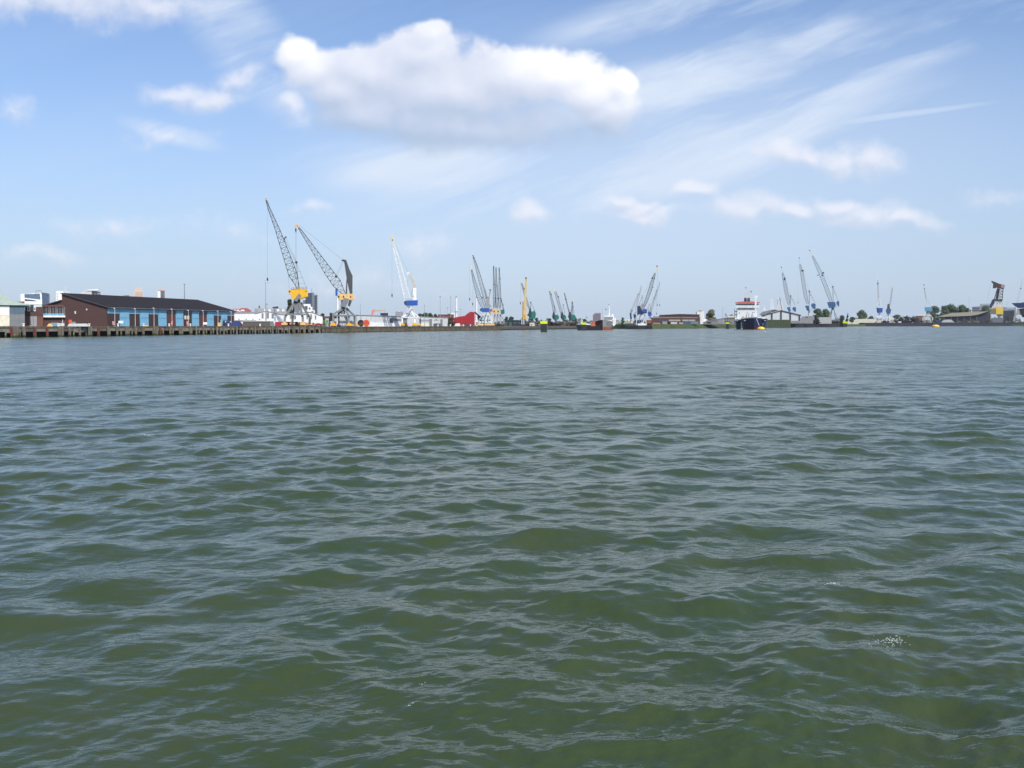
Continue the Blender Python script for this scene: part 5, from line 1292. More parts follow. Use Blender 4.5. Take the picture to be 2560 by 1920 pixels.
def shed(label, pts, Y, m, roof=None, rm=None, zb=Z3, name='shed', cat='shed', dd=12, parts=(), group=None):
    xs = [p[0] for p in pts]; t = Thing(name, label, cat, (min(xs) + max(xs)) / 2, Y, zb, group)
    t.slab('wall', m, pts, 0, dd)
    if roof: t.slab('roof', rm or GROOF, roof, -0.6, dd + 0.6)
    for nm, mm, x0, y0, x1, y1 in parts: t.rect(nm, mm, x0, y0, x1, y1, -0.35, -0.02)
    return t
shed('long dark green shed behind the upright jibs', [(1264, 803), (1300, 803), (1300, 817), (1264, 817)], q_Y(1280, 50), mat('green_shed', (0.06, 0.12, 0.09), 0.7), [(1258, 803.5), (1266, 800), (1298, 800), (1302, 803.5)], DTEAL, parts=[('door', DARK, 1268, 806, 1273, 816), ('door', DARK, 1280, 806, 1285, 816), ('window', GLASS, 1290, 806, 1296, 809)])
container('navy container before the long green shed', 1286, 1302, 809, 816, q_Y(1294, 12), NAVY, zb=Z3)
t = Thing('cable_drum', 'dark round drum left of the long green shed', 'drum', 1261, q_Y(1261, 10), Z3); r_ = 4 * t.m
t.part('drum', DARK, MB().bar((0, -1, r_), (0, 1, r_), r_, n=16)); t.part('hub', GREY, MB().bar((0, -1.2, r_), (0, 1.2, r_), r_ * .3, n=10))
shed('white low shed behind the legs of the deep blue crane', [(1186, 803), (1193, 799), (1200, 803), (1230, 803), (1230, 813), (1186, 813)], q_Y(1200, 24), WHITE, parts=[('door', GREY, 1190, 805, 1195, 813), ('band', BLUE, 1200, 807, 1228, 808)])
shed('white cabin right of the yellow mobile crane', [(1324, 809), (1337, 809), (1337, 817), (1324, 817)], q_Y(1330, 6), CREAM, [(1323, 809), (1325, 807), (1336, 807), (1338, 809)], WHITE, parts=[('door', GREY, 1327, 811, 1330, 817)])
shed('brown shed on the skyline before the distant green cranes', [(1366, 798), (1378, 798), (1378, 806), (1366, 806)], 1100, BRICK, [(1364.5, 798), (1367, 796), (1376, 796), (1379.5, 798)], ROOF, parts=[('window', GLASS, 1369, 800, 1374, 803)])
shed('olive building right of the distant green cranes', [(1444, 797), (1453, 794.5), (1453, 806), (1444, 806)], 1150, mat('olive_wall', (0.22, 0.23, 0.17), 0.8), parts=[('window', GLASS, 1446, 799, 1451, 801)])
for (x0, x1, y0, m_, lb) in [(1240, 1262, 806, SCRAP, 'brown scrap heap under the upright jibs'), (1296, 1326, 805, SCRAP2, 'dark goods heap at the yellow mobile crane'), (1334, 1352, 802, SCRAP, 'brown scrap heap left of the lime capped dolphin'),
                             (1369, 1398, 802, SCRAP2, 'dark scrap heap under the leftmost distant green crane'), (1398, 1422, 803, SCRAP, 'brown scrap heap under the twin tipped distant crane'), (1420, 1446, 804, SCRAP2, 'dark scrap heap left of the black tug')]:
    heap(lb, x0, x1, y0, 818, q_Y((x0 + x1) / 2, 14), m_, Z3, m2=TAN if m_ is SCRAP else RUSTY)
for i, (x0, x1, y0, s_, m_, lb) in enumerate([(1188, 1206, 786, 'round', LEAF2, 'dark tree behind the red conveyor'), (1258, 1274, 789, 'round', LEAF2, 'dark tree right of the upright jibs'), (1268, 1289, 789.5, 'round', LEAF2, 'broad dark tree above the green shed'),
      (1290, 1295, 791, 'cone', LEAF2, 'small pointed conifer above the green shed'), (1298, 1316, 791, 'round', LEAF2, 'dark tree behind the yellow mobile crane'), (1318, 1330, 793, 'round', LEAF, 'low tree behind the green crane'),
      (1336, 1348, 792, 'round', LEAF2, 'dark tree left of the lime capped dolphin'), (1430, 1446, 792, 'round', LEAF2, 'dark bushy tree behind the last distant green crane'), (1455, 1468, 795, 'round', LEAF, 'green tree behind the black tug'),
      (1551, 1562, 791, 'round', LEAF, 'lone tree above the cream building'), (1408, 1420, 798, 'round', LEAF2, 'low dark bush between the distant green cranes')]):
    tree(lb, (x0 + x1) / 2, 1180 + i * 9, y0, 812, x0, x1, m_, shape=s_, n=700, name='conifer_tree' if s_ == 'cone' else 'broadleaf_tree')
for i, (x0, x1) in enumerate(((1180, 1262), (1255, 1345), (1340, 1420), (1415, 1480))):     # far tree line, one mass behind everything
    pass
shed('cream building beside the lone tree on the far bank', [(1553, 799.5), (1583, 799.5), (1583, 808), (1553, 808)], 1330, CREAM, parts=[('window', GLASS, 1556, 801, 1560, 803), ('window', GLASS, 1566, 801, 1570, 803), ('window', GLASS, 1575, 801, 1579, 803)])
shed('long pale green fence wall on the far basin bank', [(1536, 802.5), (1578, 802.5), (1578, 808), (1536, 808)], 1310, mat('pale_green_wall', (0.26, 0.33, 0.28), 0.8), name='boundary_wall', cat='wall', dd=1)

# ------------------------------------------------------------------ dolphins
def dolphin(label, px, Y, x0, x1, ytop, ylime, posts=True, frame=None):
    t = Thing('mooring_dolphin', label, 'mooring dolphin', px, Y, 0.0, 'mooring dolphins with lime caps')
    a = t.L(x0, ytop); b = t.L(x1, ylime); r_ = (b.x - a.x) / 2
    n_ = 7
    for i in range(n_):
        x = a.x + (b.x - a.x) * (i + 0.5) / n_
        for y in (-r_ * 0.8, r_ * 0.8): t.part('pile', DARK if i % 2 else STEEL, MB().bar((x, y, -1.5), (x, y, b.z), r_ / n_ * 0.98, n=6))
    t.part('core', DARK, MB().box((a.x + 0.1, -r_ * 0.75, -1.2), (b.x - 0.1, r_ * 0.75, b.z - 0.02)))
    t.part('lime_cap', LIME, MB().box((a.x - 0.02, -r_ * 1.0, b.z), (b.x + 0.02, r_ * 1.0, a.z)))
    if posts:
        mb = MB()
        for x in (a.x, (a.x + b.x) / 2, b.x): mb.bar((x, -r_, a.z), (x, -r_, a.z + r_ * 0.55), 0.07)
        mb.bar((a.x, -r_, a.z + r_ * .55), (b.x, -r_, a.z + r_ * .55), 0.05)
        t.part('railing', PALE, mb)
        for x in (a.x + r_ * 0.5, b.x - r_ * 0.5): t.part('bollard', STEEL, MB().bar((x, 0, a.z), (x, 0, a.z + 0.5), 0.22, n=8))
    return t
t = dolphin('dark mooring dolphin with a lime cap standing alone in mid water', 1359.5, 470, 1351, 1368, 802.5, 809.5)
t.rect('side_beam', CONC, 1367.2, 799, 1369, 826, -0.3, 0.3)
dolphin('slim mooring dolphin with a lime cap before the black tug', 1460, 590, 1455, 1465.5, 806.5, 811.5)
t = dolphin('small mooring dolphin with a lime band left of the navy ship', 1819, 760, 1814.5, 1823, 806, 809.5, posts=False)
t.rect('cap_beam', DARK, 1812, 804, 1825, 806, -1, 1); t.rect('side_frame', STEEL, 1825, 804.5, 1828, 806, -0.4, 0.4); t.rect('outer_pile', STEEL, 1826.5, 806, 1827.8, 822, -0.3, 0.3)
t = dolphin('mooring dolphin with a lime cap at the tip of the blue crane pier', 2112, 1230, 2107, 2118, 804, 808.5, posts=False); t.rect('side_frame', DARK, 2103, 806, 2107, 818, -1, 1)

# ------------------------------------------------------------------ vessels
def hull(t, name, m, x0, x1, xs, ztop, zlow, L_, flare=0.8, m_low=None, zsplit=0.0, heading=0.0, sheer=0.0):
    """bow-on hull: stem at column xs, beam from x0 to x1; returns half beam"""
    hb = (t.L(x1, 813).x - t.L(x0, 813).x) / 2; cx = (t.L(x1, 813).x + t.L(x0, 813).x) / 2; sx = t.L(xs, 813).x - cx
    st = [(0.0, 0.02), (0.02, 0.30), (0.05, 0.55), (0.10, 0.78), (0.16, 0.92), (0.25, 1.0), (0.92, 1.0), (1.0, 0.86)]
    def ring(z_lo, z_hi, nz):
        mb = MB(); rows = []
        for k in range(nz + 1):
            z = z_lo + (z_hi - z_lo) * k / nz; f = (z + 1) / (ztop + 1)
            rows.append([])
            for (u_, wd) in st:
                wv = hb * (wd ** (1.0 + (1 - f) * 1.0)) * (flare + (1 - flare) * f)
                y = u_ * L_ + (1 - f) * (1 - u_) * L_ * 0.03; off = sx * max(0, 1 - u_ * 3)
                rows[-1].append(((cx + off - wv), y, z)); 
            for (u_, wd) in st[::-1]:
                wv = hb * (wd ** (1.0 + (1 - f) * 1.0)) * (flare + (1 - flare) * f)
                y = u_ * L_ + (1 - f) * (1 - u_) * L_ * 0.03; off = sx * max(0, 1 - u_ * 3)
                rows[-1].append(((cx + off + wv), y, z))
        n_ = len(rows[0])
        vs = [p for r_ in rows for p in r_]
        # sheer: the bow stands higher
        vs = [(x, y, z + (sheer * max(0, 1 - y / (L_ * 0.3)) ** 2 * max(0, (z / ztop)))) for x, y, z in vs]
        fs = [(k * n_ + i, k * n_ + (i + 1) % n_, (k + 1) * n_ + (i + 1) % n_, (k + 1) * n_ + i) for k in range(nz) for i in range(n_)]
        fs.append(tuple(range(nz * n_, nz * n_ + n_)))
        return mb.add(vs, fs)
    a = t.part(name, m, ring(zsplit, ztop, 5))
    if m_low: t.part('lower_hull', m_low, ring(-1.0, zsplit - 0.01, 2))
    for o in t.root.children:
        bm_ = bmesh.new(); bm_.from_mesh(o.data); bmesh.ops.recalc_face_normals(bm_, faces=bm_.faces); bm_.to_mesh(o.data); bm_.free()
    return cx, hb
# black tug / barge
t = Thing('barge', 'black barge with a pale deck and small white wheelhouse left of the grey ship', 'barge', 1470, 612, 0.0)
t.slab('hull', HULLBLACK, [(1441, 811.5), (1452, 812), (1500, 812.5), (1500, 826), (1444, 826), (1441.5, 820)], -3, 6)
t.slab('deck_edge', GREY, [(1440.7, 811.2), (1446, 807.5), (1456, 808.5), (1478, 810), (1478, 812.4), (1441, 812)], -2.8, 5.5)
wv = t.rect('wheelhouse', WHITE, 1452, 801, 1457.5, 809, -1.5, 2); t.rect('window', GLASS, 1453, 803, 1456.6, 805, -1.62, -1.51, parent=wv)
t.slab('hatch_cover', WHITE, [(1464, 808), (1478, 811), (1478, 813), (1464, 812)], -2.9, 3)
t.slab('deckhouse', BOOT, [(1477, 806), (1487, 805), (1489, 815), (1477, 815.5)], -3.1, 2, label='orange red deckhouse at the stern')
t.part('mast', GREY, MB().bar(t.L(1467, 808), t.L(1467, 793), 0.12).bar(t.L(1465, 796), t.L(1470, 794), 0.1)); t.part('flag', NAVY, MB().add([tuple(t.L(1465, 791)), tuple(t.L(1468, 792.5)), tuple(t.L(1468, 794.5)), tuple(t.L(1465, 793.5))], [(0, 1, 2, 3)]))
# grey ship with white superstructure
t = Thing('cargo_ship', 'grey and dark red ship with a white bridge lying bow on beside the black barge', 'ship', 1512, 640, 0.0)
m1 = t.m
def zz(py, px=1512): return t.L(px, py).z
cx, hb = hull(t, 'hull', HULLGREY, 1490, 1538, 1507, zz(805), -1, 70, 0.75, BOOT, zz(818.5), sheer=zz(799.5) - zz(805))
port = MB(); A_ = t.L(1507.2, 799.4, -0.5); port.add([(t.L(1506.8, 799.4).x, -0.6, zz(799.4)), (t.L(1487.5, 802).x, 5.0, zz(803)), (t.L(1487.8, 826).x, 6.0, -1), (t.L(1506.6, 826).x, -0.4, -1)], [(0, 1, 2, 3)])
port.add([(t.L(1487.5, 802).x, 5.0, zz(803)), (t.L(1487.5, 802).x, 30.0, zz(804)), (t.L(1487.8, 826).x, 30.0, -1), (t.L(1487.8, 826).x, 6.0, -1)], [(0, 1, 2, 3)])
t.part('port_side', MAROON, port, label='dark red port side of the bow')
t.part('anchor_recess', DARK, MB().box((t.L(1518, 808).x, -0.2, zz(811)), (t.L(1520, 808).x, 1.2, zz(808.5))))
s_ = t.slab('superstructure', WHITE, [(1507.5, 799), (1507.5, 791), (1533.5, 791), (1536, 795), (1540, 796), (1539.5, 811), (1534, 816), (1526, 803)], 14, 30)
t.slab('bridge', WHITE, [(1511, 795), (1511, 789), (1532.5, 789), (1533, 795)], 12.5, 22)
for k in range(6): t.rect('bridge_window', GLASS, 1512.2 + k * 3.4, 792.2, 1514.6 + k * 3.4, 794, 12.3, 12.45)
t.rect('funnel', WHITE, 1529.5, 785.5, 1534, 791, 20, 25); t.rect('pink_board', PINK, 1530, 800, 1534, 801.5, 13.8, 13.97)
t.part('main_mast', WHITE, MB().bar(t.L(1522.8, 790, 16), t.L(1522.8, 762, 16), 0.5, 0.3, n=8).bar(t.L(1521, 761, 16), t.L(1529, 761.5, 16), 0.22)); t.part('radar', MID, MB().box(tuple(t.L(1520.5, 762, 15.6)), tuple(t.L(1525, 760.5, 16.3))))
t.part('foremast', PALE, MB().bar(t.L(1507.4, 803, 3), t.L(1507.4, 770, 3), 0.42, 0.3, n=8)); t.part('flag', TEAL, MB().add([tuple(t.L(1513, 776, 5)), tuple(t.L(1517, 774, 5)), tuple(t.L(1517, 772.5, 5)), tuple(t.L(1514, 772, 5))], [(0, 1, 2, 3)]))
# navy ship
t = Thing('supply_ship', 'navy hulled ship with a red topped white bridge moored bow on at a yellow buoy', 'ship', 1884, 660, 0.0)
def zz(py, px=1884): return t.L(px, py).z
cx, hb = hull(t, 'hull', NAVY, 1850, 1919.5, 1886, zz(797.2), -1, 75, 0.80, MAROON, zz(816.5), sheer=zz(794.8) - zz(797.2))
q = lambda x, y, d: t.L(x, y, d)
t.part('bulwark', GREY, MB().ext(t.P([(1853, 794), (1890, 791.8), (1916, 795), (1918, 797), (1852, 797.2)]), 6, 10))
t.slab('foredeck', WHITE, [(1893, 797), (1893, 792.5), (1910, 793), (1915, 797)], 4, 9)
t.rect('superstructure', WHITE, 1843.5, 770, 1893, 797.5, 26, 44)
t.slab('wing_deck', WHITE, [(1839, 764), (1899, 764), (1898, 769.5), (1841, 769.5)], 24.5, 36)
b = t.slab('bridge', WHITE, [(1838, 757.5), (1899.5, 757.5), (1897, 764), (1840, 764)], 25, 35)
for k in range(9): t.rect('bridge_window', GLASS, 1844 + k * 4.8, 758.6, 1848.4 + k * 4.8, 762.6, 24.6, 24.9, parent=b)
t.slab('wing_window', TGLASS, [(1839.3, 759), (1843.5, 759), (1843.5, 762.6), (1840.3, 762.6)], 24.6, 24.9, parent=b); t.slab('wing_window', TGLASS, [(1891, 759), (1898, 759), (1896.6, 762.6), (1891, 762.6)], 24.6, 24.9, parent=b)
t.slab('red_roof_band', mat('coral_red_paint', (0.62, 0.12, 0.11), 0.5), [(1838, 755.6), (1858, 753.4), (1880, 753.4), (1899.5, 755.6), (1899.5, 757.4), (1838, 757.4)], 24.8, 35.2)
for x0, x1 in ((1860, 1865), (1870, 1875)): t.slab('funnel', DARK, [(x0, 754), (x0 + 0.7, 744.5), (x1 - 0.7, 744), (x1, 754)], 38, 42)
t.rect('funnel_house', GREY, 1865, 745, 1870, 753.4, 38.5, 41)
for (x, y) in ((1849, 772), (1861, 772), (1876, 772), (1849, 782.5), (1869, 782.5)): t.rect('porthole', DARK, x - 0.9, y - 0.8, x + 0.9, y + 0.8, 25.7, 25.97)
for x in (1853, 1865, 1882, 1889): t.rect('lamp', MID, x - 0.5, 765, x + 0.5, 766.5, 24.2, 24.48)
t.rect('foremast', WHITE, 1887, 741, 1891.5, 793, 8, 10); t.slab('foremast_head', WHITE, [(1884.5, 739), (1895, 739), (1893, 745), (1886, 745)], 8.2, 9.8)
mb = MB()
for x, y0 in ((1862, 730), (1867.5, 722), (1869, 712), (1871, 726), (1874, 731)): mb.bar(q(x, 744, 36), q(x, y0, 36), 0.28, 0.12)
mb.bar(q(1860, 735, 36), q(1877, 732, 36), 0.15).bar(q(1862, 728, 36), q(1872, 727, 36), 0.15).bar(q(1859, 744, 36), q(1868, 722, 36), 0.14).bar(q(1876, 744, 36), q(1868, 722, 36), 0.14)
t.part('radar_mast', PALE, mb); t.part('radar', MID, MB().box(tuple(q(1863, 721, 35.5)), tuple(q(1866, 718, 36.5))).box(tuple(q(1876, 731, 35.5)), tuple(q(1879.5, 727, 36.5))))
mb = MB()
for k in range(4): mb.box(tuple(q(1836, 778 + k * 8, 28)), tuple(q(1844, 780 + k * 8, 34)))
for x in (1836.5, 1842): mb.bar(q(x, 772, 29), q(x, 812, 29), 0.25)
t.part('side_ladders', MID, mb)
t.slab('stern_quarter', NAVY, [(1838, 801), (1851, 799), (1851, 824), (1841, 824)], 30, 60); t.rect('rescue_boat', WHITE, 1837, 794, 1845, 803, 24, 30)
mb = MB().bar(q(1878, 795, 14), q(1881, 781, 14), 0.3).bar(q(1881, 781, 14), q(1887, 781, 14), 0.25).bar(q(1884, 795, 14), q(1881, 788, 14), 0.25); t.part('deck_crane', MID, mb)
mb = MB().bar(q(1866, 796, 12), q(1866, 786, 12), 0.3).bar(q(1872, 796, 12), q(1872, 784, 12), 0.25).bar(q(1856, 796, 12), q(1858, 790, 12), 0.35); t.part('deck_gear', STEEL, mb)
t.part('anchor_line', PALE, MB().bar(q(1891, 796, -0.8), q(1898, 814, -3), 0.22)); 
for x in (1862, 1913): t.rect('name_mark', PALE, x - 2.2, 800.5, x + 2.2, 802, 1.2 if x < 1900 else 3.0, 3.2 if x < 1900 else 5.0)
t.part('draught_mark', PALE, MB().box(tuple(q(1907, 812, 1.0)), tuple(q(1908, 809, 3.0))))
def buoy(label, px, Y, w_, h_, m=BYELLOW):
    t = Thing('mooring_buoy', label, 'buoy', px, Y, 0.0, 'yellow mooring buoys'); r_ = w_ / 2 * t.m
    t.part('float', m, MB().ball((0, 0, 0.15 * r_), r_, 18, 10, (1, 1, h_)), ); t.root.children[0].data.polygons.foreach_set('use_smooth', [True] * len(t.root.children[0].data.polygons))
    t.part('top_ring', DARK, MB().bar((0, 0, r_ * h_), (0, 0, r_ * h_ + r_ * 0.25), r_ * 0.12, n=8)); t.part('rubber_band', mat('orange_band', (0.6, 0.2, 0.02)), MB().bar((0, 0, 0.02 * r_), (0, 0, 0.16 * r_), r_ * 1.02, n=20))
    return t
buoy('round yellow mooring buoy at the bow of the navy ship', 1902.5, 630, 20, 0.62)
buoy('flat yellow mooring buoy before the dark far quay', 2339, 1100, 20, 0.5)
buoy('tiny pale marker buoy in the water before the navy ship', 1913, 420, 3, 0.9, WHITE)

# ------------------------------------------------------------------ floating cranes in the middle
t = Thing('crane_barge', 'low dark pontoon with a small white boat, under the navy blue cranes', 'pontoon', 1598, 770, 0.0)
t.slab('hull', HULLBLACK, [(1562, 816), (1570, 814.5), (1631, 814.5), (1630, 824), (1567, 824)], -6, 12); t.slab('deck_edge', SCRAP, [(1562, 815.8), (1570, 813), (1630, 813.3), (1631, 816)], -6.2, 11)
t.rect('deck_cargo', SCRAP, 1571, 810.5, 1590, 813.5, -3, 3); t.rect('deck_cargo', SCRAP2, 1618, 808, 1629, 813.5, -3, 3)
t = Thing('workboat', 'small white workboat moored along the low dark pontoon', 'boat', 1605, 755, 0.0)
t.slab('hull', WHITE, [(1593, 809), (1617, 809), (1614, 813.5), (1595, 813.5)], -1.5, 1.5); t.slab('lower_hull', DARK, [(1594, 813.5), (1615, 813.5), (1613, 822), (1596, 822)], -1.4, 1.4); wv = t.rect('wheelhouse', WHITE, 1602, 805, 1608, 809, -1, 1); t.rect('window', GLASS, 1603, 806, 1607, 807.6, -1.1, -1.01, parent=wv)
container('blue container with white edges on the low pontoon', 1586, 1602, 800, 808, 785, mat('signal_blue', (0.02, 0.20, 0.42), 0.4), zb=0.0)
crane('floating_crane', 'large navy blue crane leaning right over the dark pontoon', 1603, 778, 'cranes around the pontoon', 1.5,
      jib=[(1637.5, 683, 3), (1633, 697, 6), (1625, 725, 8), (1617, 748, 7), (1610, 765, 5), (1606, 775, 4)], jn=18, jr=0.27, jm=STEEL, tip=((1642.5, 667), (1637.5, 684), 4), sheave=(1642.5, 665.5, 1.8, STEEL), node=[(1631, 695, 2.2), (1636, 696, 1.5), (1632.5, 718, 1.3)],
      house=[([(1593, 766), (1599, 764), (1606, 778), (1612, 772), (1618, 774), (1617, 783), (1603, 785), (1593, 786)], NAVY), ([(1608, 773), (1617.7, 773.5), (1616.6, 781), (1606, 781)], BLUE)],
      aframe=[((1607, 738), (1596, 765), 0.5), ((1607, 738), (1606, 762), 0.4), ((1600, 760), (1608, 760), 0.3), ((1603, 744), (1607, 745), 0.4), ((1611, 765), (1619, 755), 0.3)], mast=[([(1600, 764), (1606, 761), (1612, 762), (1611, 774), (1604, 779), (1600, 772)], GREY)],
      column=(1601, 784, 1608, 787, DARK), legs=[[(1598, 786), (1592, 797), (1590, 811)], [(1602, 786), (1598, 797), (1599, 811)], [(1606, 786), (1609, 797), (1608, 811)], [(1610, 786), (1615, 797), (1616, 811)]], lm=PALE, lr=1.3, beam=(1593, 1613, 795, PALE),
      ropes=[((1631, 695), (1607, 738)), ((1643, 667), (1643, 762))], rr=0.07, extra=lambda t: t.part('hook_block', DARK, MB().box(tuple(t.L(1642.3, 765, -.4)), tuple(t.L(1643.7, 760, .4)))))
for tx, ty, fx, fy, h, ax, m_, lb, nd in [(1603, 716, 1590, 768, (1583, 1591, 785, 796), (1588, 780), NAVY, 'slim pale jib crane just left of the large navy blue crane', (1597, 735)),
                                  (1594, 736, 1577, 785, (1574, 1580, 782, 800), (1578, 772), NAVY, 'small leftmost crane of the pontoon group with a navy house', (1580, 777)),
                                  (1649, 706, 1629, 775, (1619, 1630, 779, 791), (1623, 759), mat('violet_blue', (0.06, 0.07, 0.30), 0.5), 'thin pale jib crane right of the large navy blue crane', (1641, 727)),
                                  (1641, 727, 1624, 780, (1625, 1628, 788, 800), (1617, 767), MBLUE, 'faint short crane at the right of the pontoon group', (1636, 745))]:
    crane('level_luffing_crane', lb, (h[0] + h[1]) / 2, 960, 'cranes around the pontoon', 4.3, jib=[(tx, ty + 3, 1), (tx + (fx - tx) * .4, ty + (fy - ty) * .4, 3.4), (tx + (fx - tx) * .75, ty + (fy - ty) * .75, 3.6), (fx, fy, 2)], jn=12, jr=0.2, jm=GREY,
          tip=((tx, ty), (tx + (fx - tx) * .1, ty + (fy - ty) * .1), 1), tipm=PALE, sheave=(tx, ty, 1.0, STEEL), node=[(nd[0], nd[1], 1.3)], house=[([(h[0], h[2] + 1), (h[1] - 2, h[2]), (h[1], h[3] - 3), (h[0] + 2, h[3])], m_)], aframe=[(ax, (h[0] + 1, h[2]), 0.4), (ax, (h[1] - 1, h[2]), 0.4), ((fx, fy), (h[1] - 1, h[2]), 0.6)],
          legs=small_legs(h[0] - 1, h[1] + 2, h[3], 808), lm=GREY, lr=0.6, hook=(tx + 0.2, ty, min(ty + 55, 785)))

# ------------------------------------------------------------------ pier buildings
PZ = 4.3
t = Thing('brown_warehouse', 'long brown warehouse with a dark roof storey and pale window bands on the grassy pier', 'warehouse', 1690, 900, PZ)
t.slab('wall', BRICK, [(1628, 794), (1750, 793), (1750, 812), (1628, 812)], 0, 30); t.slab('roof_storey', DARK, [(1648, 787), (1700, 785), (1749, 786), (1749, 793), (1648, 794)], 2, 28); t.slab('upper_wall', BRICK, [(1648, 789), (1748, 788.5), (1748, 792.9), (1648, 793.9)], 1.2, 1.95)
t.slab('roof_edge', GROOF, [(1647, 787), (1700, 784.7), (1750, 785.8), (1750, 786.6), (1700, 785.5), (1647, 788)], 1.0, 29); t.rect('left_roof', MID, 1632, 791, 1647, 794, 0.5, 20)
for x0, x1 in ((1632, 1700), (1702, 1744)): t.rect('rooflight_band', mat('pale_brown_band', (0.36, 0.29, 0.27), 0.6), x0, 793.6, x1, 795, -0.25, -0.02)
for x0, x1 in ((1672, 1686), (1687, 1701), (1706, 1721), (1722, 1738)): f = t.rect('window_band', mat('pale_window', (0.42, 0.36, 0.33), 0.4), x0, 799, x1, 803, -0.25, -0.02)
for x0, x1 in ((1646, 1652), (1655, 1660), (1663, 1668)): t.rect('window', BGLASS, x0, 799.5, x1, 802.5, -0.2, -0.02)
t.rect('doorway', DARK, 1648, 804.5, 1656, 812, -0.2, -0.02); t.rect('chimney', MID, 1739.5, 779, 1742, 786, 5, 7)
shed('white silo building with a red roof sign behind the brown warehouse', [(1744, 778), (1760, 778), (1760, 812), (1744, 812)], 1000, WHITE, zb=PZ, name='silo_building', cat='silo', parts=[('roof_sign', PINK, 1745.5, 775.8, 1755, 778.0), ('panel_joint', PALE, 1751.6, 779, 1752, 806)])
shed('low white building behind the round tree on the pier', [(1760, 797.5), (1770, 795.5), (1779, 796.5), (1779, 810), (1760, 810)], 1010, WHITE, zb=PZ, parts=[('window', PALE, 1765, 799, 1772, 801)])
shed('long grey shed with a sloping roof left of the navy ship', [(1758, 806), (1770, 802), (1806, 796.5), (1840, 795), (1840, 811), (1758, 811)], 880, mat('grey_shed_wall', (0.22, 0.22, 0.22), 0.7), [(1756, 806.5), (1770, 801), (1806, 795.5), (1824, 793), (1841, 793), (1841, 795.3), (1806, 797), (1770, 802.6)], GROOF, zb=PZ,
     parts=[('window', DARK, 1768, 805.5, 1778, 808), ('downpipe', PALE, 1794.5, 799, 1795.3, 810), ('door_panel', GREY, 1797, 798, 1803, 810), ('door_panel', GREY, 1804, 798, 1811, 810)])
shed('pale domed hall behind the long grey shed', [(1818, 793), (1824, 789.5), (1836, 789), (1840, 792), (1840, 800), (1818, 800)], 960, CREAM, zb=PZ)
tree('round olive tree between the white silo and the navy ship', 1778, 960, 772, 804, 1763, 1793, LEAF3, zb=PZ, n=1300)
tree('low tree left of the navy ship bridge', 1828, 1000, 785, 800, 1821, 1836, LEAF, zb=PZ, n=500)
lamp_mast('thin mast behind the long grey shed', 1807, 940, 769, 'tall masts', PZ, cross=1.2, r=0.16)
t = Thing('excavator_arm', 'small dark loading boom above the long grey shed', 'excavator', 1815, 840, PZ); t.part('boom', STEEL, MB().path([t.L(1818, 792), t.L(1815.5, 787), t.L(1813, 784)], 0.4)); t.part('stick', STEEL, MB().bar(t.L(1813, 784), t.L(1813, 803), 0.22)); t.part('base', STEEL, MB().bar(t.L(1818, 792), (t.L(1818, 792).x, 0, 0), 0.35))
for x0, x1, y0, mm, lb in [(1633, 1651, 806.5, mat('salmon_paint', (0.42, 0.20, 0.17), 0.6), 'salmon container before the brown warehouse'), (1656, 1668, 803.5, GREY, 'tall grey container before the brown warehouse doorway'), (1677.5, 1692.5, 805, PALE, 'pale container right of the dark bush'),
                           (1698, 1708, 806, TAN, 'small tan container between pale and blue ones'), (1711, 1727, 803.5, MBLUE, 'faded blue container before the brown warehouse'), (1727.5, 1746, 803.5, mat('blue_grey_container', (0.16, 0.22, 0.25), 0.6), 'blue grey container at the right end of the brown warehouse')]:
    container(lb, x0, x1, y0, 811, 868, mm, zb=PZ)
tree('small dark bush between the containers of the pier', 1672, 862, 803, 812, 1668, 1677, LEAF2, zb=PZ, n=400, name='bush', cat='bush')
t = Thing('red_cabin', 'orange red cabin left of the brown warehouse', 'cabin', 1622, 850, PZ); t.rect('wall', mat('rust_red_wall', (0.30, 0.09, 0.06), 0.7), 1616, 800, 1628, 811, 0, 3); t.rect('window', GLASS, 1618, 802, 1621, 804, -0.12, -0.02); t.rect('roof', CREAM, 1615, 799, 1629, 800, -0.3, 3.3)
# white hall with navy posts
t = Thing('white_hall', 'white gabled hall with navy posts and a grey roof right of the navy ship', 'hall', 1955, 1040, 4.5)
t.slab('wall', mat('white_cladding', (0.66, 0.68, 0.64), 0.5), [(1905, 789), (1953, 776.5), (2001, 788.5), (2001, 802), (1905, 802)], 0, 40)
t.slab('roof_edge', NAVY, [(1953, 775.3), (2003, 787.4), (2003, 789), (1953, 776.9), (1903, 790.4), (1903, 788.8)], -1.0, 40)
t.slab('side_roof', GROOF, [(1898, 786), (1906, 780), (1932, 773.5), (1937, 774), (1915, 786), (1903, 788.5)], -2.0, -1.05); t.slab('roof_overhang', DARK, [(1932, 774.2), (1947, 775.6), (1930, 780.5), (1915, 786)], -1.6, -1.06)
for x in (1930, 1953, 1976, 1999): t.rect('post', NAVY, x - 1.5, {1930: 782.5, 1953: 776.5, 1976: 782.5, 1999: 788.3}[x], x + 1.5, 802, -0.8, -0.02)
t = Thing('grab_frame', 'white slotted upright frame behind the white hall', 'frame', 1930, 1150, 4.5)
t.slab('left_upright', WHITE, [(1926.5, 776), (1927, 750), (1928.6, 748.5), (1928.8, 776)], -0.8, 0.8); t.slab('right_upright', WHITE, [(1931.2, 776), (1931, 750), (1932, 749.5), (1935, 775)], -0.8, 0.8); t.slab('head', WHITE, [(1927, 750), (1928, 747), (1931, 747), (1932.3, 750)], -1, 1)
t.rect('base', WHITE, 1927, 776, 1934, 812, -1.0, 1.0)
t = Thing('radar_tower', 'white tower with a dome and raking strut behind the white hall', 'tower', 1948, 1150, 4.5)
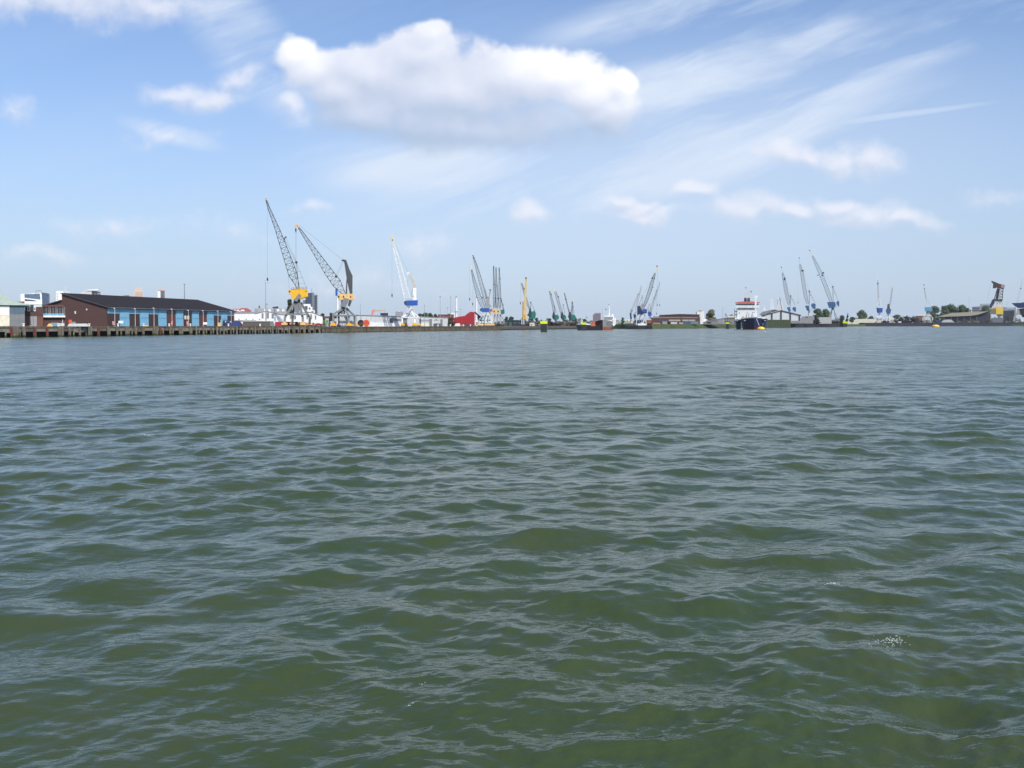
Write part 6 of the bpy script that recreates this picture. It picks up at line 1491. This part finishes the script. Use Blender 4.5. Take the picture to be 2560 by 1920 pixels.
t.slab('tower_body', mat('cream_white', (0.70, 0.62, 0.55), 0.6), [(1941, 778), (1943, 762), (1950, 762), (1952, 778)], -1.5, 1.5); t.part('dome', WHITE, MB().ball(t.L(1944.5, 747), 2.3 * t.m)); t.part('pillar', PALE, MB().bar(t.L(1944.5, 762), t.L(1944.5, 748), 0.6, n=8)); t.slab('raking_strut', STEEL, [(1948, 743), (1950, 745), (1958, 777), (1955, 777)], -0.5, 0.5); t.slab('white_strut', WHITE, [(1951, 752), (1952.5, 752), (1959, 777), (1956.5, 777)], -1.6, -0.6); t.rect('base', PALE, 1943, 778, 1951, 812, -1.4, 1.4)
t = Thing('ship_mast', 'small white cross shaped mast left of the white hall', 'mast', 1911, 1100, 4.5); t.part('pole', WHITE, MB().bar((0, 0, 0), t.L(1911, 763), 0.5, 0.3)); t.slab('platform', WHITE, [(1907.5, 772), (1914, 771), (1915, 776), (1909, 777)], -0.8, 0.8); t.part('yard', WHITE, MB().bar(t.L(1908, 770), t.L(1914, 768), 0.25))
# blue cranes of the pier
def jcrane(label, tipp, tm, jibp, node, hl, hr, apex, feet, col, Y, zb, legs=None, hook=None, ropes=()):
    crane('level_luffing_crane', label, (hl[0] + hr[1]) / 2, Y, 'blue cranes on the pier', zb, jib=jibp, jn=18, jr=0.30, jm=mat('blue_grey_lattice', (0.09, 0.11, 0.14), 0.5), tip=tipp, tipm=tm, sheave=(tipp[0][0], tipp[0][1], 1.5, STEEL), node=node + [(apex[0], apex[1], 2.0)],
          house=[([(hl[0], hl[2]), (hl[0] + 3, hl[2] - 1), (hl[1] - 2, hl[2] - 1), (hl[1], hl[3] - 3), (hl[1] - 3, hl[3]), (hl[0] + 5, hl[3])], MBLUE), ([(hr[0], hr[2] + 3), (hr[0] + 4, hr[2]), (hr[1], hr[2] + 2), (hr[1], hr[3] - 1), (hr[0], hr[3])], MBLUE)],
          aframe=[(apex, feet[0], 0.8), (apex, feet[1], 0.5), ((apex[0] + 1, (apex[1] * 2 + feet[1][1]) / 3), (apex[0] + 5, (apex[1] * 2 + feet[1][1]) / 3 + 2), 0.4), ((node[0][0], node[0][1]), apex, 0.14)],
          cw=[([(hr[0] - 5, hr[3] + 2), (hr[0] + 1, hr[3] - 6), (hr[0] + 5, hr[3] - 1), (hr[0], hr[3] + 5)], PALE)], column=col, legs=legs or (), lm=GREY, lr=1.3, hook=hook, ropes=ropes)
jcrane('blue crane with the shortest jib of the three behind the white hall', ((1953.3, 668), (1956, 682), 2.2), PALE, [(1956, 682, 3), (1960.5, 700, 7), (1964, 722, 8), (1969, 745, 8), (1973, 762, 5)], [(1962, 696, 2.4), (1961, 699, 1.8)],
       (1967, 1977, 769, 780), (1981, 1990, 767, 780), (1976.5, 740), ((1975, 769), (1988, 763)), (1974, 780, 1980, 788, PALE), 1150, 4.5, legs=small_legs(1968, 1986, 786, 806))
jcrane('blue crane with dark jib head, middle of the three behind the white hall', ((1998, 645), (2000, 661), 2.2), PALE, [(2000, 661, 3), (2004, 680, 7), (2009, 710, 8), (2014, 740, 8), (2019, 760, 5)], [(2007, 677, 2.6), (2005, 676, 1.6)],
       (2012.5, 2024, 765, 777), (2028, 2039, 758, 773), (2023.3, 728), ((2023, 765), (2037, 758)), (2020, 776, 2025, 796, PALE), 1160, 4.6, legs=small_legs(2016, 2034, 790, 806), hook=(1995, 650, 755))
jcrane('tallest blue crane, cream jib tip, on grey portal legs at the pier end', ((2024, 626), (2031, 640), 2.6), TIPY, [(2031, 640, 3), (2042, 663, 7), (2054, 690, 9), (2064, 715, 9), (2072, 738, 9), (2079, 757, 5)], [(2058, 682, 2.4), (2045, 688, 1.6), (2056, 688, 2)],
       (2067.5, 2090, 756, 770), (2091, 2098, 752, 767), (2082, 717), ((2083, 757), (2096, 754)), (2078, 769, 2085, 775, STEEL), 1170, 4.6,
       legs=[[(2079, 773), (2073, 793), (2070, 806)], [(2080, 773), (2077, 793), (2076, 806)], [(2084, 773), (2092, 793), (2098, 804)], [(2085, 773), (2088, 793), (2090, 806)]])
container('long white container block at the foot of the tallest blue crane', 2047, 2079, 793, 808, 1150, mat('off_white_paint', (0.50, 0.49, 0.46), 0.6), zb=4.6)
shed('grey flat building under the middle blue crane', [(2004, 791), (2036, 790), (2036, 800), (2004, 800)], 1185, GREY, zb=4.6, parts=[('window', DARK, 2015, 791.5, 2019, 794), ('window', DARK, 2024, 791.5, 2028, 794)])
heap('dark goods between the grey wall and the white container block', 2033, 2048, 797, 810, 1140, SCRAP2, 4.6, n=60); heap('dark goods at the feet of the tallest blue crane', 2078, 2106, 800, 812, 1160, SCRAP2, 4.6, n=80)
for (x0, x1, y0, y1, s_, m_, lb) in [(2029, 2056, 768, 802, 'round', LEAF, 'broad green tree behind the middle blue crane'), (2048, 2078, 770, 802, 'round', LEAF, 'broad green tree left of the tallest blue crane'), (2096, 2112, 786, 804, 'round', LEAF2, 'low dark tree right of the tallest blue crane'),
                                 (2113, 2125, 781, 804, 'cone', LEAF2, 'pair of dark conifers right of the blue cranes'), (2135, 2169, 773, 806, 'round', LEAF, 'round green tree above the cream wall'), (2122, 2138, 791, 806, 'round', LEAF2, 'low bush line behind the cream wall'), (2166, 2190, 789, 806, 'round', LEAF2, 'low dark trees left of the white blue crane'),
                                 (2225, 2256, 785, 808, 'round', LEAF2, 'low dark trees behind the slim blue crane'), (2322, 2352, 759, 806, 'round', LEAF, 'tall green tree right of the light blue crane'), (2342, 2374, 758, 806, 'round', LEAF, 'big green tree above the tan shed roof, first of three'),
                                 (2358, 2398, 755, 806, 'round', LEAF, 'highest green tree above the tan shed roof'), (2382, 2420, 757, 806, 'round', LEAF, 'big green tree at the right end of the grove'), (2404, 2428, 764, 806, 'round', LEAF, 'narrow green tree left of the tall lamp mast'), (2442, 2478, 759, 806, 'round', LEAF, 'dark green tree left of the yellow rusty crane')]:
    tree(lb, (x0 + x1) / 2, 1900 if x0 > 2130 else 1500, y0, y1, x0, x1, m_, shape=s_, n=900, zb=4.0, name='conifer_tree' if s_ == 'cone' else 'broadleaf_tree')

# ------------------------------------------------------------------ far right shore
RZ = 6.4; RY = 1660
t = Thing('cream_wall', 'long cream coloured wall on the scrubby bank', 'wall', 2143, 1620, 4.0)
for i in range(6): t.rect('wall_panel', CREAM, 2098 + i * 15, 797 + (i % 2) * 0.4, 2112.8 + i * 15, 811, 0, 3)
t.rect('dark_gate', MAROON, 2099, 800.5, 2107, 811, -0.8, -0.05)
def kcrane(label, px, zb, Y, house, col, extra=None, **kw): return crane('level_luffing_crane', label, px, Y, 'cranes on the far right shore', zb, house=house, column=col, extra=extra, rr=0.12, dd=9.0, **kw)
kcrane('white crane with a blue house and an upright thin jib beside the cream wall', 2199, RZ, RY, [([(2191, 770), (2207, 770), (2206, 781), (2193, 783)], BLUE), ([(2191, 771), (2195, 768), (2196, 781), (2193, 783)], NAVY)], (2196, 783, 2202, 794, PALE),
       jib=[(2194.5, 700, 1), (2195, 718, 2.2), (2196, 745, 2.6), (2197, 765, 3)], jn=12, jr=0.3, jm=GREY, tip=((2194, 688), (2194.5, 704), 1.6), tipm=WHITE, node=[(2194.6, 709, 2)], aframe=[((2197, 745), (2194, 770), 1.0), ((2199, 746), (2204, 772), 1.2), ((2196, 757), (2202, 757), 0.8)], am=WHITE,
       legs=[[(2198, 790), (2190, 794), (2189, 806)], [(2198, 790), (2193, 795), (2192, 806)], [(2199, 790), (2206, 794), (2207, 806)], [(2199, 790), (2204, 795), (2203, 806)]], lm=WHITE, lr=1.3, beam=(2189, 2207, 793.5, WHITE), cab=([(2190, 766), (2194, 766), (2194, 770), (2191, 770)], WHITE))
kcrane('slim blue crane leaning right with a yellowish tip', 2221, RZ, RY + 20, [([(2214, 776), (2217, 772), (2228, 773), (2226, 784), (2217, 785)], MBLUE), ([(2217, 773), (2219, 760), (2224, 760), (2225, 773)], STEEL)], (2218, 785, 2225, 795, PALE),
       jib=[(2231, 720, 1.6), (2228, 740, 2.6), (2225, 762, 3)], jn=10, jr=0.28, jm=mat('blue_grey_jib', (0.14, 0.18, 0.22), 0.5), tip=((2231.8, 714), (2231, 721), 2), tipm=TIPY, legs=small_legs(2217, 2226, 790, 806), lm=WHITE, lr=1.2)
kcrane('crane with a barrel shaped light blue house on a cream portal', 2320, RZ, RY, [([(2311, 769), (2314, 768), (2328, 768), (2331, 769.5), (2330, 778), (2312, 778)], LBLUE)], (2315, 778, 2326, 783, MID),
       jib=[(2311, 724, 1), (2313, 735, 1.6), (2315, 748, 1.8)], jn=6, jr=0.3, jm=GREY, tip=((2310, 713), (2311, 724), 1), tipm=PALE, node=[(2310, 712.5, 1.6), (2311.5, 721, 1.5)], aframe=[((2317, 749), (2314, 768), 0.9), ((2322, 749), (2326, 768), 0.9), ((2314, 749), (2323, 749), 0.7), ((2315, 748), (2318, 760), 0.5)], am=PALE,
       legs=[[(2318, 783), (2307, 795), (2309, 806)], [(2319, 783), (2312, 794), (2313, 806)], [(2322, 783), (2332, 795), (2331, 806)], [(2321, 783), (2327, 794), (2326, 806)]], lm=CREAM, lr=1.3, beam=(2311, 2329, 792, MID))
shed('white gabled boat shed under the slim blue crane', [(2222, 796), (2230, 792), (2239, 797), (2239, 807), (2222, 807)], RY + 40, WHITE, zb=RZ, parts=[('door', TAN, 2225, 799, 2236, 807)])
shed('pink and cream shed under the white blue crane', [(2188, 800), (2204, 799), (2204, 808), (2186, 808)], RY + 30, CREAM, zb=RZ, parts=[('band', PINK, 2192, 797.5, 2202, 799)])
shed('red brown shed with a white roof left of the light blue crane', [(2281, 790), (2310, 789), (2310, 803), (2281, 803)], RY + 60, mat('brown_shed_wall', (0.19, 0.11, 0.09), 0.8), [(2289, 789.5), (2292, 786), (2310, 786), (2311, 789.5)], WHITE, zb=RZ, parts=[('door', DARK, 2290, 794, 2297, 803)])
for (x0, x1, y0, m_, lb) in [(2204, 2222, 800, SCRAP2, 'dark heap between the white and slim blue cranes'), (2238, 2264, 790, SCRAP2, 'tall dark scrap heap right of the boat shed'), (2262, 2286, 788, SCRAP2, 'tall dark scrap heap left of the red brown shed'), (2284, 2310, 798, SCRAP, 'brown heap before the red brown shed'),
                             (2330, 2346, 798, SCRAP2, 'dark heap right of the light blue crane'), (2384, 2420, 801, SCRAP, 'brown gravel heap before the tan shed'), (2414, 2446, 799, mat('yellow_sand', (0.20, 0.18, 0.11), 0.9), 'yellowish gravel heap before the tan shed'),
                             (2444, 2480, 800, SCRAP2, 'dark scrap heap left of the yellow rusty crane'), (2500, 2534, 800, SCRAP, 'brown scrap heap right of the yellow rusty crane'), (2170, 2190, 802, SCRAP2, 'low dark heap at the end of the cream wall')]:
    heap(lb, x0, x1, y0, 809, RY - 8, m_, RZ, n=90, m2=GREY if m_ is SCRAP2 else TAN)
t = Thing('open_shed', 'wide open sided shed with a tan roof before the grove', 'shed', 2400, RY + 10, RZ)
t.slab('roof', TAN, [(2343, 792), (2378, 782.5), (2430, 780), (2472, 778), (2443, 787), (2427, 789.5), (2360, 792)], -3, 25); t.slab('shade_block', DARK, [(2361, 792.2), (2427, 789.7), (2443, 787.2), (2443, 806), (2362, 806)], 1, 24)  # solid dark block stands in for the shade under the roof
t.slab('right_gable', mat('dark_blue_gable', (0.045, 0.05, 0.065), 0.8), [(2443.3, 787.2), (2472, 778.4), (2476, 784), (2476, 806), (2443.3, 806)], 2, 20)
for x in (2362, 2378, 2394, 2410, 2426, 2442): t.rect('post', GREY, x - 0.4, 792, x + 0.4, 807, -1, 0)
t = Thing('covered_boat', 'white covered boat lying before the tan shed', 'boat', 2369, RY - 14, RZ); t.slab('cover', PALE, [(2354, 806), (2357, 801), (2366, 799), (2378, 799), (2386, 806)], -3, 3); t.slab('keel', MID, [(2356, 806), (2384, 806), (2380, 808), (2358, 808)], -2, 2)
t = Thing('covered_boat', 'small boat under a blue cover beside the white covered boat', 'boat', 2346, RY - 14, RZ); t.slab('cover', mat('blue_cloth2', (0.03, 0.06, 0.18), 0.7), [(2339, 806), (2342, 801), (2351, 800), (2354, 806)], -3, 3); t.slab('keel', MID, [(2340, 806), (2353, 806), (2351, 808), (2342, 808)], -2, 2)
for px, lb in ((2252, 'small white boat hull before the tall dark scrap heap'),): t = Thing('dinghy', lb, 'boat', px, RY - 16, RZ); t.slab('hull', WHITE, [(2244, 804), (2253, 803.5), (2254, 807), (2247, 807.5)], -1.5, 1.5); t.rect('seat', GREY, 2247, 803.2, 2250, 803.9, -1, 1)
lamp_mast('tall lamp mast with a wide crossbar right of the grove', 2423, 1750, 744, 'tall masts', RZ, cross=3.8, r=0.35, m=PALE)
shed('pale lavender block left of the dark green tree', [(2430, 767), (2450, 766), (2450, 806), (2430, 806)], 2100, TANK, zb=RZ, name='office_block', cat='building', parts=[('window_band', BGLASS, 2432, 770, 2448, 772), ('window_band', BGLASS, 2432, 775, 2448, 777)])
shed('pale flat block behind the yellow rusty crane', [(2450, 760), (2478, 759), (2478, 806), (2450, 806)], 2200, mat('hazy_grey_blue', (0.30, 0.33, 0.36), 0.8), zb=RZ, name='office_block', cat='building', parts=[('window_band', PALE, 2452, 761, 2477, 762.5)])
shed('pale grey long building right of the yellow rusty crane', [(2506, 768), (2540, 768), (2540, 806), (2506, 806)], 2100, mat('hazy_grey_blue', (0.30, 0.33, 0.36)), zb=RZ, name='office_block', cat='building', parts=[('window_band', WHITE, 2518, 769, 2536, 771)])
shed('dark flat block right of the yellow rusty crane', [(2508, 777), (2536, 775.5), (2536, 807), (2508, 807)], RY + 50, mat('dark_block', (0.05, 0.055, 0.075), 0.8), zb=RZ, parts=[('door', DARK, 2515, 790, 2522, 806), ('window', GLASS, 2526, 780, 2532, 783)])
t = Thing('slewing_crane', 'yellow housed crane with a rusty lattice tower and brown head', 'harbour crane', 2492, RY - 4, RZ, 'cranes on the far right shore'); m1 = t.m
h = t.slab('machine_house', BYELLOW, [(2490, 771), (2508, 770.5), (2508, 786), (2490, 786)], -6, 6); t.slab('house_side', mat('shaded_yellow', (0.24, 0.20, 0.08), 0.6), [(2476, 772), (2489.8, 771), (2489.8, 786), (2477, 785)], -5.5, 5)  # shade of the left face is put into a darker yellow
t.slab('slewing_column', GREY, [(2491, 786), (2507, 786), (2505, 791), (2493, 791)], -4, 4); t.slab('portal', MID, [(2480, 796), (2486, 794), (2506, 794), (2508, 806), (2480, 807)], -5, 5); t.slab('column', OCHRE, [(2495, 791), (2501, 791), (2502, 797), (2494, 797)], -2, 2)
t.slab('counterweight', NAVY, [(2473, 768), (2480, 750), (2485, 747), (2489, 748), (2484, 760), (2478, 771)], -3, 3); t.slab('dark_collar', STEEL, [(2484, 747.5), (2507, 748), (2505, 754), (2485, 753)], -4, 4)
for k, (x0, x1) in enumerate(((2486, 2482), (2493, 2491), (2499, 2499), (2504, 2504))): t.part('machinery_strut', BYELLOW, MB().bar(t.L(x0, 754), t.L(x1, 771), 0.7).bar(t.L(x0 + 3, 754), t.L(x1, 764), 0.5))
t.rect('machinery_floor', OCHRE, 2482, 767, 2505, 771, -3, 3)
truss(t, [(2501, 721, 14), (2498, 735, 17), (2496, 748, 20)], 6, 0.9, 4, mat('brown_steel', (0.06, 0.04, 0.03), 0.7), name='lattice_tower', rb=0.45)
t.slab('tower_ladder', mat('brown_steel', (0.06, 0.04, 0.03)), [(2493, 722), (2500, 722), (2495, 748), (2489, 748)], -0.5, 0.5)
t.slab('head', mat('brown_steel', (0.06, 0.04, 0.03)), [(2477.5, 703), (2481, 702.5), (2497, 709), (2512, 713), (2510, 722), (2494, 721), (2484, 712)], -3, 3); t.slab('head_box', MAROON, [(2482.5, 712), (2489, 713), (2491, 720), (2482, 721)], -2.5, 2.5); t.slab('red_tail', PINK, [(2502, 712), (2511, 713), (2509, 721), (2503, 719)], -3.2, 3.2)
t.part('hoist_rope', STEEL, MB().bar(t.L(2477.5, 704), t.L(2469, 750), 0.12)); t.part('ball_light', YELLOW, MB().ball(t.L(2476, 798.5), 3.2 * m1))
t = Thing('ore_crane', 'crane with dark blue wedge shaped house on a curved cream leg', 'harbour crane', 2552, RY - 10, RZ, 'cranes on the far right shore')
t.slab('machine_house', NAVY, [(2529, 758), (2554, 757), (2575, 752), (2600, 752), (2600, 770), (2545, 770), (2537, 765)], -6, 6); t.slab('column', SCRAP2, [(2548, 772), (2590, 768), (2590, 787), (2550, 787)], -4, 4)
t.slab('leg', mat('cream_leg', (0.42, 0.39, 0.30), 0.7), [(2543, 773), (2551, 772), (2551, 787), (2543, 787), (2538, 793), (2536, 804), (2533, 806), (2534, 792), (2541, 783)], -4, -2); t.slab('rear_leg', SCRAP2, [(2553, 787), (2600, 787), (2600, 806), (2590, 806), (2588, 793), (2556, 793)], 0, 3)
truss(t, [(2555, 700, 1.5), (2551, 722, 4), (2546, 745, 5), (2543, 757, 3)], 3, 0.28, 10, PALE); t.rect('white_box', WHITE, 2552, 796.5, 2575, 804, -5, -4.1); t.part('rope_sheave', DARK, MB().bar(t.L(2552, 721, -1), t.L(2552, 721, 1), 2 * t.m, n=8))
lamp_mast('pale mast between the yellow rusty crane and the right edge', 2517, 1800, 756, 'tall masts', RZ, cross=1, r=0.4, m=PALE)
# distant woods as one mass
def woods(x0, x1, Y, ytop, m, seed):
    g = np.random.default_rng(seed); mb = MB()
    a = W(x0, ytop, Y); b = W(x1, ytop, Y)
    n_ = int((x1 - x0) * 16)
    for i in range(n_):
        u_ = g.random(); p = a.lerp(b, u_); px = x0 + (x1 - x0) * u_
        H = (a.z - 3.0) * (0.55 + 0.30 * math.sin(px * 0.21 + seed) * math.sin(px * 0.083) + 0.2 * g.random())
        z = 3.0 + H * g.random() ** 0.5; s_ = Y / 2200 * (0.5 + 0.9 * g.random())
        c = Vector((p.x, Y + g.normal(0, 8), z)); q = Vector(g.normal(size=3)).normalized(); r_ = q.orthogonal().normalized()
        mb.add([c - q * s_, c + r_ * s_, c + q * s_, c - r_ * s_], [(0, 1, 2, 3)])
    o = mb.build('woods', m); tag(o, 'distant band of dark trees along the horizon', kind='stuff'); return o
woods(560, 1500, 1900, 800, LEAF2, 3); woods(1500, 2110, 2300, 799, LEAF2, 4); woods(2080, 2640, 2100, 793, LEAF2, 5)
# ------------------------------------------------------------------ haze
mb = MB().box((-3500, -60, -2.5), (3500, 5200, 110))
hz_o = mb.build('haze', None); tag(hz_o, 'thin pale summer haze over the harbour', kind='stuff')
hz_o.data.materials.clear()
hm = bpy.data.materials.new('haze'); hm.use_nodes = True; hm.node_tree.nodes.clear(); hn = NT(hm.node_tree)
pv = hn.node('ShaderNodeVolumePrincipled'); pv.inputs['Color'].default_value = (0.93, 0.96, 1.0, 1); pv.inputs['Density'].default_value = 0.000035; pv.inputs['Anisotropy'].default_value = 0.0
ho = hn.node('ShaderNodeOutputMaterial'); hn.l.new(pv.outputs[0], ho.inputs['Volume'])
hz_o.data.materials.append(hm)
